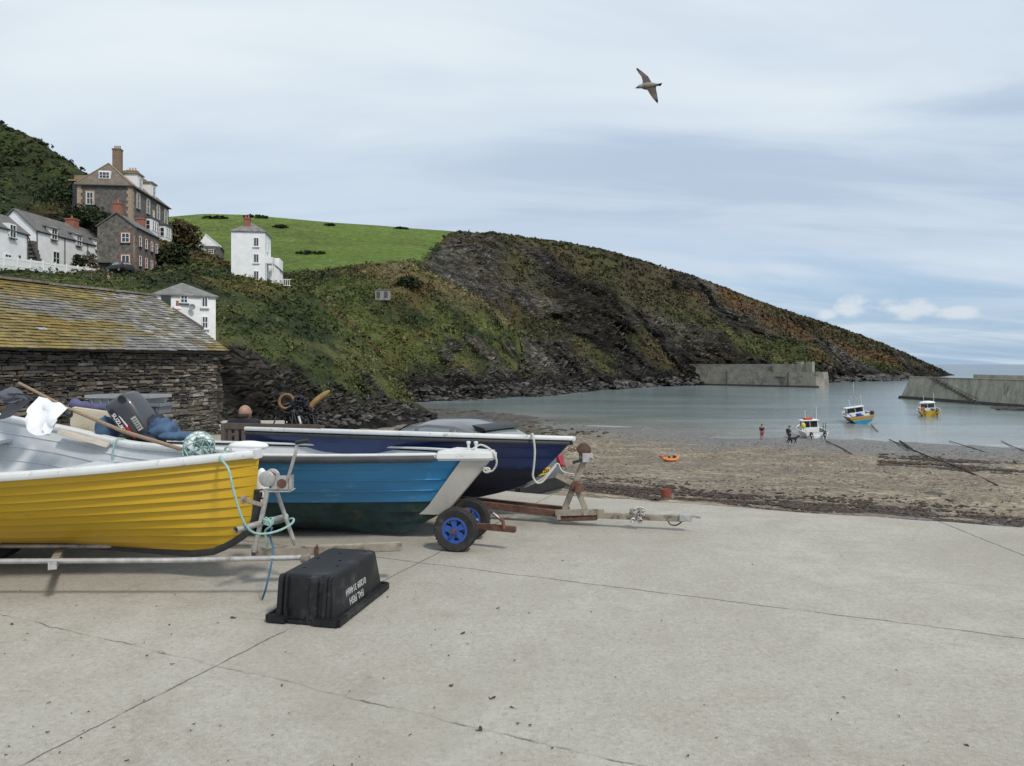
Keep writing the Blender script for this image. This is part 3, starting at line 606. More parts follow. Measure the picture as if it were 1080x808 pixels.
def build_hill(name, cols, px0, px1, dpx, ns, kind):
    xs, Td, Tz = profile_table(cols); xq = np.arange(px0, px1+.01, dpx); sq = np.linspace(0, 8.999, ns)
    D = interp_profiles(xs, Td, xq, sq); Z = interp_profiles(xs, Tz, xq, sq)
    PX = np.broadcast_to(xq[:, None], D.shape); X = (PX-CX)/F*D; SS = np.broadcast_to(sq[None, :], D.shape)
    P = np.stack([X, D, Z], -1)
    n_big = fbm(P, .045, 4, 5+kind)-.5; rn = fbm(P, .12, 4, 8+kind)
    if kind == 0:
        rocky = sm(2.15, 1.45, SS+(rn-.5)*3.6)*sm(215, 240, PX); field = 0*SS
        amp = 1.0
    else:
        head = sm(455, 520, PX); field = sm(6.0, 6.25, SS+(rn-.5)*.25)*(1-sm(-1.2, 1.2, PX-(430+(SS-6.2)*33)+(rn-.5)*16))
        lim = 2.5+head*(3.4+2.4*sm(520, 560, PX)*(1-sm(800, 950, PX)))
        rocky = sm(lim+.7, lim-.7, SS+(rn-.5)*(2.6+3.6*head))
        wv = np.stack([fbm(P, .022, 3, 301), fbm(P, .022, 3, 302), fbm(P, .022, 3, 303)], -1)-.5
        Pw = P+wv*34; qd = Pw@np.array([[.78, 0, .62], [0, 1, 0], [-.62, 0, .78]])
        patch = fbm(qd*[.45, .5, 1.25], .045, 4, 310); bias = np.interp(SS, [0, 1.4, 2.2, 4, 6, 7.4, 8.2, 9], [.5, .5, .16, .02, -.02, -.05, -.22, -.4])
        spur = sm(562, 538, PX+(rn-.5)*30)*sm(5.7, 5.3, SS)
        head = head*(1-spur); rocky = rocky*(1-head)+head*sm(.48, .58, patch+bias+.01*sm(700, 560, PX)); rocky = np.maximum(rocky, sm(425, 450, PX)*sm(545, 520, PX)*sm(5.4, 5.8, SS)*sm(8.1, 7.5, SS+(rn-.5)*2)*.9)
        pp = sm(.36, .50, patch+.10); rocky = rocky*(1-(1-pp)*sm(425, 450, PX)*sm(560, 530, PX)*(SS > 5.4)); edge = PX-(430+(SS-6.2)*33)+(rn-.5)*16
        rocky = rocky*np.where(SS > 5.8, sm(1, 15, edge+(fbm(P, .3, 3, 160)-.5)*14), 1.0)
        rocky = np.maximum(rocky, (1-spur)*np.exp(-((PX-566+(rn-.5)*24)/30)**2)*sm(6.6, 5.0, SS+(rn-.5)*2))
        rocky = np.where(spur > .5, np.minimum(rocky, sm(3.3, 2.5, SS+(rn-.5)*4.2)), rocky)
        amp = 1.0+1.0*head
    # strata: ridged noise dipping to one side, pushed towards the sea and down
    q = (P if kind == 0 else Pw)@np.array([[.80, 0, .60], [0, 1, 0], [-.60, 0, .80]])
    st = fbm(q*[.45, .45, 1.5], .16 if kind == 0 else .075, 5, 15+kind, True)-.55; st2 = fbm(q*[.5, .5, 1.7], .55 if kind == 0 else .3, 4, 25+kind, True)-.55
    gully = fbm(P*[1, .6, .35], .05, 4, 35+kind, True)-.6
    env = np.clip(SS/1.2, 0, 1)*sm(9.2, 7.6, SS)
    big = 0 if kind == 0 else (fbm(Pw*[1, .5, .30], .020, 4, 320, True)-.62)*34*head*env*sm(8.6, 6.6, SS)-(15*np.exp(-((PX-570+(rn-.5)*20)/24)**2)*sm(1.0, 1.9, SS)*sm(6.8, 5.2, SS) if kind else 0)
    push = rocky*(st*6.0+st2*2.4)*amp*(.75 if kind == 0 else 1)*env+gully*3.2*amp*env*(1-field)*(1-rocky*.4)*sm(8.3, 6.8, SS)+big
    rad = np.stack([X, D, 0*X], -1); rad /= np.linalg.norm(rad, axis=-1, keepdims=True)
    P2 = P-rad*push[..., None]
    lump = (fbm(P, .35, 4, 41)-.5)*(1.3 if kind == 0 else 2.0)*(1-rocky)*(1-field)+rocky*(st2*1.2+(fbm(P, .5, 3, 42)-.5)*.9)*amp
    crest = sm(8.6, 7.6, SS)*.75+.25
    P2[..., 2] += lump*env*crest+n_big*0
    V = P2.reshape(-1, 3)
    col = veg_colour(P, kind, rust=0.0 if kind == 0 else .2); rc = rock_colour(P, kind)
    if kind == 1:   # drier heath on the seaward slope, a rust path down its spine
        col = lerp(col, np.array([.066, .060, .032]), (1-spur)*sm(430, 520, PX)*(SS > 5.3)*.6+sm(560, 640, PX)*.55*sm(.3,.6,fbm(P,.05,3,151)))
        col = lerp(col, np.array([.125, .072, .036]), sm(700, 760, PX)*np.exp(-((SS-7.1-(rn-.5)*1.6+(PX-790)*.012)/.7)**2)*.85)
        col = lerp(col, CV['straw']*.9, spur*sm(300, 380, PX)*sm(4.2, 5.0, SS+(rn-.5)*1.2)*(1-field)*sm(.36, .54, fbm(P, .09, 3, 180))*.85); col = lerp(col, np.array([.105, .125, .038]), spur*sm(300, 380, PX)*sm(2.6, 3.4, SS)*sm(.46, .60, fbm(P, .07, 3, 181))*.6)
        col = lerp(col, CV['straw'], sm(440, 500, PX)*(1-sm(525, 550, PX))*sm(4.4, 5.0, SS)*(1-sm(5.3, 5.6, SS))*.55)
        col = lerp(col, CV['pale'], sm(.55, .7, rn)*sm(300, 330, PX)*(1-sm(440, 470, PX))*sm(4.3, 4.9, SS)*.5)
        g = lerp(np.broadcast_to(CV['grass'], P.shape), CV['grass2'], fbm(P*[.3, 1, 1], .05, 3, 90)); g = g*(.82+.36*fbm(P, .25, 4, 91))[..., None]; g = lerp(g, np.array([.085, .105, .034]), sm(.48, .66, fbm(P*[.35, 1, 1.6], .06, 5, 92))*.55)
        col = lerp(col, g, field)
    if kind == 0:
        col = lerp(col, CV['deep']*.8, sm(5.6, 6.2, SS)*sm(185, 120, PX)*(.45+.55*sm(.4, .6, rn))*.8)
        col = lerp(col, CV['grass']*.75, np.exp(-((SS-5.0)/.25)**2)*sm(60, 100, PX)*.3)
    slope_rock = np.clip(rocky, 0, 1); col = lerp(col, rc*(.60+.5*sm(270, 330, PX)[..., None]*sm(.4, .6, fbm(P, .09, 3, 171))[..., None] if kind == 0 else (.45+1.05*sm(.3, .7, fbm(P, .028, 4, 170)))[..., None]), slope_rock)
    wetz = sm(-2.8, -5.2, Z+(rn-.5)*2) if kind == 0 else sm(1.5, -3.5, Z+(rn-.5)*4)
    col = lerp(col, CV['black']*1.3, wetz*.75*(1 if kind == 0 else sm(250, 330, PX)))
    nr, nc = D.shape; i = np.arange(nr*nc).reshape(nr, nc)
    Q = np.stack([i[:-1, :-1], i[1:, :-1], i[1:, 1:], i[:-1, 1:]], -1).reshape(-1, 4)
    o = np_mesh(name, V, Q, HILLM, np.concatenate([np.clip(col.reshape(-1, 3), .004, 1), np.clip(rocky, 0, 1).reshape(-1, 1)], 1), True); tag(o, kind='structure')
    HILLS[kind] = dict(P=P2, rocky=rocky, field=field, col=col, PX=PX, SS=SS, xq=xq, sq=sq)
build_hill('hill', HA, -330, 500, 1.5, 230, 0)
build_hill('headland', HB, 60, 1028, 1.6, 300, 1)

def ground_at(kind, px, s):
    h = HILLS[kind]; i = int(np.argmin(abs(h['xq']-px))); j = int(np.argmin(abs(h['sq']-s))); return Vector(h['P'][i, j])
def ground_pxd(kind, px, d):
    h = HILLS[kind]; i = int(np.argmin(abs(h['xq']-px))); j = int(np.argmin(abs(h['P'][i, :, 1]-d))); return Vector(h['P'][i, j])

def leaf_cards(C, Rr, N, cols, size, name, rng, parent=None, kind=None, up=.35):
    """C (n,3) clump centres, Rr (n,) radii: N leaf clusters (bent kite-shaped faces) spread over each clump's upper shell"""
    n = len(C); k = n*N; cc = np.repeat(C, N, 0); rr = np.repeat(Rr, N)
    d = rng.normal(size=(k, 3)); d[:, 2] = np.abs(d[:, 2])*.9-.15; d /= np.linalg.norm(d, axis=1, keepdims=True)
    rad = rr*(.55+.5*rng.random(k)); ctr = cc+d*rad[:, None]*[1, 1, .85]
    nrm = d+rng.normal(size=(k, 3))*.55+np.array([0, 0, up]); nrm /= np.linalg.norm(nrm, axis=1, keepdims=True)
    a = np.cross(nrm, rng.normal(size=(k, 3))); a /= np.linalg.norm(a, axis=1, keepdims=True); b = np.cross(nrm, a)
    s = np.repeat(size, N)*(.55+.9*rng.random(k))
    a *= s[:, None]; b *= (s*.55)[:, None]
    V = np.stack([ctr-a, ctr+b+nrm*s[:, None]*.18, ctr+a*1.05, ctr-b+nrm*s[:, None]*.18], 1).reshape(-1, 3)
    cols = cols*np.clip(.60+.85*rng.random((n, 1))**1.3, 0, 1.5)
    c = np.repeat(np.repeat(cols, N, 0)*(.78+.44*rng.random((k, 1)))*(1+.10*rng.normal(size=(k, 3))*[1, .5, .6]), 4, 0)
    o = np_mesh(name, V, np.arange(k*4).reshape(-1, 4), LEAFM, np.clip(c, .004, .5), False, parent)
    return o
def cover(kind, name, n, N, size_f, rad, smin, smax, pxr):
    h = HILLS[kind]; w = (1-np.clip(h['rocky']*1.15, 0, 1))*(1-np.clip(h['field']*3, 0, 1)); w = w*(h['SS'] > smin)*(h['SS'] < smax)*(h['PX'] > pxr[0])*(h['PX'] < pxr[1])
    dd = h['P'][..., 1]; w = w*np.gradient(h['P'][..., 1], axis=1).clip(.02)+w*np.abs(np.gradient(h['P'][..., 2], axis=1))
    w = w*(.25+fbm(h['P'], .2, 3, 200)**2*2)
    w = (w/w.sum()).ravel(); idx = RNG.choice(w.size, n, p=w); P = h['P'].reshape(-1, 3)[idx].copy(); P[:, :2] += RNG.normal(size=(n, 2))*.5
    px = h['PX'].ravel()[idx]; dist = P[:, 1]
    r = rad*(.45+.95*RNG.random(n)**1.6)*np.where((RNG.random(n) < .09) & (h['SS'].ravel()[idx] < 7.2), 1.9, 1.0)
    r = r*np.where(h['SS'].ravel()[idx] > 7.4, .6, 1.0); P[:, 2] -= r*.35
    col = h['col'].reshape(-1, 3)[idx]*1.08
    tag(leaf_cards(P, r, N, col, size_f*dist/780*(.8+.6*RNG.random(n)), name, RNG), None, None, None, 'stuff')
cover(0, 'undergrowth', 15000, 14, 1.65, 1.15, .9, 8.9, (-300, 430))
cover(1, 'heathland_scrub', 13000, 10, 1.25, 1.7, 1.4, 8.6, (240, 990))

# ---------------------------------------------------------------- boulders along the foot of the cliffs
def build_boulders():
    k = MB(); rng = random.Random(5)
    def rock(p, r):
        t = rng.random(); c = CV['rock']*(.3+.6*t) if rng.random() < .88 else CV['rockl']*(.4+.45*t); k.col = tuple(c)
        k.icos(p, r, 1, .42, (1.4, 1.0, .7))
    for i in range(1500):
        px = rng.uniform(420, 960); s = rng.uniform(.72, 1.9); p = ground_at(1, px, s)
        if px > 735 and px < 880: continue
        rock(p+Vector((0, 0, -.1)), (rng.uniform(.2, .75) if rng.random() < .8 else rng.uniform(.7, 1.4))*p.y/240)
    for i in range(300):
        px = rng.uniform(300, 455); s = rng.uniform(.72, 1.12+.5*max(0, (px-370)/80)); p = ground_at(0, px, s); rock(p, rng.uniform(.10, .42)*(1+.4*(rng.random() < .06)))
    # weed-covered reef at the tide's edge
    for i in range(1100):
        px = rng.gauss(515, 45); d = rng.uniform(76, 106)
        y = (px-540)/780*d; z = float(beach_z(np.array(y), np.array(d)))
        if px < 420 or px > 640: continue
        t = rng.random(); k.col = (.045+.035*t, .038+.026*t, .026+.016*t); k.icos((y, d, max(z, -6.55)+.0), rng.uniform(.12, .42)*(1.2 if px < 560 else .7), 1, .35, (1.5, 1, .6))
    for i in range(700):
        px = rng.uniform(395, 560); d = rng.uniform(92, 150-(px-395)*.22); t = rng.random(); k.col = (.034+.03*t, .031+.022*t, .024+.014*t)
        k.icos(WZ(px, d, -6.52), rng.uniform(.25, .9), 1, .4, (1.9, 1.2, .32))
    for i in range(60):
        px = rng.uniform(1048, 1120); d = rng.uniform(128, 140); k.col = tuple(CV['black']*1.6); k.icos(WZ(px, d, -6.5), rng.uniform(.3, .9), 1, .3, (1.5, 1, .55))
    tag(k.build('shore_rocks', mat('wet_rock', None, .6, attr=True, var=.4, vscale=2, fine=.3, bump=.05, bscale=4)), kind='stuff')
build_boulders()

OCT_V = np.array([[1, 0, 0], [-1, 0, 0], [0, 1, 0], [0, -1, 0], [0, 0, 1], [0, 0, -1], [.62, .62, .5], [-.62, .6, .55], [-.6, -.62, .5], [.6, -.62, .45]], float)
OCT_F = np.array([[4, 6, 7], [4, 7, 8], [4, 8, 9], [4, 9, 6], [0, 2, 6], [2, 1, 7], [1, 3, 8], [3, 0, 9], [6, 2, 7], [7, 1, 8], [8, 3, 9], [9, 0, 6], [5, 2, 0], [5, 1, 2], [5, 3, 1], [5, 0, 3]])
def shards(name, C, Rr, E, cols, m, rng):
    """faceted stones: centres, half sizes (n,3), tilt angles (n,3) and colours"""
    n = len(C); V = OCT_V[None]*(1+.5*(rng.random((n, len(OCT_V), 1))-.5))*Rr[:, None, :]
    for ax, (i, j) in enumerate(((1, 2), (2, 0), (0, 1))):
        c, s = np.cos(E[:, ax])[:, None], np.sin(E[:, ax])[:, None]; a, b = V[..., i].copy(), V[..., j].copy(); V[..., i] = a*c-b*s; V[..., j] = a*s+b*c
    V = V+C[:, None, :]; Q = OCT_F[None]+(np.arange(n)*len(OCT_V))[:, None, None]
    tag(np_mesh(name, V.reshape(-1, 3), Q.reshape(-1, 3), m, np.repeat(cols, len(OCT_V), 0), False), kind='stuff')
def build_shards():
    m = mat('faceted_rock', None, .85, attr=True, var=.35, vscale=1.2, fine=.3, spec=.2, bump=.08, bscale=3)
    for kind, n, sz, nm in ((1, 5200, .62, 'headland_crags'), (0, 1300, .30, 'cliff_crags')):
        h = HILLS[kind]; w = np.clip(h['rocky']-.35, 0, 1)*(h['SS'] > .9)*(h['SS'] < 8.4)*(h['PX'] > 225)*(h['PX'] < 1000)
        w = w*(np.gradient(h['P'][..., 1], axis=1).clip(.05)+np.abs(np.gradient(h['P'][..., 2], axis=1)))*(.1+sm(.42, .62, fbm(h['P'], .08 if kind else .2, 3, 400)))
        w = (w/w.sum()).ravel(); idx = RNG.choice(w.size, n, p=w); C = h['P'].reshape(-1, 3)[idx]+RNG.normal(size=(n, 3))*.2
        s = sz*(.35+1.1*RNG.random(n)**2.2)*(np.sqrt(C[:, 1]/300) if kind else 1); Rr = s[:, None]*np.array([1.7, .9, .55])*(.7+.6*RNG.random((n, 3)))
        E = RNG.normal(size=(n, 3))*[.35, .30, .5]+[0, -.45, 0]
        c = h['col'].reshape(-1, 3)[idx]*(.62+.62*RNG.random((n, 1))); shards(nm, C, Rr, E, c, m, RNG)
    # loose stones over the shingle
    n = 9000; px = RNG.uniform(430, 1130, n); u = 22+58*RNG.random(n)**.8; ux = (px-CX)/F; d = u/(NB.x*ux+NB.y); C = np.stack([ux*d, d, 0*d], 1)
    keep = fbm(C, .25, 3, 420) > .40; C = C[keep]; n = len(C); C[:, 2] = beach_z(C[:, 0], C[:, 1])+(fbm(C*[1, 1, 0], .22, 4, 3)-.5)*.5
    s = .022+.05*RNG.random(n)**3; Rr = s[:, None]*np.array([1.3, 1.1, .7])*(.7+.6*RNG.random((n, 3)))
    t = RNG.random((n, 1)); c = np.where(t < .45, np.array([.085, .073, .055]), np.where(t < .85, np.array([.20, .175, .13]), np.array([.30, .28, .235])))*(.6+.7*RNG.random((n, 1)))
    shards('pebbles', C, Rr, RNG.normal(size=(n, 3))*.4, c, mat('pebble', None, .8, attr=True, var=.25, vscale=6), RNG)
build_shards()
# ---------------------------------------------------------------- weed, twigs and grit
def build_litter():
    k = MB(); rng = random.Random(9)
    for i in range(190):
        px, py = rng.uniform(-60, 1120)*(1 if i % 2 else .5), 525+ (rng.random()**1.0)*285; p = G(px, py)
        if py < 575 and rng.random() < .5: continue
        r = rng.uniform(.0015, .0045)*(2.2 if rng.random() < .06 else 1); t = rng.random(); k.col = (.035+.05*t, .028+.04*t, .018+.03*t)
        if rng.random() < .03: k.col = (.6, .6, .56)
        a = rng.uniform(0, 6.3); n = rng.randint(2, 4); pts = []
        for j in range(n+1): pts.append(p+Vector((math.cos(a)*r*j*1.3, math.sin(a)*r*j*1.3, .004+rng.random()*.006))); a += rng.uniform(-.9, .9)
        k.tube(pts, [r*.35]+[r*rng.uniform(.4, .8) for _ in range(n-1)]+[r*.2], 5)
    tag(k.build('litter', mat('dried_weed', None, .9, attr=True, var=.4, vscale=40)), kind='stuff')
    k = MB()
    for i in range(12500):
        m = rng.random(); u = rng.gauss(26.8, 3.1) if m < .6 else rng.gauss(22.3, 1.3)
        px = rng.uniform(545, 1130) if m < .6 else rng.uniform(660, 1130)
        if m > .86: u = rng.choice((58, 61, 65, 67))+rng.gauss(0, .6); px = rng.uniform(925, 1110)
        u += 3.2*(float(vnoise(np.array([[px*.012, 3.3, 0]]))[0])-.5)
        ux = (px-CX)/F; d = u/(NB.x*ux+NB.y); p = Vector((ux*d, d, 0))
        if float(vnoise(np.array([[p.x*.6, p.y*1.6, 1.]]))[0]) < .42: continue
        p.z = float(beach_z(np.array(p.x), np.array(p.y)))+.03; r = rng.uniform(.02, .065)*(1 if m < .86 else 1.5); t = rng.random(); k.col = (.022+.03*t, .014+.02*t, .009+.012*t)
        a = rng.gauss(.0, .6); pts = []
        for j in range(4): pts.append(p+Vector((math.cos(a)*r*j*1.6, math.sin(a)*r*j*1.2, rng.random()*.035))); a += rng.uniform(-.8, .8)
        k.tube(pts, [r*.3, r*.7, r*.6, r*.15], 4)
    tag(k.build('seaweed', mat('strandline_weed', None, .6, attr=True, var=.4, vscale=20)), kind='stuff')
build_litter()
# ================================================================== open boats
def hull_surf(L, B, plan_p, tmax, rake, fore, depth, sheer, e_mid, e_bow, keel_bow=0.0, tr=.72, bow_min=0.0):
    def Ls(s): return L-rake*(1-s)-fore*max(0, (.42-s)/.42)**2.2
    def plan(t):
        if t < tmax: return tr+(1-tr)*math.sin(PI/2*t/tmax)
        return max(bow_min, 1-((t-tmax)/(1-tmax))**plan_p)
    def P(t, s, side=1, off=0.0, din=0.0):
        bl = sm(.45, 1.0, t); e = e_mid+(e_bow-e_mid)*bl
        y = B*plan(t)*(s**e if s > 0 else 0)
        zk = keel_bow*max(0, (t-.6)/.4)**2
        z = zk+(depth+sheer(t)-zk)*s
        y = max(0, y-din)+off
        return Vector((t*Ls(s), side*y, z))
    return P
def gunwale(k, P, side, sec, t0=0.0, t1=1.0, n=40, dz=0, off=0.0):
    pts = [P(t0+(t1-t0)*i/n, 1, side, off)+Vector((0, 0, dz)) for i in range(n+1)]
    if side > 0: pts = pts[::-1]
    k.sweep(pts, sec)
def build_hull(k, P, strakes, lap, nt=46, bands=None, z0=0.0):
    """lapped strakes on both sides, a transom and a keel-to-stem closure"""
    for side in (1, -1):
        for j in range(strakes):
            s0, s1 = j/strakes, (j+1)/strakes; k.cur = bands(s0) if bands else 0
            rows = []
            for s, off in ((s0, lap*.15), (s0+.003, lap), (s0*.5+s1*.5, lap*.5), (s1, 0.0)):
                rows.append([P(i/nt, max(s, .0), side, off*(1 if s0 > 0 or off == 0 else .3)*min(1, (1-i/nt)*14+.02)) for i in range(nt+1)])
            if side > 0: rows = rows[::-1]
            k.grid(rows)
    k.cur = 0
    n = 12; r = [[P(0, i/n, sd) for i in range(n+1)] for sd in (-1, 1)]
    for i in range(n): k.cur = bands(i/n) if bands else 0; k.add([r[0][i], r[1][i], r[1][i+1], r[0][i+1]], [(0, 1, 2, 3)])
    k.cur = 0
def build_liner(k, P, din, s_lo, t0=.02, t1=.95, nt=36, ns=8, ribs=0):
    for side in (1, -1):
        rows = [[P(t0+(t1-t0)*i/nt, s_lo+(1-s_lo)*j/ns, side, 0, din) for i in range(nt+1)] for j in range(ns+1)]
        if side < 0: rows = rows[::-1]
        k.grid(rows)
    a = [[P(t0+(t1-t0)*i/nt, s_lo, sd, 0, din) for i in range(nt+1)] for sd in (-1, 1)]
    k.grid(a)
    n = ns
    r = [[P(t0, s_lo+(1-s_lo)*i/n, sd, 0, din) for i in range(n+1)] for sd in (-1, 1)]
    k.grid(r)
def rsec(w, h, r=.25, x0=0, y0=0):
    q = min(w, h)*r; o = []
    for (cx, cy, a0) in ((w/2-q, h/2-q, 0), (-w/2+q, h/2-q, 90), (-w/2+q, -h/2+q, 180), (w/2-q, -h/2+q, 270)):
        for a in (0, 45, 90): o.append((x0+cx+q*math.cos(R(a0+a)), y0+cy+q*math.sin(R(a0+a))))
    return o
def catmull(pts, n=8):
    pts = [Vector(p) for p in pts]; P = [pts[0]*2-pts[1]]+pts+[pts[-1]*2-pts[-2]]; out = []
    for i in range(1, len(P)-2):
        for j in range(n):
            t = j/n; out.append(.5*((2*P[i])+(P[i+1]-P[i-1])*t+(2*P[i-1]-5*P[i]+4*P[i+1]-P[i+2])*t*t+(3*P[i]-P[i-1]-3*P[i+1]+P[i+2])*t**3))
    return out+[pts[-1]]

M['yellow'] = mat('yellow_boat_paint', (.56, .345, .013), .38, var=.09, vscale=2.2, spot=(.36, .24, .05), spot_lo=.60, spot_hi=.72, spot_scale=6, coat=.15, stretch=(.5, 1, 2.2))
M['boat_white'] = mat('worn_white_boat_paint', (.62, .63, .62), .5, var=.10, vscale=4, spot=(.30, .27, .22), spot_lo=.60, spot_hi=.68, spot_scale=11)
M['boat_inner'] = mat('grey_white_boat_lining', (.52, .54, .55), .6, var=.13, vscale=3, spot=(.32, .30, .26), spot_lo=.62, spot_hi=.74, spot_scale=6)
M['keelband'] = mat('dark_keel_rubber', (.03, .03, .032), .6, var=.3)
M['blue'] = mat('blue_boat_paint', (.040, .225, .45), .42, var=.12, vscale=2.5, spot=(.15, .30, .42), spot_lo=.57, spot_hi=.72, spot_scale=8, stretch=(.4, 1, 2.5))
M['antifoul'] = mat('dark_weedy_antifoul', (.016, .045, .048), .8, var=.55, vscale=6, spot=(.07, .07, .035), spot_lo=.55, spot_hi=.7, spot_scale=8)
M['navy'] = mat('navy_boat_paint', (.010, .034, .135), .30, var=.14, vscale=2.5, spot=(.06, .08, .17), spot_lo=.66, spot_hi=.74, spot_scale=8, coat=.2)
M['navybot'] = mat('navy_boat_bottom', (.010, .014, .032), .6, var=.3, vscale=4)
M['wood'] = mat('weathered_wood', (.17, .125, .085), .8, var=.3, vscale=7, stretch=(1, 1, 6), bump=.003, bscale=50)

# ---------------------------------------------------------------- yellow clinker boat
YB = Vector((-1.80, 5.34, .205)); YL = 4.75
yrot = (R(3.2), R(0), R(-15))
yel = thing('rowing_boat', 'yellow clinker rowing boat with worn white gunwale on a galvanised trailer', 'boat', (0, 0, 0), yrot, world=False)
yq = Euler(yrot).to_matrix(); yel.location = YB-yq@Vector((YL, 0, 0))
ysheer = lambda t: .11*max(0, (t-.60)/.40)**1.4+.9*max(0, .68-t)**1.7
PY = hull_surf(YL, .97, 1.36, .42, .10, .36, .635, ysheer, .36, .78, keel_bow=.0)
k = MB(); build_hull(k, PY, 10, .026, 54); k.build('hull', M['yellow'], yel, True, auto=True)
k = MB(); build_liner(k, PY, .03, .22, .03, .93)
for side in (1, -1):
    for s in (.45, .60, .74, .87): k.tube([PY(.05+.86*i/30, s, side, 0, .034) for i in range(31)], .008, 5)
k.build('lining', M['boat_inner'], yel, True, auto=True)
k = MB()
for sd in (1, -1): gunwale(k, PY, sd, rsec(.10, .055, .35, .0*sd), 0, .992, 44, .012, -.012)
k.add([PY(.90, 1, 1), PY(.90, 1, -1), PY(.995, 1, -1), PY(.995, 1, 1)], [])
rg = [[PY(t, 1, sd)+Vector((0, 0, .034)) for t in (.94, .955, .97, .985, 1.0)] for sd in (-1, 1)]; k.grid(rg)
k.obox(PY(.992, 1, 1)*1.0+Vector((.01, -PY(.992, 1, 1).y, .012)), (.028, 0, 0), (0, .036, 0), (0, 0, .032))
k.build('gunwale', M['boat_white'], yel, True, auto=True, recalc=True)
k = MB()
stem = [PY(1, s, 1)+Vector((.012, 0, 0)) for s in (.66, .55, .45, .36, .28, .2, .13, .07, .02)]+[PY(t, 0, 1)+Vector((0, 0, -.012)) for t in (.97, .9, .75, .5, .25, 0)]
k.sweep(stem, rsec(.05, .03, .3), up=(0, 1, 0)); k.build('keel_band', M['keelband'], yel, True, auto=True, recalc=True)
for t in (.30, .60):
    k = MB(); a, b = PY(t, .78, 1, 0, .03), PY(t, .78, -1, 0, .03); k.beam(a, b, .24, .03); k.build('thwart', M['boat_inner'], yel, bevel=.004)
k = MB(); c = PY(.955, 1, -1, -.04)+Vector((0, 0, .04)); k.obox(c, (.05, 0, 0), (0, .018, 0), (0, 0, .006))
k.tube([c+Vector((.025*math.cos(a), 0, .012+.028*math.sin(a))) for a in [PI*i/10 for i in range(11)]], .008, 6); k.build('fairlead', M['galv'], yel, True, auto=True)
k = MB(); c = PY(1, .62, 1)+Vector((.02, 0, 0))
k.tube([c+Vector((.03+.032*math.cos(a), 0, .032*math.sin(a))) for a in [2*PI*i/14 for i in range(15)]], .008, 6); k.obox(c, (.025, 0, 0), (0, .012, 0), (0, 0, .02)); k.build('bow_ring', M['rust'], yel, True, auto=True)
def yw(p): return yel.location+yq@Vector(p)
# short green tie hanging over the far gunwale inside
k = MB(); a = PY(.60, 1, 1, 0, .02)
k.tube(catmull([yw(a+Vector((.03, .04, .03))), yw(a+Vector((0, -.03, .055))), yw(a+Vector((-.01, -.075, -.02))), yw(a+Vector((-.015, -.085, -.16))), yw(a+Vector((-.01, -.10, -.34)))]), .007, 6)
tag(k.build('lanyard', M['rope_green'], None, True), 'thin pale green lanyard hanging inside the yellow boat', 'rope')

# ---------------------------------------------------------------- trailer of the yellow boat
tr = thing('boat_trailer', 'galvanised boat trailer with winch post carrying the yellow boat', 'trailer', WZ(200, 5.3, 0))
def pz(px, py, d): return W(px, py, d)
k = MB(); k.tube([pz(-330, 594, 5.02), pz(0, 592, 5.02), pz(180, 591, 5.02), pz(322, 588, 5.02)], .018, 10); k.build('side_rail', M['galv'], tr, True, auto=True)
k = MB(); k.tube([pz(-330, 600, 5.75)+Vector((0, 0, .10)), pz(0, 592, 5.75)+Vector((0, 0, .12)), pz(265, 583, 5.6)+Vector((0, 0, .05))], .018, 10); k.build('side_rail', M['galv'], tr, True, auto=True)
k = MB(); k.box(pz(322, 589, 5.02), (.06, .06, .05), .1); k.build('rail_cap', M['rusty_cream'], tr, bevel=.006)
k = MB(); k.beam(pz(266, 583, 5.30), pz(424, 576, 5.42), .06, .06); k.build('drawbar', M['rusty_cream'], tr, bevel=.005)
k = MB(); k.beam(pz(332, 581, 5.34), pz(336, 581, 5.345), .075, .075); k.build('clamp', M['rust'], tr, bevel=.004)
for (a, b, w) in (((282, 517, 5.25), (268.5, 582, 5.25), .036), ((292, 519, 5.38), (312, 577, 5.42), .032)):
    k = MB(); k.tube([pz(*a), pz(*b)], w/2, 8); k.build('post_leg', M['galv'], tr, True, auto=True)
k = MB(); k.tube([pz(248.5, 559, 5.02), pz(302, 544.5, 5.5)], .021, 12, caps=False)
k.tube([pz(248.5, 559, 5.02), pz(302, 544.5, 5.5)], .017, 12, caps=False); k.build('cross_tube', M['galv'], tr, True, auto=True)
k = MB(); a = pz(281, 511, 5.28)
for s_ in (-1, 1): k.box(pz(297, 509+0, 5.3+.055*s_), (.145, .006, .10))
k.box(pz(293, 517, 5.3), (.22, .13, .008)); k.box(pz(307, 509, 5.3), (.006, .12, .10)); k.build('winch_frame', M['galv'], tr, bevel=.002)
k = MB(); c = pz(285, 503.5, 5.3)
for y in (-.075, .045): k.lathe([(.0, -.004), (.050, -.004), (.057, 0), (.050, .004), (0, .004)], c+Vector((0, y, 0)), (0, 1, 0), 22)
k.lathe([(.026, -.04), (.026, .04)], c, (0, 1, 0), 14); k.build('winch_drum', M['galv'], tr, True, auto=True)
k = MB(); k.lathe([(.032, -.035), (.038, -.02), (.038, .02), (.032, .035)], c, (0, 1, 0), 16); k.build('winch_strap', mat('grimy_webbing', (.10, .075, .05), .9, var=.4), tr, True, auto=True)
k = MB(); k.lathe([(0, -.01), (.03, -.01), (.034, 0), (.03, .01), (0, .01)], pz(297, 510, 5.24), (0, 1, 0), 16); k.build('gear', M['rust'], tr, True, auto=True)
k = MB(); k.beam(pz(304, 504, 5.22), pz(312.5, 475, 5.2), .022, .008, (0, 1, 0)); k.beam(pz(312.5, 476, 5.2), pz(313.2, 466, 5.2), .022, .008, (0, 1, 0)); k.build('crank', M['galv'], tr)
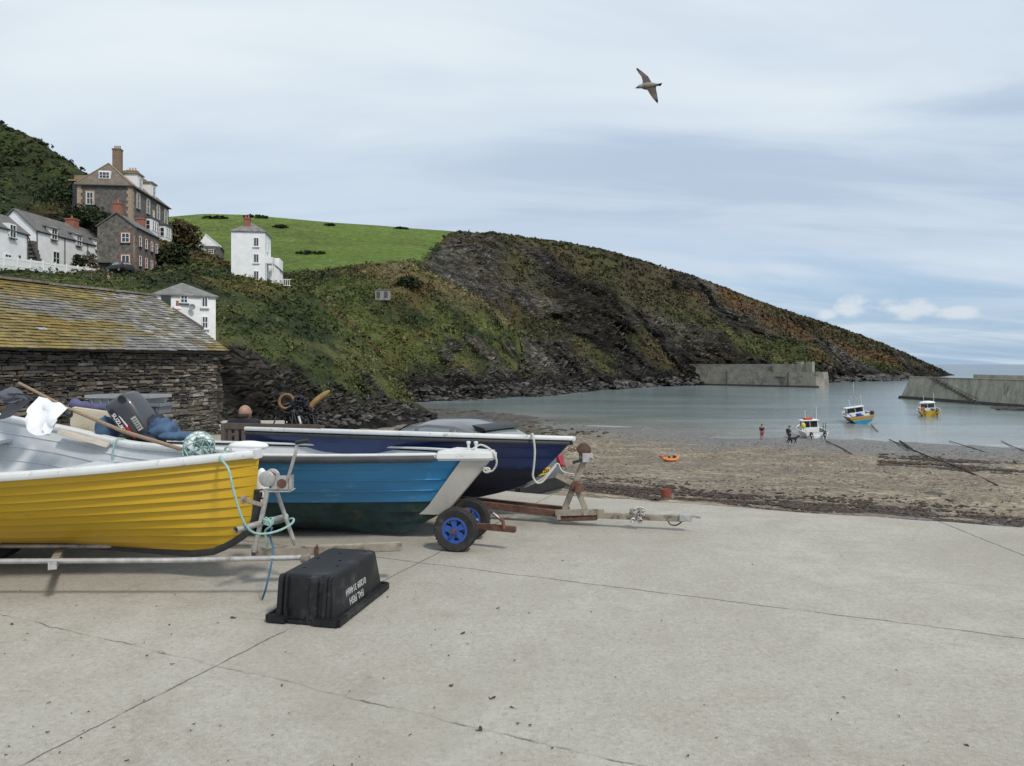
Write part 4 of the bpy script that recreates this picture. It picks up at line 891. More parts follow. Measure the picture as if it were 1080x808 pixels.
k = MB(); k.tube([pz(312.5, 467, 5.2), pz(326, 464.8, 5.14)], .015, 10); k.build('crank_grip', M['black'], tr, True, auto=True)
k = MB(); k.beam(pz(256, 527, 5.16), pz(276, 532.5, 5.25), .03, .03); k.box(pz(257, 527, 5.14), (.03, .05, .05)); k.build('bow_stop', M['rusty_cream'], tr, bevel=.004)
k = MB(); k.beam(pz(60, 590, 5.0)+Vector((0, -.05, -.03)), pz(60, 590, 5.75)+Vector((0, .05, .05)), .05, .05); k.build('cross_member', M['galv'], tr)
k = MB(); c = Vector((-4.25, 5.3, .27)); k.tube([c+Vector((0, -.75, 0)), c+Vector((0, .75, 0))], .03, 8); k.build('axle', M['rust'], tr, True, auto=True)
def wheel(root, c, axis, r, w, rim_mat, spokes=5, tname='wheel'):
    axis = Vector(axis).normalized(); k = MB(); pr = []
    for i in range(13):
        a = PI*i/12; pr.append((r-.022+.022*math.sin(a)**.5 if 0 < i < 12 else r-.05, -w/2*math.cos(a)))
    pr = [(r*.58, -w*.42)]+[(r*.62, -w*.46)]+pr[1:-1]+[(r*.62, w*.46), (r*.58, w*.42)]
    k.lathe(pr, c, axis, 36, False)
    for i in range(40):
        a = 2*PI*i/40; u = axis.orthogonal().normalized(); v = axis.cross(u); d = u*math.cos(a)+v*math.sin(a)
        k.obox(Vector(c)+d*(r-.001), d*.004, axis*w*.36, axis.cross(d)*r*.045)
    t = k.build(tname, M['rubber'], root, True, auto=True)
    k = MB(); k.lathe([(r*.60, -w*.40), (r*.60, -w*.46), (r*.50, -w*.46), (r*.48, -w*.2), (r*.48, w*.2), (r*.50, w*.46), (r*.60, w*.46), (r*.60, w*.4)], c, axis, 32, False)
    u = axis.orthogonal().normalized(); v = axis.cross(u)
    for i in range(spokes):
        a = 2*PI*i/spokes+.3; d = u*math.cos(a)+v*math.sin(a); e = axis.cross(d)
        k.prism([Vector(c)+d*r*.12-e*r*.09-axis*w*.36, Vector(c)+d*r*.51-e*r*.17-axis*w*.36, Vector(c)+d*r*.51+e*r*.17-axis*w*.36, Vector(c)+d*r*.12+e*r*.09-axis*w*.36], axis*w*.72)
    k.lathe([(0, -w*.42), (r*.2, -w*.42), (r*.2, w*.42), (0, w*.42)], c, axis, 18)
    k.build('rim', rim_mat, t, True, auto=True, recalc=True)
    k = MB(); k.lathe([(0, -w*.6), (r*.06, -w*.6), (r*.09, -w*.5), (r*.09, w*.5), (r*.06, w*.6), (0, w*.6)], c, axis, 12); k.build('hub', M['rust'], t, True, auto=True)
    return t
c = Vector((-4.25, 5.3, .27))
for s_ in (-1, 1): wheel(tr, c+Vector((0, .78*s_, 0)), (0, 1, 0), .27, .15, M['galv'])
# painter from the yellow bow to the winch post
k = MB(); pts = [yw(PY(.955, 1, -1, .0)+Vector((0, .04, .05))), yw(PY(.955, 1, -1, .05)+Vector((0, 0, .02)))]+[pz(x, y, d) for x, y, d in ((241, 495, 5.06), (247, 520, 5.05), (256, 548, 5.06), (266, 561, 5.1), (280, 563, 5.14), (296, 559, 5.22), (308, 552, 5.34), (308, 547, 5.42), (290, 552, 5.46), (281, 552, 5.3))]
k.tube(catmull(pts, 6), .0085, 7)
pts = [pz(x, y, d) for x, y, d in ((280, 546, 5.24), (284, 549, 5.2), (285, 555, 5.2), (280, 560, 5.22), (281, 572, 5.24), (282, 578, 5.24))]; k.tube(catmull(pts, 5), .009, 6)
for i in range(3): k.tube([pz(283, 548+2*i, 5.23)+Vector((.03*math.cos(a), .035*math.sin(a), .006*math.sin(a*2))) for a in [2*PI*j/12 for j in range(13)]], .009, 6)
o = k.build('mooring_rope', M['rope_green'], None, True); tag(o, 'pale green painter rope hanging from the yellow bow and tied round the winch post', 'rope')
k = MB(); k.tube(catmull([pz(287, 556, 5.2), pz(285, 566, 5.2), pz(288, 577, 5.19), pz(287, 590, 5.0), pz(284, 605, 4.96), pz(280, 622, 4.95), G(277, 632)+Vector((0, 0, .008))], 6), .007, 6)
tag(k.build('rope_tail', M['rope_blue'], None, True), 'frayed blue rope end dangling below the yellow boat trailer beside the black box', 'rope')

# ---------------------------------------------------------------- blue boat
BBL = 4.3; brot = (R(-2.6), 0, R(-14)); BBW = WZ(516, 6.62, .025)
blu = thing('dinghy', 'sky blue open boat with white bow block on a two wheeled trolley', 'boat', (0, 0, 0), brot, world=False)
bq = Euler(brot).to_matrix(); blu.location = BBW-bq@Vector((BBL, 0, 0))
PB = hull_surf(BBL, .74, 2.6, .40, .60, .26, .725, lambda t: .02*sm(.5, 1, t), .34, .9, keel_bow=.02, tr=.8, bow_min=.045)
def bw(p): return blu.location+bq@Vector(p)
k = MB(); build_hull(k, PB, 7, .010, 54, bands=lambda s: 1 if s < .30 else 0); k.build('hull', [M['blue'], M['antifoul']], blu, True, auto=True)
k = MB()
for sd in (1, -1):
    for s in (.58, .72): k.tube([PB(.04+.90*i/30, s, sd, .008) for i in range(31)], .008, 5)
k.build('chine_rail', M['blue'], blu, True)
k = MB(); build_liner(k, PB, .035, .30, .03, .90); k.build('lining', M['boat_inner'], blu, True, auto=True)
k = MB()
for sd in (1, -1): gunwale(k, PB, sd, rsec(.055, .06, .45), 0, .90, 40, -.008, .018)
k.build('rubbing_rail', mat('grey_black_fender_rail', (.045, .046, .05), .6, var=.3, vscale=10), blu, True, auto=True, recalc=True)
k = MB()
for sd in (1, -1): gunwale(k, PB, sd, rsec(.085, .02, .3), 0, .90, 40, .028, -.02)
k.build('gunwale_cap', M['boat_white'], blu, True, auto=True, recalc=True)
# bow: white stem plate and the heavy breasthook
k = MB(); rows = []
for s in np.linspace(.26, 1.0, 14):
    w0 = .045+.03*s; xx = PB(1, s, 1).x; rows.append([Vector((xx-.16-.04*s, -PB(.95, s, 1).y-.026, PB(1, s, 1).z)), Vector((xx-.02, -w0, PB(1, s, 1).z)), Vector((xx+.025, -w0*.5, PB(1, s, 1).z)), Vector((xx+.025, w0*.5, PB(1, s, 1).z)), Vector((xx-.02, w0, PB(1, s, 1).z)), Vector((xx-.16-.04*s, PB(.95, s, 1).y+.026, PB(1, s, 1).z))])
k.grid(rows[::-1])
k.build('stem', mat('chalky_white_paint', (.50, .48, .43), .7, var=.12, vscale=4, spot=(.3, .27, .22), spot_lo=.62, spot_hi=.72), blu, True, auto=True)
k = MB(); zt = PB(1, 1, 1).z; ring = []
for (x, y) in ((BBL-.42, -PB(.90, 1, 1).y-.03), (BBL+.0, -.11), (BBL+.05, -.06), (BBL+.05, .06), (BBL, .11), (BBL-.42, PB(.90, 1, 1).y+.03)): ring.append(Vector((x, y, zt-.03)))
k.prism(ring, (0, 0, .085)); k.build('bow_block', M['boat_white'], blu, bevel=.02, smooth=True, auto=True)
for x in (.20, .13):
    k = MB(); k.lathe([(.012, 0), (.012, .05), (.02, .06), (.02, .075), (0, .08)], (BBL-x, -.02, zt+.055), (0, 0, 1), 10); k.build('bollard', M['boat_white'], blu, True, auto=True)
k = MB(); k.tube(catmull([bw((BBL-.16, -.05, zt+.06)), bw((BBL-.1, .02, zt+.10)), bw((BBL-.0, -.03, zt+.07)), bw((BBL+.055, -.05, zt+.02)), bw((BBL+.07, -.04, zt-.06)), bw((BBL+.02, -.03, zt-.13)), bw((BBL-.05, -.05, zt-.10))], 6), .009, 6)
k.tube([bw((BBL-.02, -.04, zt-.12))+Vector((.03*math.cos(a), 0, .02*math.sin(a))) for a in [2*PI*j/10 for j in range(11)]], .01, 6)
tag(k.build('bow_line', M['rope_pale'], None, True), 'short grey rope looped over the white bow block of the blue boat', 'rope')
for t in (.36, .66):
    k = MB(); k.beam(PB(t, .80, 1, 0, .03), PB(t, .80, -1, 0, .03), .22, .03); k.build('thwart', M['boat_inner'], blu, bevel=.004)
# trolley
tro = thing('launching_trolley', 'two wheeled launching trolley with blue rims under the blue boat', 'trolley', WZ(481, 6.35, 0))
ax = Vector((.20, .98, 0)).normalized(); c0 = WZ(481, 6.33, .185); c1 = c0+ax*.46
for c in (c0, c1): wheel(tro, c, ax, .185, .105, mat('blue_rim_paint', (.03, .085, .32), .5, var=.15, vscale=20), 5)
k = MB(); k.tube([c0-ax*.09, c1+ax*.09], .018, 8); k.build('axle', M['rust'], tro, True, auto=True)
hd = Vector((.98, -.19, 0)).normalized()
k = MB(); m0 = (c0+c1)/2; e = m0+hd*.50-ax*.14+Vector((0, 0, .0)); k.beam(m0-hd*.12, e, .05, .05); k.build('drawbar', M['rust'], tro, bevel=.005)
k = MB(); k.tube([e-hd*.10, e-hd*.11+Vector((0, 0, .07)), e-hd*.19+Vector((0, 0, .13))], .016, 8); k.build('hook', M['rust'], tro, True, auto=True)
k = MB(); k.tube([e-hd*.11+Vector((0, 0, .07)), e-hd*.20+Vector((0, -.02, .14))], .009, 8); k.build('pin', M['galv'], tro, True)
k = MB(); k.box(m0+Vector((-.02, 0, .06)), (.10, .3, .10), R(-11)); k.build('cradle', M['rust'], tro, bevel=.01)

# ---------------------------------------------------------------- navy boat and its trailer
NL = 3.6; nrot = (R(-5.5), R(-.5), R(-22.5)); NBW = WZ(604, 7.42, .20)
nav = thing('motor_launch', 'navy blue open boat with white gunwale on a rusty trailer behind the blue boat', 'boat', (0, 0, 0), nrot, world=False)
nq = Euler(nrot).to_matrix(); nav.location = NBW-nq@Vector((NL, 0, 0))
PN = hull_surf(NL, .80, 2.4, .42, .62, .42, .645, lambda t: .0*t, .34, .85, keel_bow=.0, tr=.85)
k = MB(); build_hull(k, PN, 6, .006, 54, bands=lambda s: 1 if s < .34 else 0); k.build('hull', [M['navy'], M['navybot']], nav, True, auto=True)
k = MB(); build_liner(k, PN, .035, .3, .03, .94); k.build('lining', M['boat_inner'], nav, True, auto=True)
k = MB()
for sd in (1, -1): gunwale(k, PN, sd, rsec(.07, .045, .35), 0, .995, 44, .005, -.005)
k.grid([[PN(t, 1, sd)+Vector((0, 0, .026)) for t in (.86, .9, .94, .97, .99, 1.0)] for sd in (-1, 1)])
k.build('gunwale', M['boat_white'], nav, True, auto=True, recalc=True)
k = MB()
for sd in (1, -1): gunwale(k, PN, sd, rsec(.03, .035, .4), 0, .99, 44, -.045, .012)
k.build('rubbing_strake', M['keelband'], nav, True, auto=True, recalc=True)
def nw(p): return nav.location+nq@Vector(p)
ntr = thing('launch_trailer', 'rusty cream boat trailer with leaning winch post carrying the navy boat', 'trailer', WZ(600, 7.4, 0))
k = MB(); k.beam(W(400, 519, 7.95), W(592, 542, 7.42), .075, .06); k.build('chassis_beam', M['rust'], ntr, bevel=.004)
k = MB(); k.beam(W(470, 524, 8.35), W(600, 537.5, 7.62), .06, .05); k.build('chassis_beam', M['rust'], ntr, bevel=.004)
k = MB(); k.beam(W(586, 541, 7.38), W(637, 540, 7.28), .07, .055); k.box(W(589, 544, 7.38), (.04, .09, .07)); k.build('head_plate', M['rusty_cream'], ntr, bevel=.005)
k = MB(); k.beam(W(590, 547, 7.40), W(630, 546, 7.30), .09, .04); k.build('lower_plate', M['rust'], ntr, bevel=.005)
k = MB(); k.beam(W(630, 543.3, 7.28), W(722, 547, 7.08), .055, .055); k.build('drawbar', M['rusty_cream'], ntr, bevel=.004)
k = MB(); k.box(W(723, 546, 7.07), (.12, .075, .06), -.15); k.tube([W(728, 544, 7.05), W(739, 546, 7.0)], .012, 8); k.build('coupling', M['galv'], ntr, bevel=.006)
k = MB()
for i in range(26):
    a = i*.9; p = W(672, 544, 7.17)+Vector((.045*math.sin(i*1.7), .04*math.cos(i*2.3), .055*math.sin(i*1.1)+.01)); k.tube([p+Vector((.022*math.cos(b), .012*math.sin(a), .022*math.sin(b))) for b in [2*PI*j/8 for j in range(9)]], .007, 5)
k.build('chain', M['galv'], ntr, True)
k = MB(); k.tube(catmull([W(704, 548, 7.1), W(707, 553, 7.1), W(713, 554, 7.1), W(718, 551, 7.1), W(720, 548, 7.1)], 5), .007, 6); k.build('safety_chain', M['rust'], ntr, True)
for a, b in (((595, 538, 7.4), (617, 484, 7.34)), ((617.5, 537, 7.34), (605, 508, 7.4))):
    k = MB(); k.beam(W(*a), W(*b), .055, .05, (0, 1, 0)); k.build('post_leg', M['rusty_cream'], ntr, bevel=.005)
k = MB(); k.beam(W(606, 511, 7.36), W(586, 501, 7.3), .05, .045, (0, 1, 0)); k.build('bow_support', M['rusty_cream'], ntr, bevel=.005)
k = MB(); k.lathe([(0, -.05), (.045, -.05), (.05, 0), (.045, .05), (0, .05)], W(607, 512, 7.34), (0, 1, 0), 14); k.box(W(609, 515, 7.33), (.09, .11, .06), .3); k.build('pivot', M['rust'], ntr, True, auto=True)
k = MB()
for y in (-.05, .05): k.lathe([(0, -.006), (.058, -.006), (.066, 0), (.058, .006), (0, .006)], W(616, 474.5, 7.34)+Vector((0, y, 0)), (0, 1, 0), 22)
k.lathe([(.03, -.05), (.03, .05)], W(616, 474.5, 7.34), (0, 1, 0), 14); k.build('winch_drum', mat('rusty_drum', (.095, .055, .04), .8, .2, var=.3, vscale=16), ntr, True, auto=True)
k = MB(); k.box(W(618, 482, 7.34), (.11, .13, .09), .2); k.beam(W(622, 482, 7.3), W(626, 485, 7.24), .02); k.build('winch_frame', M['galv'], ntr, bevel=.004)
k = MB(); k.beam(W(617, 484, 7.3), W(604, 488, 7.28), .025); k.build('bow_stop', M['black'], ntr)
k = MB()
for i in range(5): k.tube([W(601+3*i, 474+1.2*math.sin(i*2), 7.34)+Vector((.018*math.cos(b), .016*math.sin(b)*(i % 2), .016*math.sin(b))) for b in [2*PI*j/8 for j in range(9)]], .005, 5)
k.build('winch_chain', M['rust'], ntr, True)
wa = Vector((.38, .92, 0)).normalized(); wc = nw((.95, 0, 0)); wc.z = .24
for s_ in (-1, 1): wheel(ntr, wc+wa*.72*s_, wa, .24, .13, M['galv'])
k = MB(); k.tube([wc-wa*.7, wc+wa*.7], .025, 8); k.build('axle', M['rust'], ntr, True)
k = MB(); pts = [W(x, y, d) for x, y, d in ((560, 459, 7.42), (562, 459, 7.28), (564, 475, 7.27), (563, 492, 7.29), (562, 502, 7.3), (566, 509, 7.3), (572, 508, 7.3), (579, 500, 7.31), (587, 490, 7.34))]; k.tube(catmull(pts, 6), .011, 7)
pts = [W(x, y, d) for x, y, d in ((553, 514, 7.5), (562, 510, 7.34), (572, 505, 7.32), (580, 497, 7.32), (588, 489, 7.33), (592, 496, 7.33), (598, 499, 7.34), (606, 500, 7.36))]; k.tube(catmull(pts, 6), .008, 7)
tag(k.build('bow_rope', M['rope_pale'], None, True), 'grey white rope looped down the bow of the navy boat to its winch post', 'rope')
# ================================================================== gear lying in the boats
SUZ = mat('outboard_cowl', (.052, .055, .062), .38, var=.08, vscale=6, coat=.2)
def build_outboard():
    # tilted motor hung on the blue boat: cowl axis leans to the left, top towards the upper left
    c = W(140, 439, 6.75); t = thing('outboard_motor', 'dark grey outboard motor with white lettering tilted up between the boats', 'outboard motor', c)
    up = Vector((-.50, -.05, .80)).normalized(); fr = Vector((.80, -.16, .52)); fr = (fr-up*fr.dot(up)).normalized(); sd = fr.cross(up)   # sd: away/near
    if sd.y > 0: sd = -sd
    k = MB(); rings = []
    for h, a, b, o in ((-.255, .08, .085, .0), (-.22, .115, .115, .0), (-.10, .137, .13, .01), (.08, .137, .13, .01), (.17, .13, .122, .0), (.20, .11, .10, -.005), (.212, .07, .06, -.01)):
        r = []
        for i in range(28):
            q = 2*PI*i/28; cx, sx = math.cos(q), math.sin(q); r.append(c+up*h+fr*(o+a*abs(cx)**.42*(1 if cx > 0 else -1))+sd*(b*abs(sx)**.42*(1 if sx > 0 else -1)))
        rings.append(r)
    k.loft(rings); cowl = k.build('cowl', SUZ, t, True, auto=True, recalc=True)
    n = sd
    def on(a, h, off=.133): return c+fr*(a*.74)+up*h+n*off
    k = MB(); k.prism([on(-.115, .13), on(-.06, .135), on(-.03, -.02), on(-.05, -.17), on(-.10, -.17)], n*.002); k.build('side_recess', M['black'], cowl)
    k = MB(); put_text(k, 'SUZUKI', .050, on(-.078, .0, .137), -up, fr, .001, 1.05); k.build('lettering', M['white'], cowl)
    k = MB(); k.prism([on(-.03, .03, .1345), on(.0, -.06, .1345), on(-.005, -.205, .1345), on(-.045, -.16, .1345), on(-.035, -.09, .1345)], n*.0025); k.build('red_flash', mat('red_decal', (.42, .015, .02), .4), cowl)
    k = MB(); k.prism([on(-.03, .05, .1355), on(-.015, .03, .1355), on(.004, -.07, .1355), on(-.012, -.08, .1355)], n*.0025); k.build('white_flash', M['white'], cowl)
    k = MB(); k.prism([on(.085, -.03, .1345), on(.155, -.03, .1345), on(.155, -.165, .1345), on(.085, -.165, .1345)], n*.002); k.build('data_label', mat('worn_label', (.42, .41, .36), .6, var=.25, vscale=60), cowl)
    k = MB()
    for a in range(5): k.prism([on(.094, -.05-.022*a, .137), on(.145, -.05-.022*a, .137), on(.145, -.058-.022*a, .137), on(.094, -.058-.022*a, .137)], n*.001)
    k.build('label_print', M['black'], cowl)
    k = MB(); k.lathe([(.0, 0), (.036, 0), (.04, .008), (.036, .016), (.02, .012), (0, .012)], on(.115, .155, .112), n, 20); k.build('air_intake', M['black'], cowl, True, auto=True)
    k = MB(); k.loft([[c+up*h+fr*(a*math.cos(q)+o)+sd*b*math.sin(q) for q in [2*PI*i/14 for i in range(14)]] for h, a, b, o in ((-.25, .09, .07, 0), (-.34, .075, .055, -.02), (-.44, .06, .045, -.06), (-.50, .05, .035, -.12))])
    k.box(c+up*-.34+fr*.09, (.09, .10, .10), .4); k.tube([c+up*-.36+fr*.02+sd*.07, c+up*-.42-fr*.16+sd*.07], .022, 8)
    k.tube([c+up*-.33-fr*.06+sd*.04, c+up*-.36-fr*.16+sd*.05, c+up*-.46-fr*.18+sd*.06, c+up*-.5-fr*.1+sd*.06], .018, 8)
    k.build('bracket', mat('greasy_dark_metal', (.05, .048, .045), .5, .4, var=.4, vscale=20, spot=(.16, .09, .04), spot_lo=.58, spot_hi=.66), t, True, auto=True)
    a = c+up*-.40; b = W(103, 470, 6.70); k = MB(); k.loft([[p+Vector((0, w*math.cos(q), h*math.sin(q))) for q in [2*PI*i/10 for i in range(10)]] for p, w, h in ((a, .035, .045), (a*.5+b*.5, .03, .05), (b, .012, .02))]); k.build('drive_leg', SUZ, t, True, auto=True, recalc=True)
    return t
build_outboard()
# beige seat box lid with a round emblem
def build_lid():
    d = 6.9; P = [W(77, 430, d+.1), W(111, 440, d), W(108, 470, d), W(83, 462, d+.05), W(73, 446, d+.1)]
    P = [W(74, 430, d+.1), W(117, 436, d+.02), W(124, 452, d), W(106, 471, d), W(80, 463, d+.05), W(73, 448, d+.1)]
    t = thing('seat_lid', 'cream moulded seat lid with a round emblem standing on edge behind the yellow boat', 'lid', P[3])
    k = MB(); k.prism(P, (.01, .06, .012)); k.build('panel', mat('cream_moulding', (.50, .45, .34), .6, var=.12, vscale=6, spot=(.3, .25, .17), spot_lo=.62, spot_hi=.74), t, bevel=.012, smooth=True, auto=True)
    k = MB(); c = W(89.5, 451.5, d-.012); k.tube([c+Vector((.036*math.cos(a), 0, .038*math.sin(a))) for a in [2*PI*i/24 for i in range(25)]], .0022, 5)
    for x in (-.012, .012): k.tube([c+Vector((x-.006, 0, -.018)), c+Vector((x, 0, .018)), c+Vector((x+.006, 0, -.018))], .002, 5)
    k.build('emblem', mat('tan_print', (.30, .22, .13), .7), t, True)
build_lid()
def cloth(corners, n, m_, amp, seed, sag=0.0, thick=.004):
    A, B_, C_, D_ = map(Vector, corners); rows = []
    for i in range(n+1):
        u = i/n; row = []
        for j in range(m_+1):
            v = j/m_; p = (A*(1-u)+B_*u)*(1-v)+(D_*(1-u)+C_*u)*v
            w = vnoise(np.array([[u*3.1+seed, v*2.3, seed*.7]]))[0]-.5; w2 = vnoise(np.array([[u*7+seed, v*6, seed]]))[0]-.5
            p = p+Vector((w2*.5*amp, (w*1.6+w2*.6)*amp, w2*amp*.6-sag*math.sin(PI*u)*v)); row.append(p)
        rows.append(row)
    k = MB(); k.grid(rows); k.grid([[p+Vector((0, thick, 0)) for p in r] for r in rows][::-1]); return k
d = 6.35
flagm = mat('white_flag_cloth', (.72, .73, .74), .9, var=.05, vscale=5); dark = mat('black_flag_cloth', (.035, .037, .045), .9, var=.2, vscale=5)
pole = thing('flag_pole', 'bare wooden pole with torn white and black flags lying over the yellow boat', 'pole', W(192, 474, 5.75))
k = MB(); k.tube([W(20, 404, 6.75), W(70, 430, 6.45), W(130, 455, 6.15), W(192, 474, 5.75)], [.013, .014, .016, .016], 9); k.build('shaft', mat('pale_ash_wood', (.26, .18, .11), .7, var=.2, vscale=9, stretch=(4, 4, 4)), pole, True, auto=True)
k = cloth((W(38, 419, 6.5), W(70, 430, 6.4), W(49, 459, 6.25), W(24, 447, 6.35)), 12, 12, .07, 2.2, .03); k.build('white_flag', flagm, pole, True)
k = cloth((W(56, 431, 6.42), W(66, 431, 6.40), W(49, 462, 6.28), W(44, 450, 6.3)), 6, 10, .04, 5.2); k.build('white_flag', flagm, pole, True)
k = cloth((W(-14, 421, 6.9), W(10, 408, 6.8), W(37, 420, 6.55), W(12, 424, 6.7)), 10, 8, .06, 3.7); k.build('black_flag', mat('slate_flag_cloth', (.10, .105, .125), .9, var=.2, vscale=5), pole, True)
k = cloth((W(10, 425, 6.75), W(38, 420, 6.6), W(10, 440, 6.45), W(-4, 444, 6.6)), 10, 8, .05, 6.7); k.build('black_flag', dark, pole, True)
k = MB(); k.prism([W(2, 440, 6.7), W(12, 427, 6.72), W(16, 428, 6.7), W(6, 440, 6.65)], (0, .004, 0)); k.build('white_flag', flagm, pole)
k = MB(); k.ball(W(73, 437, 6.38), (.03, .03, .035), 10, 6); k.build('lashing', M['black'], pole, True)
# navy tarpaulin roll
k = MB(); pts = [W(x, y, 7.2) for x, y in ((76, 425), (88, 428), (100, 430), (112, 430), (122, 431))]; k.tube(catmull(pts, 5), [.045+.008*math.sin(i*1.3) for i in range(21)], 12)
tag(k.build('cushion', mat('violet_grey_canvas', (.10, .10, .20), .85, var=.2, vscale=8, bump=.006, bscale=14), None, True, auto=True), 'rolled violet blue canvas cushion lying on the cream seat lid', 'cushion')
k = MB()
for (x, y, r) in ((60, 424, .04), (66, 426, .05), (72, 429, .045), (62, 431, .04), (70, 433, .05), (80, 433, .04)): k.icos(W(x, y, 7.2), r, 2, .15)
tag(k.build('black_bag', M['black'], None, True), 'crumpled black bag beside the violet canvas cushion', 'bag')
def crate(name, label, c, w, dd, h, m, rz):
    t = thing(name, label, 'crate', c, (0, 0, rz), world=False)
    k = MB(); o = [(-w/2, -dd/2), (w/2, -dd/2), (w/2, dd/2), (-w/2, dd/2)]
    def ring(f, z): return [Vector((x*f, y*f, z)) for x, y in o]
    k.loft([ring(.90, 0), ring(1, h), ring(.95, h), ring(.86, .012)]); b = k.build('tub', m, t, bevel=.004)
    k = MB(); r0 = [Vector((x*1.05, y*1.07, h)) for x, y in o]
    for i in range(4): k.beam(r0[i], r0[(i+1) % 4], .02, .03)
    k.build('rim', m, t)
    for i in range(7):
        k = MB(); x = -w/2+w*(i+.5)/7; k.beam((x*.95, -dd/2*.93, .02), (x, -dd/2*1.0, h*.92), .012, .02, (0, 1, 0)); k.build('rib', m, t)
    return t
gp = mat('grey_crate_plastic', (.30, .31, .315), .55, var=.1, vscale=6)
crate('fish_crate', 'pale grey fish crate behind the outboard motor, larger of the two', W(136, 432, 7.35), .62, .36, .135, gp, R(-6))
crate('fish_crate', 'small grey ribbed crate tucked low to the right of the larger grey crate', W(162, 436, 7.3), .26, .24, .09, mat('dark_grey_crate', (.17, .175, .18), .6, var=.15), R(-6))
# denim-blue waterproofs
def bundle(name, label, spots, m):
    k = MB()
    for (x, y, d, r, sq) in spots:
        k2 = MB(); k2.icos(W(x, y, d), r, 3, .02, sq); q = np.array(k2.v); nrm = q-np.array(W(x, y, d)); q = q+nrm*((fbm(q, 7, 2, 6, True)-.6)[:, None]*1.1+(fbm(q*[1, 1, .4], 22, 2, 9, True)-.6)[:, None]*.5); k.add([tuple(p) for p in q], k2.f)
    tag(k.build(name, m, None, True), label, 'clothing')
den = mat('denim_blue_oilskin', (.05, .095, .17), .8, var=.35, vscale=10); nav_ = mat('navy_oilskin', (.014, .018, .035), .6, var=.3, vscale=8)
bundle('oilskin', 'crumpled blue oilskin below the outboard cowl beside the cream lid', [(113, 455, 6.8, .10, (.75, .8, 1.15)), (119, 449, 6.85, .09, (1, .8, .8))], den)
bundle('oilskin', 'crumpled blue oilskin bundle right of the outboard near the netted float', [(176, 455, 6.7, .10, (1.2, .9, .7)), (186, 460, 6.6, .08, (1.5, .9, .5)), (168, 450, 6.75, .08, (1, 1, .9))], den)
bundle('jacket', 'dark navy jacket heaped against the right side of the outboard', [(164, 450, 6.75, .09, (1, .8, 1)), (170, 447, 6.9, .07, (1.2, .8, .8)), (160, 462, 6.7, .09, (1.3, .8, .6))], nav_)
k = MB(); k.prism([W(60, 457, 6.75), W(66, 456.5, 6.8), W(116, 470, 6.55), W(112, 472, 6.5)], (.0, .02, .025)); tag(k.build('plank', mat('bare_pale_plank', (.50, .44, .36), .7, var=.15, vscale=8), None), 'pale bare plank lying along the far side of the yellow boat', 'plank')
# netted float
def build_float():
    c = W(210, 470.5, 5.55); r = .108; t = thing('netted_float', 'white and dark ball float in sea green netting at the yellow bow', 'float', c)
    k = MB(); k.ball(c, r, 28, 18); k.build('ball', mat('float_ball', (.70, .72, .72), .4, var=.08, spot=(.03, .075, .065), spot_lo=.52, spot_hi=.56, spot_scale=7), t, True)
    k = MB(); bm = bmesh.new(); bmesh.ops.create_icosphere(bm, subdivisions=2, radius=r*1.03); q = Euler((.3, .5, .2)).to_matrix()
    for e in bm.edges:
        a, b = (c+q@v.co for v in e.verts); m_ = (a+b)/2; m_ = c+(m_-c).normalized()*r*1.035
        if True: k.tube([a, m_, b], .0028, 4, False)
    bm.free()
    for i in range(14):
        a = 2*PI*i/14; k.tube([c+Vector((r*1.06*math.cos(a), r*1.06*math.sin(a)-.0, -.035-.03*math.sin(i*2.))), c+Vector((r*1.08*math.cos(a+.35), r*1.08*math.sin(a+.35), -.06)), c+Vector((r*1.0*math.cos(a+.6), r*1.0*math.sin(a+.6), -.085))], .006, 5)
    k.build('net', M['rope_green'], t, True)
build_float()
for lab, p, sq in (('white fender lying along the blue boat gunwale behind the yellow bow', W(262, 470.5, 6.95), (.19, .09, .05)),):
    k = MB(); k.ball(p, sq, 20, 10); tag(k.build('fender', M['white'], None, True), lab, 'fender')
k = MB(); k.ball(W(276, 514, 5.75), (.055, .05, .15), 18, 12); tag(k.build('fender', M['white'], None, True), 'white fender hanging on the near side of the blue boat behind the winch post', 'fender')

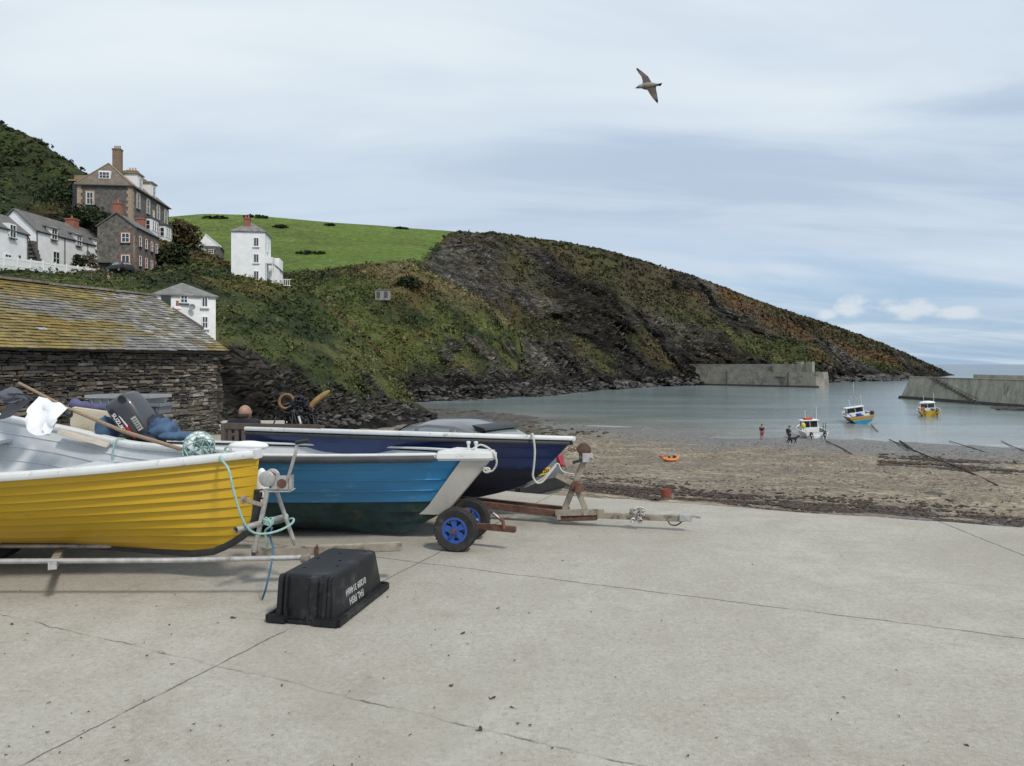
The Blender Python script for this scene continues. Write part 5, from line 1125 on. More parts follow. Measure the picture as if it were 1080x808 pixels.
# ---------------------------------------------------------------- upturned fish box
def build_box():
    FL, FR, BR = G(283, 656), G(356, 663), G(408, 622); c = (FL+BR)/2; c.z = 0
    e = (FR-FL).normalized(); s_ = Vector((-e.y, e.x, 0)); w = (FR-FL).length; l = (BR-FR).length; w = .475; l = .80
    ang = math.atan2((BR-FR).y, (BR-FR).x)-PI/2
    t = thing('fish_box', 'upturned black plastic fish box with white lettering on the concrete', 'box', c, (0, 0, ang), world=False)
    m = mat('scuffed_black_plastic', (.013, .0135, .015), .5, var=.3, vscale=5, spec=.3, spot=(.10, .097, .09), spot_lo=.54, spot_hi=.82, spot_scale=4.5, fine=.2)
    k = MB(); h = .292
    def ring(ww, ll, z, ch):
        a, b = ww/2, ll/2; q = ch
        pts = [(-a+q, -b), (-a+q+.012, -b-.0), (a-q-.012, -b), (a-q, -b), (a-.008, -b+.008), (a, -b+q), (a, b-q), (a-.008, b-.008), (a-q, b), (-a+q, b), (-a+.008, b-.008), (-a, b-q), (-a, -b+q), (-a+.008, -b+.008)]
        return [Vector((x, y, z)) for x, y in pts]
    k.loft([ring(w-.05, l-.05, .02, .03), ring(w-.12, l-.12, h-.012, .03), ring(w-.145, l-.145, h, .03)]); k.build('tub', m, t, bevel=.006, smooth=True, auto=True)
    k = MB(); a, b = w/2, l/2; z0 = .004
    for (p, q) in (((-a, -b), (-a+.13, -b)), ((a-.17, -b), (a, -b)), ((a, -b), (a, b)), ((a, b), (-a, b)), ((-a, b), (-a, -b))):
        k.beam((p[0], p[1], .028), (q[0], q[1], .028), .026, .046)
    k.beam((-a+.13, -b+.012, .020), (a-.17, -b+.012, .020), .018, .03)
    ro = [Vector((sx*(a-.0), sy*(b-.0), .040)) for sx, sy in ((-1, -1), (1, -1), (1, 1), (-1, 1))]; ri = [Vector((sx*(a-.045), sy*(b-.045), .044)) for sx, sy in ((-1, -1), (1, -1), (1, 1), (-1, 1))]
    k.loft([ro, ri], caps=False); k.build('rim', m, t, bevel=.005)
    for x0, wd in ((-.165, .035), (-.125, .02), (.06, .055), (.135, .03), (.165, .025)):
        k = MB(); f = lambda z: -(l-.05)/2+.035*z/h
        k.loft([[Vector((x0-wd/2, f(z)-dpt, z)), Vector((x0+wd/2, f(z)-dpt, z)), Vector((x0+wd/2, f(z)+.03, z)), Vector((x0-wd/2, f(z)+.03, z))] for z, dpt in ((.03, .022), (.25, .018), (h-.012, .012), (h-.004, .0))]); k.build('rib', m, t, bevel=.004)
    for x0 in (-.105, .035):
        k = MB(); k.box((x0, -b+.004, .062), (.018, .022, .075)); k.build('latch', m, t, bevel=.004)
    for x, y in ((-.1, -.18), (.05, .02), (-.03, .2), (.12, .27), (.09, -.1), (-.12, .05)):
        k = MB(); k.lathe([(.008, 0), (.011, .004), (.006, .004), (.005, .001)], (x, y, h), (0, 0, 1), 10); k.build('drain_nub', M['black'], t)
    # lettering on the long side, upside down because the box is upturned
    k = MB(); sl = math.atan2(.035, h); n = Vector((math.cos(sl), 0, math.sin(sl))); upv = Vector((math.sin(sl), 0, -math.cos(sl))); rt = Vector((0, -1, 0))
    def onside(y, z): return Vector(((w-.05)/2-.035*(z-.02)/(h-.032)+.0018, y, z))
    for txt, z, y, sc in (('FAL FISH', .088, -.06, .062), ('01209 314664', .152, -.05, .058)): put_text(k, txt, sc, onside(y, z), rt, upv, .0009, .92)
    k.build('lettering', mat('faded_white_print', (.42, .42, .41), .7, var=.3, vscale=60), t)
build_box()
# ================================================================== stone fish cellar (barn)
def build_barn():
    P1, P2 = WZ(0, 11.6, 0), WZ(233, 17, 0); e = (P2-P1); e.z = 0; L12 = e.length-.12; e.normalize(); n = Vector((-e.y, e.x, 0)); nf = -n   # nf faces the camera side
    P0 = P1-e*4.2; Lw = L12+4.2; ez = 1.98
    t = thing('stone_barn', 'low dark stone building with lichened slate roof beside the slipway', 'building', P0)
    rng = random.Random(3); k = MB(); back = MB(); h = -.6
    wallm = mat('rubble_slate_stone', None, .9, attr=True, var=.3, vscale=9, fine=.3, bump=.012, bscale=26, spec=.2)
    k.col = (.018, .017, .016); k.obox(P0+e*Lw/2+n*.25+Vector((0, 0, (ez-.6)/2)), e*Lw/2, n*.235, (0, 0, (ez+.6)/2))
    def course(o, dv, out, length, quoin):
        z = -.55
        while z < ez-.02:
            hh = rng.choice((.022, .028, .034, .034, .042, .055, .075)); x = -rng.random()*.15
            if z+hh > ez: hh = ez-z
            while x < length:
                w = rng.choice((rng.uniform(.05, .14), rng.uniform(.10, .34)))*(1.2 if hh > .05 else .85); w = min(w, length-x+.02); tt = rng.random(); s = .5+1.0*tt
                frac = (x/length)
                c = (.068*s, .063*s, .056*s) if rng.random() < .55 else ((.125*s, .112*s, .092*s) if rng.random() < .6 else (.088*s, .072*s, .054*s))
                if rng.random() < .04: c = (.2, .19, .17)
                g = 1+.75*max(0, frac-.72)/.28*quoin
                k.col = tuple(min(.4, q*g) for q in c); pr = rng.uniform(.0, .05)
                zz = z+rng.uniform(-.006, .006); tilt = rng.uniform(-.016, .016)
                a = o+dv*x+out*(.012+pr); ww = w-rng.uniform(.006, .018); hx = hh-rng.uniform(.005, .014)
                q = min(.012, hx*.3)
                ring0 = [a-out*.10+Vector((0, 0, zz)), a-out*.10+dv*ww+Vector((0, 0, zz+tilt)), a-out*.10+dv*ww+Vector((0, 0, zz+hx+tilt)), a-out*.10+Vector((0, 0, zz+hx))]
                ring1 = [p+out*.09 for p in ring0]
                cen = sum(ring0, Vector())/4+out*.10
                ring2 = [cen+(p+out*.10-cen)*(1-2*q/hh*.6)+Vector((0, 0, 0)) for p in ring0]
                k.loft([ring0, ring1, ring2]); x += w
            z += hh
    course(P0, e, nf, Lw, 1.0); course(P0+e*Lw, n, e, 3.9, 0)
    k.build('wall', wallm, t, recalc=False)
    # slate roof: every course of slates laid with small slips
    k = MB(); rise, run = 1.16, 1.78; up = (n*run+Vector((0, 0, rise))).normalized(); rl = math.hypot(rise, run)+.25; nn = e.cross(up).normalized()
    if nn.z < 0: nn = -nn
    rows = 24; o = P0-e*.1+Vector((0, 0, ez+.02))+nf*.22-Vector((0, 0, .10)); dy = rl/rows; LL = Lw+.22
    sag = lambda x: -.05*math.sin(PI*min(1, max(0, x/LL)))
    k.col = (.06, .058, .055); k.obox(o+e*LL/2+up*rl/2-nn*.06, e*LL/2, up*rl/2, nn*.03)
    for r in range(rows):
        x = -rng.uniform(0, .2)
        while x < LL:
            w = rng.uniform(.16, .30)*(1.25-.5*r/rows); x1 = min(LL, x+w); x0 = max(0, x)
            if x1-x0 > .02:
                xm = (x0+x1)/2; tt = rng.random(); s = .84+.32*tt; px = xm/LL; P_ = o+e*xm+up*dy*r
                li = float(vnoise(np.array([[xm*.5, r*.14, 1.0]]))[0])*.5+float(vnoise(np.array([[xm*2.1, r*.5, 5.0]]))[0])*.25+float(vnoise(np.array([[xm*6, r*1.2, 8.0]]))[0])*.15
                li = li+.42*(1-px)-.13; grey = (.185*s, .18*s, .17*s); lich = (.215*s, .155*s, .045*s); gl = (.20*s, .17*s, .085*s)
                f = float(sm(.46, .74, li))*.9; f2 = float(sm(.34, .60, li))
                c = tuple(grey[i]*(1-f2)+gl[i]*f2 for i in range(3)); c = tuple(c[i]*(1-f)+lich[i]*f for i in range(3))
                if rng.random() < .012 and px > .5: c = (.34, .34, .32)
                if px > .80 and rng.random() < .35: c = tuple(q*1.55 for q in grey)
                k.col = c; z0 = rng.uniform(.004, .016); a = o+e*x0+up*(dy*r-rng.uniform(.0, .025))+Vector((0, 0, sag(xm)))
                th = .012; b = e*(x1-x0-.006); u = up*dy*1.5; lift = nn*(.020+z0)
                v0 = a+lift; v1 = a+b+lift+nn*rng.uniform(-.004, .004); v2 = a+b+u+nn*.004; v3 = a+u+nn*.004
                k.add([v0-nn*th, v1-nn*th, v2-nn*th, v3-nn*th, v0, v1, v2, v3], [(3, 2, 1, 0), (4, 5, 6, 7), (0, 1, 5, 4), (1, 2, 6, 5), (2, 3, 7, 6), (3, 0, 4, 7)])
            x += w
    ro = k.build('roof', mat('lichened_slate', None, .85, attr=True, var=.4, vscale=5, fine=.35, spec=.25, bump=.004, bscale=60), t)
    # far slope, ridge and gable
    k = MB(); k.col = (.15, .145, .14); top = o+up*rl; down = (n*run-Vector((0, 0, rise))).normalized(); k.obox(top+e*LL/2+down*rl/2-Vector((0, 0, .05)), e*LL/2, down*rl/2, nn*.03)
    g0 = P0+e*(Lw-.02); k.prism([g0+Vector((0, 0, ez-.05)), g0+n*run*2+Vector((0, 0, ez-.05)), g0+n*run+Vector((0, 0, ez+rise-.1))], -e*.3)
    k.build('far_slope', M['slate'], t)
    k = MB()
    for i in range(26):
        a = top+e*(LL*i/26); tt = .7+.5*rng.random(); lic = max(0, .7-i/26); k.col = (.20*tt, (.18-.02*lic)*tt, (.155-.07*lic)*tt)
        k.obox(a+e*LL/52+Vector((0, 0, .025+.014*rng.random()+sag(LL*i/26))), e*(LL/52-.006), n*.09, (0, 0, .022))
    k.build('ridge', mat('ridge_mortar', None, .9, attr=True, var=.4, vscale=8, bump=.01, bscale=30), ro)
    k = MB(); a = P0+e*(Lw+.0)+nf*.18+Vector((0, 0, ez+.0))
build_barn()

# ================================================================== houses on the hill
def frame_box(k, o, r, n, w, h, th=.09, dep=.12, bars_v=1, bars_h=1):
    """window frame bars round an opening: o = lower-left corner on the wall, r = right, n = outward"""
    u = Vector((0, 0, 1)); c = o+n*dep/2
    for x in (th/2, w-th/2): k.obox(c+r*x+u*h/2, r*th/2, n*dep/2, u*h/2)
    for y in (th/2, h-th/2): k.obox(c+r*w/2+u*y, r*(w/2-th), n*dep/2*.98, u*th/2)
    for i in range(bars_v): k.obox(c+r*(w*(i+1)/(bars_v+1))+u*h/2, r*th*.33, n*dep*.35, u*(h/2-th))
    for i in range(bars_h): k.obox(c+r*w/2+u*(h*(i+1)/(bars_h+1)), r*(w/2-th), n*dep*.34, u*th*.33)
def window(parent, o, r, n, w, h, fm=None, sill=True, bv=1, bh=1, surround=None, sillm=None):
    r = Vector(r).normalized(); n = Vector(n).normalized(); o = Vector(o)
    k = MB(); frame_box(k, o, r, n, w, h, .10 if w > .7 else .08, .10, bv, bh); f = k.build('window', fm or M['white'], parent)
    k = MB(); k.obox(o+r*w/2+Vector((0, 0, h/2))+n*.02, r*(w/2-.02), n*.012, (0, 0, h/2-.02)); k.build('pane', M['glass'], f)
    if sill: k = MB(); k.obox(o+r*w/2+n*.10+Vector((0, 0, -.06)), r*(w/2+.12), n*.10, (0, 0, .055)); k.build('sill', sillm or M['slate_dark'], f)
    if surround:
        k = MB(); c = .22
        for x in (-c/2, w+c/2): k.obox(o+r*x+n*.03+Vector((0, 0, h/2)), r*c/2, n*.03, (0, 0, h/2+c))
        k.obox(o+r*w/2+n*.03+Vector((0, 0, h+c/2)), r*w/2, n*.03, (0, 0, c/2)); k.build('surround', surround, f)
    return f
M['slate_dark'] = mat('dark_slate_sill', (.075, .075, .078), .8, var=.2)
M['stone_wall'] = mat('grey_rubble_wall', (.115, .105, .092), .92, var=.45, vscale=2.2, fine=.5, bump=.08, bscale=3.5, spot=(.26, .235, .195), spot_lo=.58, spot_hi=.68, spot_scale=2.4)
M['slate_hill'] = mat('weathered_house_slate', (.125, .12, .115), .8, var=.3, vscale=.9, fine=.3, bump=.03, bscale=4, spot=(.21, .19, .13), spot_lo=.58, spot_hi=.72, spot_scale=1.2)
M['slate_ochre'] = mat('ochre_lichened_slate', (.22, .165, .09), .85, var=.3, vscale=1.2, fine=.25)
def gable_roof(k, c0, e1, e2, w, l, rise, oh=.25, th=.14):
    """two slabs over a w (e1) by l (e2) plan, ridge along e2, eaves level c0.z"""
    u = Vector((0, 0, 1)); rid = c0+e1*w/2+u*rise
    for sd in (-1, 1):
        dirn = (e1*sd*w/2-u*rise); ln = dirn.length; dirn.normalize(); nn = dirn.cross(e2).normalized()
        if nn.z < 0: nn = -nn
        k.obox(rid+dirn*(ln+oh)/2+e2*l/2+nn*th/2, dirn*(ln+oh)/2, e2*(l/2+oh), nn*th/2)
def hip_roof(k, c0, e1, e2, w, l, rise, oh=.25, hip=None, hip2=None):
    u = Vector((0, 0, 1)); hip = w/2 if hip is None else hip; hip2 = hip if hip2 is None else hip2; a = c0-e1*oh-e2*oh; W_, L_ = w+2*oh, l+2*oh
    p = [a, a+e1*W_, a+e1*W_+e2*L_, a+e2*L_]; r0 = a+e1*W_/2+e2*(hip+oh)+u*rise; r1 = a+e1*W_/2+e2*(L_-hip2-oh)+u*rise; dn = u*-.14
    k.add(p+[r0, r1]+[q+dn for q in p], [(0, 1, 4), (1, 2, 5, 4), (2, 3, 5), (3, 0, 4, 5), (6, 7, 1, 0), (7, 8, 2, 1), (8, 9, 3, 2), (9, 6, 0, 3), (9, 8, 7, 6)])
def chimney(root, c, w, d, h, e1, e2, m, pots=2, pm=None):
    k = MB(); u = Vector((0, 0, 1)); k.obox(c+u*h/2, e1*w/2, e2*d/2, u*h/2); k.obox(c+u*(h-.15), e1*(w/2+.08), e2*(d/2+.08), u*.10); ch = k.build('chimney', m, root)
    for i in range(pots):
        k = MB(); x = (i-(pots-1)/2)*w/max(pots, 1)*.85; k.lathe([(.13, 0), (.11, .45), (.14, .5), (.10, .52)], c+u*h+e1*x, (0, 0, 1), 10); k.build('pot', pm or M['clay'], ch)
    return ch
U = Vector((0, 0, 1))
def basis(p, q):
    a = Vector((q.x-p.x, q.y-p.y, 0)).normalized(); return a
# ---------------- grey stone terrace house (the tall one on the skyline)
def build_hotel():
    C1 = WZ(139, 125, 25); C2 = WZ(178, 143, 25); e2 = basis(C1, C2); e1 = Vector((e2.y, -e2.x, 0)); w = 8.7; l = 18.1; C0 = C1-e1*w; ez = 31.7; zb = 23.5
    t = thing('terrace_house', 'tall dark stone house with pale quoins, dormers and bay windows on the skyline', 'house', WZ(120, 130, zb))
    b = lambda x, y, z: Vector((C0.x, C0.y, 0))+e1*x+e2*y+U*z
    k = MB(); k.obox(b(w/2, l/2, (ez+zb)/2), e1*w/2, e2*l/2, U*(ez-zb)/2); k.build('wall', M['stone_wall'], t)
    k = MB(); hip_roof(k, b(0, 0, ez), e1, e2, w, l, 4.1, .35, 1.6, 3); rf = k.build('roof', mat('brown_house_slate', (.15, .125, .098), .82, var=.3, vscale=1.2, fine=.3, bump=.03, bscale=4, spot=(.22, .17, .10), spot_lo=.54, spot_hi=.68, spot_scale=1.0), t)
    k = MB(); k.beam(b(-.35, -.35, ez-.05), b(w+.35, -.35, ez-.05), .14, .16); k.beam(b(w+.35, -.4, ez-.05), b(w+.35, l+.4, ez-.05), .14, .16); k.build('gutter', M['slate_dark'], t)
    for (r0, r1) in ((b(-.35, -.35, ez), b(w/2, 1.6, ez+4.1)), (b(w+.35, -.35, ez), b(w/2, 1.6, ez+4.1))):
        k = MB(); k.beam(r0+U*.08, r1+U*.08, .22, .12); k.build('ridge_tile', M['quoin'], rf)
    for (x, y, dx) in ((0, -.03, 1), (w, -.03, -1)):
        k = MB()
        for i in range(14): k.obox(b(x+dx*(.42 if i % 2 else .30), -.03, zb+1+i*.55), e1*(.42 if i % 2 else .30), e2*.05, U*.27)
        k.build('quoins', M['quoin'], t)
    k = MB()
    for i in range(14): k.obox(b(w+.03, (.45 if i % 2 else .3), zb+1+i*.55), e1*.05, e2*(.45 if i % 2 else .30), U*.27)
    k.build('quoins', M['quoin'], t)
    window(t, b(1.5, -.02, ez-3.3), e1, -e2, 1.1, 2.1, surround=M['quoin'])
    # attic window set in the hipped end
    k = MB(); k.obox(b(w/2-.1, .9, ez+1.75), e1*.95, e2*.7, U*.75); dm = k.build('dormer', M['white'], rf)
    window(dm, b(w/2-.95, .18, ez+1.15), e1, -e2, 1.7, 1.15, bv=2, bh=1, sill=False)
    for i, y in enumerate((2.0, 6.6, 11.6, 15.6)):
        window(t, b(w+.02, y, ez-3.3), e2, e1, 1.4, 2.6, surround=M['quoin'], bh=1, bv=0)
    window(t, b(w+.02, 9.6, ez-3.4), e2, e1, .7, 1.2, surround=M['quoin'])
    for y in (5.9, 13.0):
        k = MB(); k.obox(b(w+.55, y+1.7, ez-5.6), e1*.55, e2*1.75, U*1.35); bay = k.build('bay', M['white'], t)
        k = MB(); k.obox(b(w+.62, y+1.7, ez-4.12), e1*.66, e2*1.9, U*.12); k.build('bay_roof', M['slate_dark'], bay)
        for q in (0.25, 1.35, 2.45): window(bay, b(w+1.11, y+q, ez-6.3), e2, e1, .8, 1.7, sill=False, bv=0)
        window(bay, b(w+.15, y-.06, ez-6.3), e1, -e2, .8, 1.7, sill=False, bv=0)
    for y in (5.0, 11.5):
        k = MB(); k.obox(b(w-1.7, y, ez+1.5), e1*1.2, e2*1.2, U*1.5); d_ = k.build('dormer', M['white'], rf)
        k = MB(); gable_roof(k, b(w-3.2, y-1.25, ez+2.9), e2, e1, 2.5, 2.7, .8, .15, .1) if False else k.obox(b(w-1.7, y, ez+3.12), e1*1.45, e2*1.45, U*.13); k.build('dormer_roof', M['slate_ochre'], d_)
        window(d_, b(w-.49, y-.6, ez+.9), e2, e1, 1.2, 1.6, sill=False)
    chimney(rf, b(w/2+.9, 3.0, ez+2.6), 1.35, 1.0, 4.4, e1, e2, mat('buff_chimney_brick', (.20, .145, .10), .9, var=.35, vscale=4), 4, M['quoin'])
    chimney(rf, b(w/2+.6, 10.5, ez+2.6), 1.7, 1.3, 2.6, e1, e2, M['quoin'], 3, M['quoin'])
    k = MB(); k.obox(b(w/2, 10.3, ez+2.3), e1*2.4, e2*5, U*1.6); k.build('attic', M['slate_ochre'], rf)
    # rear wing clad in dark boarding
    k = MB(); k.obox(b(-.6, 6, ez-1.6), e1*1.5, e2*3, U*2.6); wg = k.build('rear_wing', mat('dark_boarding', (.028, .032, .045), .7, var=.2), t)
    k = MB(); k.obox(b(.8, 6, ez+1.35), e1*3.4, e2*3.4, U*.16); k.obox(b(.8, 6, ez+1.9), e1*2.8, e2*2.6, U*.5); k.build('wing_roof', M['slate_ochre'], wg)
build_hotel()
def build_stone_house():
    C0 = WZ(106, 108, 0); C1 = WZ(143.5, 108, 0); C2 = WZ(168, 118, 0); e2 = basis(C1, C2); e1 = Vector((e2.y, -e2.x, 0)); w = 5.3; l = 10.2; zb = 14.6; ez = 21.6
    t = thing('stone_house', 'brown stone gabled house with red brick chimneys and brick trimmed windows', 'house', WZ(125, 110, zb))
    b = lambda x, y, z: Vector((C1.x, C1.y, 0))-e1*w+e1*x+e2*y+U*z
    wl = mat('brown_rubble_wall', (.122, .112, .097), .92, var=.5, vscale=1.8, fine=.5, bump=.08, bscale=3, spot=(.27, .24, .19), spot_lo=.56, spot_hi=.66, spot_scale=2)
    k = MB(); k.obox(b(w/2, l/2, (ez+zb)/2), e1*w/2, e2*l/2, U*(ez-zb)/2); k.prism([b(0, 0, ez), b(w, 0, ez), b(w/2, 0, ez+2.0)], e2*l); k.build('wall', wl, t)
    k = MB(); gable_roof(k, b(0, 0, ez), e1, e2, w, l, 2.0, .2, .14); rf = k.build('roof', M['slate_hill'], t)
    chimney(rf, b(w/2, .5, ez+1.6), 1.15, .8, 2.0, e1, e2, M['brick'], 1); chimney(rf, b(w/2+.3, l-1.2, ez+1.4), 1.1, .8, 1.6, e1, e2, M['brick'], 0)
    window(t, b(3.3, -.02, 19.3), e1, -e2, 1.15, 1.4, surround=M['brick']); window(t, b(3.3, -.02, 16.0), e1, -e2, 1.15, 1.5, bv=1, bh=0, surround=M['brick'])
    for y in (1.1, 3.6, 6.0, 8.2):
        for z in (19.0, 16.1): window(t, b(w+.02, y, z), e2, e1, .9, 1.5, surround=M['brick'], bv=0)
    k = MB(); k.obox(b(1.2, -.7, 16.2), e1*1.0, e2*.7, U*.06); k.build('porch_roof', M['slate_dark'], t)
build_stone_house()
def build_row():
    E0 = WZ(38, 105, 0); E1 = WZ(115, 122, 0); e2 = basis(E0, E1); e1 = Vector((e2.y, -e2.x, 0)); l = 17.0; w = 6.4; ez = 20.6; zb = 13.0
    t = thing('cottage_row', 'long whitewashed cottage row with slate roof and three half dormers behind the fence', 'house', WZ(70, 112, zb))
    b = lambda x, y, z: Vector((E0.x, E0.y, 0))-e1*w+e1*x+e2*y+U*z
    k = MB(); k.obox(b(w/2, l/2, (ez+zb)/2), e1*w/2, e2*l/2, U*(ez-zb)/2); k.prism([b(0, 0, ez), b(w, 0, ez), b(w/2, 0, ez+3.0)], e2*l); k.build('wall', M['whitewash'], t)
    k = MB(); gable_roof(k, b(0, 0, ez), e1, e2, w, l, 3.0, .25, .16); rf = k.build('roof', M['slate_hill'], t)
    for y in (3.6, 9.2, 14.0):
        k = MB(); k.obox(b(w-.25, y, ez+.25), e1*.35, e2*.75, U*.85); d_ = k.build('dormer', M['whitewash'], rf)
        k = MB(); a = b(w-1.4, y-1.0, ez+1.0); k.obox(b(w-.9, y, ez+1.2), (e1*1.25-U*.28), e2*1.0, U*.07); k.build('dormer_roof', M['slate_hill'], d_)
        window(d_, b(w+.12, y-.62, ez-.75), e2, e1, 1.25, 1.6)
    for y in (3.4, 8.6): window(t, b(w+.02, y, 16.2), e2, e1, 1.5, 2.0, bv=1, bh=1)
    k = MB(); k.obox(b(w+.03, 9.2, 15.7), e1*.04, e2*.55, U*1.15); k.build('door', mat('grey_green_door', (.07, .09, .085), .6), t)
    for y in (.1, 6.0, 11.4): k = MB(); k.tube([b(w+.1, y, zb), b(w+.1, y, ez)], .07, 6); k.build('downpipe', M['slate_dark'], t)
    chimney(rf, b(w/2, 12.4, ez+2.2), 1.5, 1.2, 1.9, e1, e2, M['brick'], 1)
    # lower cottage at the near end
    F0 = WZ(-42, 86, 0); F1 = WZ(28, 98, 0); f2 = basis(F0, F1); f1 = Vector((f2.y, -f2.x, 0)); l2 = 12.2; w2 = 5.4; ez2 = 18.8
    t2 = thing('cottage', 'small white cottage with one upper window at the left end of the fence', 'house', WZ(0, 92, 12))
    c = lambda x, y, z: Vector((F0.x, F0.y, 0))-f1*w2+f1*x+f2*y+U*z
    k = MB(); k.obox(c(w2/2, l2/2, (ez2+11)/2), f1*w2/2, f2*l2/2, U*(ez2-11)/2); k.prism([c(0, 0, ez2), c(w2, 0, ez2), c(w2/2, 0, ez2+2.3)], f2*l2); k.build('wall', M['whitewash'], t2)
    k = MB(); gable_roof(k, c(0, 0, ez2), f1, f2, w2, l2, 2.3, .25, .16); rf = k.build('roof', M['slate_hill'], t2)
    k = MB(); k.obox(c(w2-.25, 9.0, ez2+.1), f1*.35, f2*.8, U*.7); d_ = k.build('dormer', M['whitewash'], rf)
    window(d_, c(w2+.12, 8.4, ez2-1.0), f2, f1, 1.25, 1.7); window(t2, c(w2+.02, 7.6, 14.6), f2, f1, 1.3, 1.0)
    k = MB(); k.lathe([(0, 0), (.2, 0), (.2, .1), (0, .1)], c(w2+.02, 10.5, 15.6), f1, 12); k.build('vent', M['slate_dark'], t2)
    k = MB(); k.tube([c(w2+.1, l2-.1, 11), c(w2+.1, l2-.1, ez2)], .07, 6); k.build('downpipe', M['slate_dark'], t2)
    # outside steps between the two cottages
    s = thing('outside_steps', 'stone steps with a sloping rail between the two white cottages', 'steps', WZ(36, 103, 13.5))
    for i in range(8): k = MB(); k.box(WZ(31+i*1.3, 102+.2*i, 18.3-i*.55), (1.5, .8, .5)); k.build('step', M['stone_wall'], s)
    k = MB(); k.beam(WZ(28, 101, 19.6), WZ(41.5, 102.5, 15.5), .12, .12); k.build('rail', M['slate_dark'], s)
build_row()
def build_fence():
    a, b_ = WZ(-60, 82, 14.45), WZ(134, 112.5, 15.45); t = thing('picket_fence', 'long white picket fence along the lane below the cottages', 'fence', WZ(40, 97, 13.5)); n = 15; ht = 1.35
    k = MB(); N = 230
    for i in range(N):
        p = a.lerp(b_, (i+.5)/N); k.obox(p-U*ht/2, (b_-a).normalized()*.055, (0.0, .015, 0), U*ht/2)
    k.build('pickets', M['white'], t)
    for q in (.25, 1.05): k = MB(); k.beam(a-U*q, b_-U*q, .05, .10); k.build('rail', M['white'], t)
    for i in range(n+1): k = MB(); p = a.lerp(b_, i/n)+U*.08; k.obox(p-U*ht/2, (.08, 0, 0), (0, .08, 0), U*(ht/2+.08)); k.build('post', M['white'], t)
build_fence()
# ---------------- tall white house on the spur
def build_white_house():
    C0 = WZ(245, 120, 0); C1 = WZ(279.5, 120, 0); C2 = WZ(285.5, 126, 0); e2 = basis(C1, C2); e1 = Vector((e2.y, -e2.x, 0)); w = (C1-C0).dot(e1); l = 6.3; zb = 12; ez = 23.1; b0 = C1-e1*w
    t = thing('white_house', 'tall narrow white three storey house with brick chimney above the cove', 'house', WZ(262, 122, 15))
    b = lambda x, y, z: Vector((b0.x, b0.y, 0))+e1*x+e2*y+U*z
    k = MB(); k.obox(b(w/2, l/2, (ez+zb)/2), e1*w/2, e2*l/2, U*(ez-zb)/2); k.build('wall', M['whitewash'], t)
    k = MB(); hip_roof(k, b(0, 0, ez), e1, e2, w, l, 1.9, .18); rf = k.build('roof', M['slate'], t)
    chimney(rf, b(w*.42, 1.6, ez+.7), 1.0, .8, 1.7, e1, e2, M['brick'], 2)
    for z in (20.6, 17.95, 15.2): window(t, b(w*.66, -.02, z), e1, -e2, .85, 1.5, bv=1, bh=0, sillm=M['white'])
    for z in (20.2, 17.4): window(t, b(w+.02, 2.0, z), e2, e1, 1.0, 1.6, sillm=M['white'])
    k = MB(); k.obox(b(w+.9, 5.5, 16.1), e1*.9, e2*2.2, U*3.2); k.build('side_wing', M['whitewash'], t)
    k = MB(); k.prism([b(w, 3.2, 19.2), b(w+1.95, 3.2, 17.5), b(w+1.95, 3.2, 17.3), b(w, 3.2, 19.0)], e2*4.7); k.build('wing_roof', M['slate'], t)
    k = MB(); k.obox(b(w+.6, 1.4, 18.0), e1*.6, e2*1.2, U*.06); k.obox(b(w+1.17, 1.4, 18.5), e1*.04, e2*1.2, U*.5); k.obox(b(w+.6, .24, 18.5), e1*.6, e2*.04, U*.5); k.build('balcony', M['white'], t)
    for x in (.15, 1.1): k = MB(); k.obox(b(w+x, .3, 16.4), e1*.06, e2*.06, U*1.6); k.build('balcony_post', M['white'], t)
    k = MB(); k.obox(b(w+.05, 1.2, 16.1), e1*.05, e2*.5, U*1.1); k.build('door', M['slate_dark'], t)
    k = MB()
    for i in range(9): k.obox(b(w+1.3+i*.3, .6+.05*i, 15.0), e1*.04, e2*.04, U*.55)
    k.beam(b(w+1.2, .6, 15.5), b(w+4.0, 1.0, 15.5), .09, .09); k.beam(b(w+1.2, .6, 14.5), b(w+4.0, 1.0, 14.5), .09, .09)
    o = k.build('porch_railing', M['white'], t)
build_white_house()
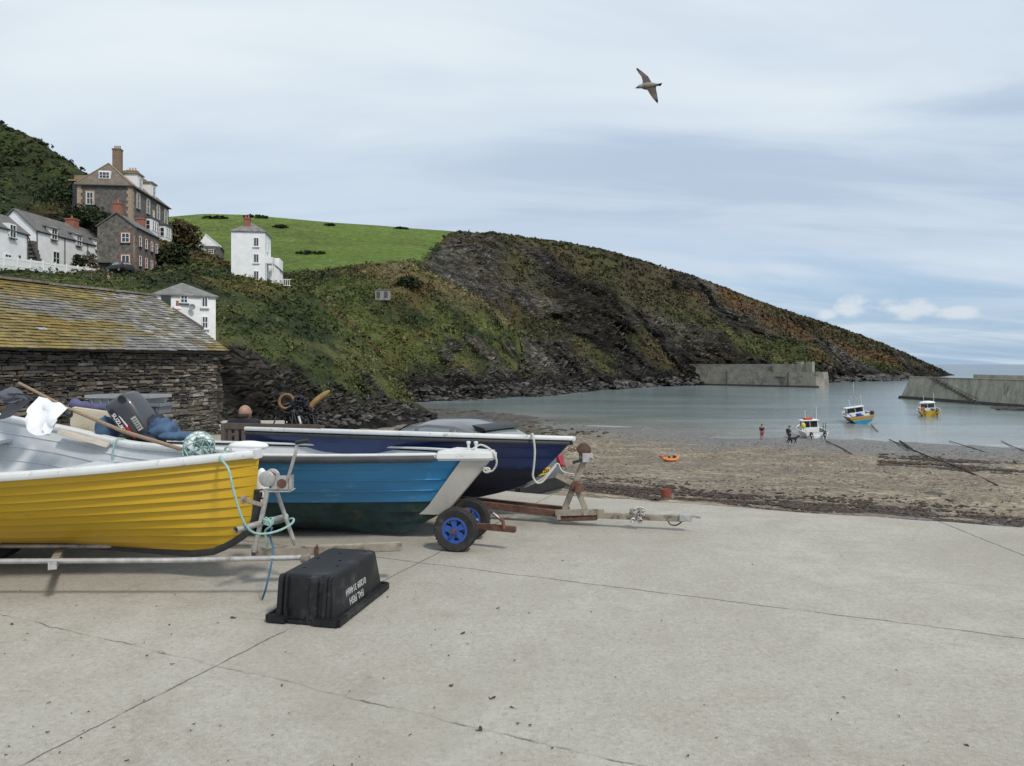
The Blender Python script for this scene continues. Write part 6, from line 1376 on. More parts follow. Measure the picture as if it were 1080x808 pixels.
def build_cove_cottage():
    C0 = WZ(163, 67.5, 0); C1 = WZ(227.5, 70.3, 0); e1 = basis(C0, C1); e2 = Vector((-e1.y, e1.x, 0)); w = (C1-C0).length; l = 5.0; zb = 0.5; ez = 8.15
    t = thing('cove_cottage', 'white cottage with pyramid slate roof rising behind the stone barn', 'house', WZ(195, 71, 2))
    b = lambda x, y, z: Vector((C0.x, C0.y, 0))+e1*x+e2*y+U*z
    k = MB(); k.obox(b(w/2, l/2, (ez+zb)/2), e1*w/2, e2*l/2, U*(ez-zb)/2); k.build('wall', M['whitewash'], t)
    k = MB(); hip_roof(k, b(0, 0, ez-.1), e1, e2, w, l, 1.35, .2, l/2-.2); rf = k.build('roof', M['slate'], t)
    window(t, b(2.15, -.02, 7.25), e1, -e2, .66, .78, bv=1, bh=1); window(t, b(4.0, -.02, 6.95), e1, -e2, .56, 1.0, bv=1, bh=0, sillm=M['white']); window(t, b(4.02, -.02, 4.95), e1, -e2, .56, 1.15, bv=1, bh=1, sillm=M['white'])
    k = MB(); k.obox(b(.95, -.05, 7.5), e1*.40, e2*.08, U*.6); k.build('door', mat('dark_green_door', (.018, .035, .03), .5), t)
    k = MB(); k.lathe([(0, 0), (.16, .02), (.28, .10), (.27, .11), (.15, .04), (0, .02)], b(3.15, -.35, 6.9), (.3, -1, .2), 16); k.tube([b(3.15, 0, 6.8), b(3.15, -.35, 6.9)], .03, 6); k.build('satellite_dish', mat('grey_dish', (.20, .21, .21), .5), t)
    k = MB(); k.prism([b(1.3, -2.0, 6.7), b(3.9, -2.0, 5.0), b(3.9, -2.0, 4.8), b(1.3, -2.0, 6.5)], e2*2.2); k.build('lean_to_roof', M['slate_hill'], t)
    k = MB(); k.prism([b(1.4, -1.8, 6.5), b(3.7, -1.8, 4.9), b(3.7, -1.8, .5), b(1.4, -1.8, .5)], e2*1.8); k.build('lean_to', M['whitewash'], t)
    chimney(t, b(1.75, -1.2, 5.9), .5, .5, .95, e1, e2, M['whitewash'], 1, M['brick'])
build_cove_cottage()
def build_small_house():
    C0 = WZ(208, 158, 0); e1 = Vector((.97, .25, 0)).normalized(); e2 = Vector((-e1.y, e1.x, 0)); w = 4.6; l = 7; ez = 28.2
    ez = zy(158, 259); t = thing('gabled_house', 'small stone house with white gable on the lane at the field foot', 'house', WZ(220, 160, ez-3))
    b = lambda x, y, z: Vector((C0.x, C0.y, 0))+e1*x+e2*y+U*z
    k = MB(); k.obox(b(w/2, l/2, ez-2.5), e1*w/2, e2*l/2, U*2.5); k.build('wall', M['stone_wall'], t)
    k = MB(); k.prism([b(0, -.02, ez), b(w, -.02, ez), b(w*.35, -.02, ez+2.4)], e2*.1); k.build('gable', M['whitewash'], t)
    k = MB(); a, p, c = b(-.2, 0, ez-.1), b(w*.35, 0, ez+2.5), b(w+.25, 0, ez-.2)
    k.prism([a, p, p+U*.2, a+U*.2], e2*l); k.prism([p, c, c+U*.2, p+U*.2], e2*l); k.build('roof', M['slate'], t)
    k = MB(); k.beam(p-e2*.05+U*.05, c-e2*.05+U*.05, .1, .22); k.build('bargeboard', M['white'], t)
    window(t, b(w*.5, -.03, ez-1.7), e1, -e2, 1.0, 1.0)
build_small_house()
def pole(name, label, px, d, y0, y1, r=.11):
    t = thing(name, label, 'pole', W(px, y1, d)); k = MB(); k.tube([W(px, y1, d)-U*1, W(px+.4, y0, d)], [r, r*.75], 8); k.build('shaft', M['wood'], t, True)
    k = MB(); k.box(W(px, y0, d)-U*.5, (.9, .08, .08)); k.box(W(px+1, y0, d)-U*.9, (.14, .14, .3)); k.build('crossarm', M['wood'], t); return t
pole('utility_pole', 'ivy clad wooden utility pole in front of the brown stone house', 141, 104, 249, 292, .17)
pole('utility_pole', 'thin wooden utility pole beside the lane and small gabled house', 209, 152, 238, 266)
# field shed in the heath
def build_hut():
    h = HILLS[1]; i = int(np.argmin(abs(h['xq']-404))); yy = HY-F*(h['P'][i, :, 2]-EYE)/h['P'][i, :, 1]; j = int(np.argmin(abs(yy-315)+(h['SS'][i]<2)*99)); o = Vector(h['P'][i, j])+Vector((0, -1.0, .1)); e1, e2 = Vector((1, 0, 0)), Vector((0, 1, 0)); t = thing('hillside_hut', 'little grey roofless hut with dark openings among the heath', 'hut', o)
    k = MB(); k.box(o+Vector((0, 1, .9)), (3.6, 2.2, 2.6)); k.build('wall', mat('pale_hut_block', (.27, .26, .23), .9, var=.3), t)
    for x in (-1.0, .9): k = MB(); k.box(o+Vector((x, -.12, 1.0)), (.9, .06, 1.6)); k.build('opening', M['slate_dark'], t)
    k = MB(); k.box(o+Vector((0, 1, 2.25)), (3.9, 2.5, .14)); k.build('roof', M['slate'], t)
build_hut()
# ================================================================== shrubs one can tell apart
def shrub(name, label, c, rx, ry, rz, col, n, size, stem=True):
    t = thing(name, label, 'shrub', c)
    k = n; d = RNG.normal(size=(k, 3)); d /= np.linalg.norm(d, axis=1, keepdims=True); d[:, 2] = np.abs(d[:, 2])
    C = np.array(c)+d*np.array([rx, ry, rz])*(.35+.6*RNG.random((k, 1))**.5); cols = np.array(col)*(.7+.6*fbm(C, .8, 3, 300))[:, None]
    f = leaf_cards(C, np.full(k, min(rx, rz)*.30), 9, cols, np.full(k, size), 'foliage', RNG, t)
    kk = MB(); c = Vector(c)
    for i in range(5): a = i*1.26; kk.tube([c-U*.6, c+Vector((math.cos(a)*rx*.3, math.sin(a)*ry*.3, rz*.35)), c+Vector((math.cos(a)*rx*.6, math.sin(a)*ry*.6, rz*.7))], [.09, .06, .02], 5)
    kk.build('stem', M['wood'], t); return t
cd = CV['deep']*.75
for i, (x, y, d, rx, rz) in enumerate(((82, 240, 123, 3.2, 3.6), (98, 238, 122, 3.0, 3.2), (112, 240, 121.5, 2.2, 2.2), (62, 214, 128, 4.0, 3.8))):
    shrub('hillside_shrub', ('dark leafy bush below the left corner of the tall stone house', 'dark bush in front of the tall stone house, above the cottage row chimney', 'small bush between the brown stone house chimney and the tall house', 'large dark bush on the slope left of the tall stone house')[i], W(x, y, d), rx, 2.0, rz, CV['deep']*(.8+.15*i), 120, .27)
shrub('dark_shrub', 'round dark evergreen bush below the end of the tall stone house', W(183, 284, 118), 2.6, 2.2, 4.0, cd, 150, .32)
shrub('brown_shrub', 'large brown green thicket at the right end of the tall stone house', W(191, 262, 148), 4.0, 3.0, 5.6, CV['deep']*.6+CV['rust']*.45, 210, .38)
shrub('garden_shrub', 'leafy bush against the white cottage row behind the fence', W(82, 281, 109), .9, .8, 1.9, CV['deep'], 60, .17)
shrub('garden_shrub', 'grey green flowering bush in the cottage row garden, right of the leafy bush', W(94, 281, 112), 1.2, 1.0, 2.2, CV['pale']*.6, 70, .17)
shrub('garden_shrub', 'low dark bush at the right end of the picket fence', W(115, 285, 112), 1.1, .9, .9, CV['deep'], 50, .17)
for i, (x, y, d, rx, rz) in enumerate(((329, 275, 262, 6.5, 1.3), (268, 239, 315, 7, 1.4), (296, 246, 300, 3.4, 1.3), (348, 248, 315, 2.6, 1.0), (424, 252, 320, 3.5, .9), (226, 242, 310, 7, 1.2))):
    L_ = ('long low gorse clump in the middle of the green field', 'wide gorse clump behind the chimney of the tall white house', 'small round bush on the field right of the tall white house', 'tiny bush high on the green field', 'faint low bush near the far end of the green field', 'scattered gorse on the field left of the tall white house')[i]
    g = ground_pxd(1, x, d); shrub('gorse_bush', L_, g-U*.3, rx, 2.5, rz, CV['deep'], 60, .5)
for i, (x, d, rx, rz, c_) in enumerate(((430, 196, 4.0, 3.0, CV['deep']), (318, 190, 3.6, 2.6, CV['deep']), (336, 176, 3.8, 3.2, CV['olive']*.7))):
    L_ = ('rounded olive bush right of the hillside hut', 'dark thicket beside the tall white house on its right', 'olive thicket in the hollow below the tall white house')[i]
    g = ground_pxd(1, x, d); shrub('heath_bush', L_, g-U*.4, rx, 2.5, rz, c_, 110, .40)
for i in range(11):
    px = -6+i*15.5; g = W(px, 297+.6*i*.2, 92+i*1.0); g.z = zy(92+i, 297.0+i*.15)
hedge = thing('hedge', 'straggling green hedge between the barn roof and the white picket fence', 'hedge', W(60, 300, 93))
n = 420; xs_ = RNG.uniform(-60, 150, n); C = np.array([W(x, 296.5+RNG.normal()*2.6+x*.012, 92+x*.03) for x in xs_]); leaf_cards(C, np.full(n, .55), 12, veg_colour(C, 4)*1.1+.004, np.full(n, .20), 'foliage', RNG, hedge)

# ================================================================== harbour walls
CONC = mat('harbour_concrete', (.25, .23, .188), .9, var=.30, vscale=.35, fine=.25, bump=.05, bscale=2.5, spot=(.10, .092, .075), spot_lo=.52, spot_hi=.66, spot_scale=.22, stretch=(1, 1, 1.0))
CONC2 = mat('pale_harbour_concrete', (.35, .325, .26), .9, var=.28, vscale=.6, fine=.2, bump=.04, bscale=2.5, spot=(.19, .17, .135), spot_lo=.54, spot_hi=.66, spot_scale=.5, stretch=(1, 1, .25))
WETC = mat('weedy_wet_concrete', (.05, .046, .034), .6, var=.4, vscale=.9)
def build_quays():
    A, B_ = WZ(717, 292, 0), WZ(861, 253, 0); e = basis(A, B_); n = Vector((-e.y, e.x, 0)); L_ = (B_-A).length; q = lambda x, y, z: Vector((A.x, A.y, 0))+e*x+n*y+U*z
    t = thing('breakwater', 'grey concrete breakwater with upper parapet under the headland', 'harbour wall', q(L_/2, 0, -6.5))
    zt = -1.2; k = MB(); k.prism([q(-4, -.9, -12), q(-4, 0, zt), q(-4, 9, zt), q(-4, 9, -12)], e*(L_+4-2)); k.prism([q(L_-2, -.9, -12), q(L_-2, 0, zt), q(L_-2, 9, zt), q(L_-2, 9, -12)], e*2.0)
    k.loft([[q(L_, -.9, -12), q(L_+2.2, 1.5, -12), q(L_+2.2, 7, -12), q(L_, 9, -12)], [q(L_, 0, zt), q(L_+1.2, 1.8, zt), q(L_+1.2, 6.5, zt), q(L_, 9, zt)]]); k.build('lower_wall', CONC, t)
    k = MB(); k.obox(q((L_-4)/2-2, 2.2, (zt+1.6)/2), e*((L_-4)/2+2), n*.7, U*(1.6-zt)/2); k.build('parapet', CONC, t)
    for x in (L_-6.5, L_-3.0): k = MB(); k.obox(q(x, 2.0, .5), e*(1.1 if x > L_-4 else .8), n*1.0, U*1.9); k.build('end_pier', CONC, t)
    for x in (L_*.38, L_*.82): k = MB(); k.obox(q(x, -.30, -4), e*.14, n*.42, U*2.8); k.build('joint', M['slate_dark'], t)
    k = MB(); k.prism([q(L_*.72, -.25, -3.0), q(L_*.75, -.2, -2.7), q(L_*.80, -.25, -3.1), q(L_*.77, -.25, -3.4)], -n*.3); k.build('patch', M['slate_dark'], t)
    k = MB(); k.prism([q(-4, -1.0, -12), q(-4, -.78, -5.9), q(-4, 0, -5.9), q(-4, 0, -12)], e*(L_+5)); k.build('tide_band', WETC, t)
    # right hand pier, battered face, running towards the shore
    A, B_ = WZ(945, 176, 0), WZ(1240, 102, 0); A = Vector((90.9, 175.5, 0)); B_ = Vector((96.4, 92, 0)); e = basis(A, B_); n = Vector((-e.y, e.x, 0)); L_ = (B_-A).length
    t = thing('pier', 'pale sloping concrete pier with slanting steps on the right of the harbour', 'harbour wall', Vector((94, 140, -6.5)))
    q = lambda x, y, z: Vector((A.x, A.y, 0))+e*x+n*y+U*z; zt = -1.45; zl = lambda x: zt
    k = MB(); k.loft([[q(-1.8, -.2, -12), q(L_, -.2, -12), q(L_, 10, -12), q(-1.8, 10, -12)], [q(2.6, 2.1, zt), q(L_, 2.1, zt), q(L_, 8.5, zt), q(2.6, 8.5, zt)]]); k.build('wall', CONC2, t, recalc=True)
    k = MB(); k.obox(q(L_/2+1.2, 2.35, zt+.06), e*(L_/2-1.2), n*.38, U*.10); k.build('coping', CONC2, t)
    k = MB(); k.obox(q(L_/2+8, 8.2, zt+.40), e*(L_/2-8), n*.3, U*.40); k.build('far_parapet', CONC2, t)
    k = MB()
    for i in range(16):
        f = i/15; x = 11+f*17; z = zt-.2-f*4.9; y = 2.1-2.3*(zt-z)/10.5; k.obox(q(x, y-.12, z), e*.5, n*.32, U*.18)
    k.build('stairs', mat('stained_steps', (.14, .125, .098), .85, var=.4, vscale=1.5), t)
    k = MB(); k.beam(q(10, 1.4, zt+.8), q(28, .2, -5.4), .10, .10); k.build('handrail', M['rust'], t)
    k = MB(); k.loft([[q(-2.1, -.5, -12), q(L_, -.5, -12), q(L_, .0, -12), q(-2.1, .4, -12)], [q(.35, .78, -5.9), q(L_, .78, -5.9), q(L_, 1.0, -5.9), q(.35, 1.4, -5.9)]]); k.build('tide_band', WETC, t, recalc=True)
build_quays()
# ================================================================== bench, man, anchor, cars, boats afloat, people, gull
def build_bench():
    a = W(234, 446, 10.0); rz = R(-13); o = Vector((a.x, a.y, 0)); t = thing('bench', 'slatted brown wooden bench behind the navy boat seen from the back', 'bench', o, (0, 0, rz), world=False); w = 1.5; h = .80
    m = mat('brown_bench_wood', (.105, .082, .068), .75, var=.25, vscale=6)
    for x in (.03, w-.03):
        k = MB(); k.beam((x, 0, 0), (x, -.0, h), .065, .05, (0, 1, 0)); k.build('back_leg', m, t, bevel=.005)
        k = MB(); k.beam((x, .48, 0), (x, .48, .62), .06, .06, (0, 1, 0)); k.build('front_leg', m, t, bevel=.005)
        k = MB(); k.beam((x, 0, .62), (x, .54, .63), .07, .035); k.build('armrest', m, t, bevel=.005)
    for z, hh in ((h-.035, .085), (.46, .06)): k = MB(); k.beam((.06, 0, z), (w-.06, 0, z), .035, hh); k.build('back_rail', m, t, bevel=.004)
    for i in range(13): k = MB(); x = .12+i*(w-.24)/12; k.beam((x, 0, .48), (x, 0, h-.06), .055, .018, (0, 1, 0)); k.build('back_slat', m, t)
    for i in range(5): k = MB(); k.beam((.04, .06+i*.105, .43), (w-.04, .06+i*.105, .43), .085, .025); k.build('seat_slat', m, t)
build_bench()
SKIN = mat('skin', (.31, .18, .125), .5, var=.10, vscale=14)
def head_geo(k, c, s=1.0, fwd=(0, 1, 0)):
    """a head with brow, nose, lips, chin and ears: c = centre, facing fwd"""
    f = Vector(fwd).normalized(); r = f.cross(U).normalized(); vs = []; n, m_ = 24, 16
    def rad(th, ph):
        # th azimuth from the face direction, ph elevation
        x = math.cos(ph)*math.sin(th); y = math.cos(ph)*math.cos(th); z = math.sin(ph)
        x *= .078; y *= .098; z *= .110
        if z < 0: x *= 1+.9*z/.118*.28; y += .012*(-z/.118)*max(0, math.cos(th))
        if math.cos(th) > 0:
            g = lambda t0, p0, ts, ps: math.exp(-((th-t0)/ts)**2-((ph-p0)/ps)**2)
            y += .026*g(0, -.12, .16, .22)+.008*g(0, .28, .6, .12)-.010*(g(.42, .10, .2, .14)+g(-.42, .10, .2, .14))+.008*g(0, -.50, .35, .12)+.012*g(0, -.85, .4, .22)
        for sg in (1, -1): x += sg*.022*math.exp(-((th-sg*1.68)/.14)**2-((ph+.02)/.26)**2)
        return c+r*x*s+f*y*s+U*z*s
    rows = []
    for i in range(m_+1):
        ph = -PI/2+PI*i/m_; rows.append([rad(2*PI*j/n-(2*PI if 2*PI*j/n > PI else 0), ph) for j in range(n)])
    o = MB(); o.loft(rows, caps=False); k.add(o.v, o.f)
def build_man():
    # seated on the bench, back to the camera, looking out over the harbour
    h = W(258.5, 436.0, 10.35); o = Vector((h.x, h.y, 0)); t = thing('person', 'bald man in a dark jacket sitting on the bench, back to us', 'person', o); z = h.z
    fw = Vector((.30, .95, 0)).normalized(); rt = fw.cross(U)
    hip = Vector((h.x, h.y+.02, .47))
    P = lambda r, f, zz: Vector((h.x, h.y, 0))+rt*r+fw*f+U*zz
    vs = [P(0, .02, .50), P(0, 0, .66), P(0, -.02, z-.17), P(0, 0, z-.10), P(0, .01, z-.05)]; es = [(0, 1), (1, 2), (2, 3), (3, 4)]; rs = [(.17, .13), (.16, .115), (.17, .115), (.075, .07), (.058, .06)]
    for s_ in (-1, 1):
        i = len(vs); vs += [P(s_*.185, -.02, z-.145), P(s_*.26, .06, z-.52), P(s_*.18, .30, z-.58), P(s_*.14, .38, z-.57)]; es += [(2, i), (i, i+1), (i+1, i+2), (i+2, i+3)]; rs += [.062, .05, .038, .042]
        i = len(vs); vs += [P(s_*.11, .06, .50), P(s_*.13, .48, .52), P(s_*.14, .50, .10), P(s_*.14, .62, .05)]; es += [(0, i), (i, i+1), (i+1, i+2), (i+2, i+3)]; rs += [.09, .068, .05, .045]
    k = MB(); v, f = skin_mesh(vs, es, rs, 2); k.add(v, f); head_geo(k, h+U*.005, 1.0, (.45, .9, -.05)); k.build('body', SKIN, t, True)
    k = MB(); rj = [(r[0]*1.22, r[1]*1.25) if isinstance(r, tuple) else r*1.5 for r in rs]; keep = [0, 1, 2, 3]+[5, 6, 7]+[13, 14, 15]
    vs2 = [vs[i] for i in keep]; vs2[3] = P(0, 0, z-.085); rr = [rj[i] for i in keep]; rr[3] = (.088, .088); v, f = skin_mesh(vs2, [(0, 1), (1, 2), (2, 3), (2, 4), (4, 5), (5, 6), (2, 7), (7, 8), (8, 9)], rr, 2); k.add(v, f); k.build('jacket', mat('dark_navy_jacket', (.012, .014, .022), .85, var=.3, vscale=10), t, True)
    k = MB(); v, f = skin_mesh([P(0, .03, .49)]+[vs[i] for i in (9, 10, 11)]+[vs[i] for i in (17, 18, 19)], [(0, 1), (1, 2), (2, 3), (0, 4), (4, 5), (5, 6)], [(.18, .14), .10, .08, .065, .10, .08, .065], 2); k.add(v, f); k.build('trousers', mat('dark_jeans', (.03, .04, .06), .9), t, True)
    for s_ in (-1, 1):
        k = MB(); k.ball(h+Vector((.45, .9, 0)).normalized()*.083+Vector((.9, -.45, 0)).normalized()*s_*.032+U*.012, .011, 10, 6); k.build('eye', mat('eye_white', (.6, .6, .6), .3), t, True)
    k = MB()
    for j in range(40):
        a = R(100)+R(160)*j/39; d_ = Vector((.45, .9, 0)).normalized(); r_ = d_.cross(U); p = h+(r_*math.sin(a)*.078+d_*math.cos(a)*.098)+U*(-.025+.010*math.sin(j*2)); k.ball(p, (.008, .008, .022), 6, 4)
    k.build('hair', mat('short_grey_hair', (.05, .038, .03), .9), t, True)
    k = MB(); k.ball(P(-.10, .66, .04), (.05, .13, .045), 10, 6); k.build('shoe', M['black'], t, True); k = MB(); k.ball(P(.16, .66, .04), (.05, .13, .045), 10, 6); k.build('shoe', M['black'], t, True)
build_man()
def build_anchor():
    d = 10.35; t = thing('anchor', 'old rusty anchor wrapped in black chain with ring and raised fluke', 'anchor', WZ(322, d, 0))
    rm = mat('pale_rusty_iron', (.21, .115, .055), .85, .1, var=.4, vscale=12, bump=.006, bscale=40)
    k = MB(); c = W(302, 423.5, d); r = .098; k.tube([c+Vector((r*math.cos(a), .02*math.sin(a), r*math.sin(a))) for a in [2*PI*i/24 for i in range(25)]], .021, 9); k.build('ring', rm, t, True)
    k = MB(); k.tube(catmull([W(303, 432, d), W(312, 437, d), W(324, 436, d), W(330, 430, d)], 5), .035, 9); k.tube([W(318, 438, d), WZ(316, d, .02)], [.06, .07], 8); k.build('shank', M['rust'], t, True)
    k = MB(); k.tube(catmull([W(322, 436, d), W(328, 428.5, d), W(335, 421.5, d), W(341, 417, d), W(348, 412, d)], 5), [.030]*3+[.042]*8+[.04]*6+[.034, .028, .022, .010], 9); k.build('fluke', mat('ochre_rusty_iron', (.30, .19, .075), .85, .1, var=.3, vscale=9, bump=.006, bscale=40), t, True)
    k = MB(); rng = random.Random(4)
    for i in range(150):
        f = rng.random(); x = rng.gauss(318, 6.5); y = 418+abs(x-316)*.9+rng.random()*(446-418-abs(x-316)*.9); p = W(x, y, d+rng.uniform(-.1, .1)); q = Euler((rng.random()*6, rng.random()*6, 0)).to_matrix()
        k.tube([p+q@Vector((.042*math.cos(b), .024*math.sin(b), 0)) for b in [2*PI*j/8 for j in range(9)]], .013, 5)
    for i in range(30):
        x = rng.gauss(312, 9); p = W(x, 434+rng.random()*8, d+rng.uniform(-.15, .1)); k.tube([p, p+Vector((rng.uniform(-.1, .1), 0, -.2)), Vector((p.x+rng.uniform(-.25, .25), p.y-.05, .01))], .012, 5)
    k.tube([W(318, 424, d), W(318, 446, d), WZ(318, d, 0)], [.06, .14, .2], 9)
    for i in range(46):
        f = rng.random()**.7; k.icos(W(rng.gauss(316, 2.5+4*f), 421+f*27, d+rng.uniform(-.08, .08)), rng.uniform(.04, .085), 1, .35)
    k.build('chain', mat('tarred_black_chain', (.014, .014, .016), .55, .2, var=.4, vscale=20), t, True)
    k = MB(); k.tube([W(315, 439, d-.16), W(317, 446, d-.17), W(317, 452, d-.18)], .018, 6); k.build('shackle', M['galv'], t, True)
build_anchor()

# ---------------------------------------------------------------- cars
def build_car(name, label, loc, rz, body, s=1.0, plate=None, group=None):
    t = thing(name, label, 'car', loc, (0, 0, rz), world=False)
    # stations along x (nose at +x): x, belt z, roof z, half width belt, half width roof
    st = [(2.02, .52, .52, .62, .60), (1.95, .68, .69, .74, .70), (1.5, .84, .85, .83, .74), (.95, .93, .96, .85, .66), (.35, .95, 1.34, .86, .60), (-.25, .96, 1.46, .86, .60), (-.9, .97, 1.45, .86, .60), (-1.45, .98, 1.32, .85, .58), (-2.0, .96, 1.00, .83, .66), (-2.32, .82, .84, .78, .70), (-2.40, .45, .46, .74, .70)]
    k = MB(); rings = []
    for x, zb, zr, wb, wr in st:
        h = []
        for (y, z) in ((wb*.86, .20), (wb*.98, .32), (wb, .60 if zb > .6 else zb*.8), (wb*.97, zb), (wr+(wb-wr)*.08, zb+(zr-zb)*.86), (wr*.72, zr), (0, zr+.025)): h.append((y, z))
        ring = [Vector((x*s, y*s, z*s)) for y, z in h]+[Vector((x*s, -y*s, z*s)) for y, z in h[-2::-1]]
        rings.append(ring)
    k.loft(rings[::-1]); k.build('body', body, t, True, auto=True, recalc=True)
    gl = mat('car_glass', (.20, .235, .24), .05, var=.1, spec=1.0); gl2 = gl  # pale base colour stands in for sky reflected in the windows
    def side(x0, x1, sg, nm):
        k = MB(); n = 6; lo, hi = [], []
        X = [q[0] for q in st][::-1]
        for i in range(n+1):
            x = x0+(x1-x0)*i/n; zb = np.interp(x, X, [q[1] for q in st][::-1]); zr = np.interp(x, X, [q[2] for q in st][::-1]); wb = np.interp(x, X, [q[3] for q in st][::-1]); wr = np.interp(x, X, [q[4] for q in st][::-1])
            f = lambda u: (wb*.97+(wr+(wb-wr)*.08-wb*.97)*u)+.010
            lo.append(Vector((x*s, sg*f(.05)*s, (zb+(zr-zb)*.86*.05)*s))); hi.append(Vector((x*s, sg*f(.88)*s, (zb+(zr-zb)*.86*.88)*s)))
        k.grid([lo, hi] if sg < 0 else [hi, lo]); k.build(nm, gl, t, True)
    for sg in (-1, 1): side(.72, .0, sg, 'side_window'); side(-.10, -.85, sg, 'side_window'); side(-.95, -1.38, sg, 'side_window')
    k = MB(); k.grid([[Vector((x*s, y*w*s, (z+.02*(1-y*y))*s)) for y in (-1, -.5, 0, .5, 1)] for x, z, w in ((-1.49, 1.305, .46), (-1.72, 1.18, .56), (-1.97, 1.02, .62))]); k.build('rear_window', gl, t, True)
    k = MB(); k.grid([[Vector((x*s, y*w*s, (z+.02*(1-y*y))*s)) for y in (1, .5, 0, -.5, -1)] for x, z, w in ((.40, 1.345, .46), (.72, 1.15, .58), (1.0, .965, .64))]); k.build('windscreen', gl, t, True)
    k = MB(); k.loft([[Vector((x*s, y*s, z*s)) for x, z in ((-1.25, 1.42), (-1.52, 1.375), (-1.56, 1.335), (-1.38, 1.30))] for y in (-.53, -.3, 0, .3, .53)]); k.build('spoiler', M['black'], t, True, auto=True)
    for sg in (-1, 1):
        k = MB(); k.prism([Vector((-2.12*s, sg*.74*s, .96*s)), Vector((-2.30*s, sg*.80*s, .82*s)), Vector((-2.37*s, sg*.77*s, .62*s)), Vector((-2.37*s, sg*.60*s, .66*s)), Vector((-2.30*s, sg*.60*s, .84*s))], Vector((-.04*s, 0, .01))); k.build('tail_light', mat('tail_lens', (.30, .012, .02), .15), t, bevel=.01)
        k = MB(); k.ball((1.90*s, sg*.62*s, .64*s), (.10*s, .16*s, .08*s), 10, 7); k.build('headlight', mat('head_lens', (.5, .52, .54), .1), t, True)
        k = MB(); k.ball((.62*s, sg*.95*s, 1.0*s), (.06*s, .10*s, .07*s), 10, 7); k.build('mirror', body, t, True)
        for x in (1.25, -1.25): wheel(t, (x*s, sg*.80*s, .30*s), (0, 1, 0), .30*s, .19*s, M['galv'])
    k = MB(); k.box((-2.38*s, 0, .36*s), (.12*s, 1.5*s, .22*s)); k.build('bumper', M['black'], t, bevel=.03)
    if plate:
        k = MB(); k.box((-2.40*s, 0, .62*s), (.02, .52*s, .115*s)); p = k.build('number_plate', mat('yellow_plate', (.65, .42, .02), .4), t, bevel=.004)
        k = MB(); put_text(k, plate, .085*s, (-2.414*s, 0, .62*s), (0, -1, 0), (0, 0, 1), .002); k.build('lettering', M['black'], p)
    return t
gm = mat('dark_grey_car_paint', (.15, .155, .16), .25, .4, var=.05, coat=.5)
build_car('hatchback_car', 'dark grey hatchback with black roof spoiler parked behind the navy boat', Vector((-1.22, 12.35, float(beach_z(np.array(-1.22), np.array(12.35)))+.27)), R(144), gm, .86, 'WK06 ZXA')
g = ground_pxd(0, 205, 150); build_car('parked_car', 'silver car parked on the lane beside the small gabled house', Vector((g.x, g.y, zy(150, 266.5))), R(8), mat('silver_car_paint', (.42, .43, .45), .3, .4), 1.05)
build_car('parked_car', 'dark car parked on the lane in front of the brown stone house', Vector(WZ(126, 103.5, zy(103.5, 287.5))), R(150), mat('black_car_paint', (.02, .022, .026), .3, .2), 1.0)

# ---------------------------------------------------------------- standing people
def ray_beach(x, y):
    lo, hi = 8.0, 140.0
    for _ in range(40):
        d = (lo+hi)/2; p = W(x, y, d)
        if p.z > max(-6.5, float(beach_z(np.array(p.x), np.array(p.y)))): lo = d
        else: hi = d
    return W(x, y, d)

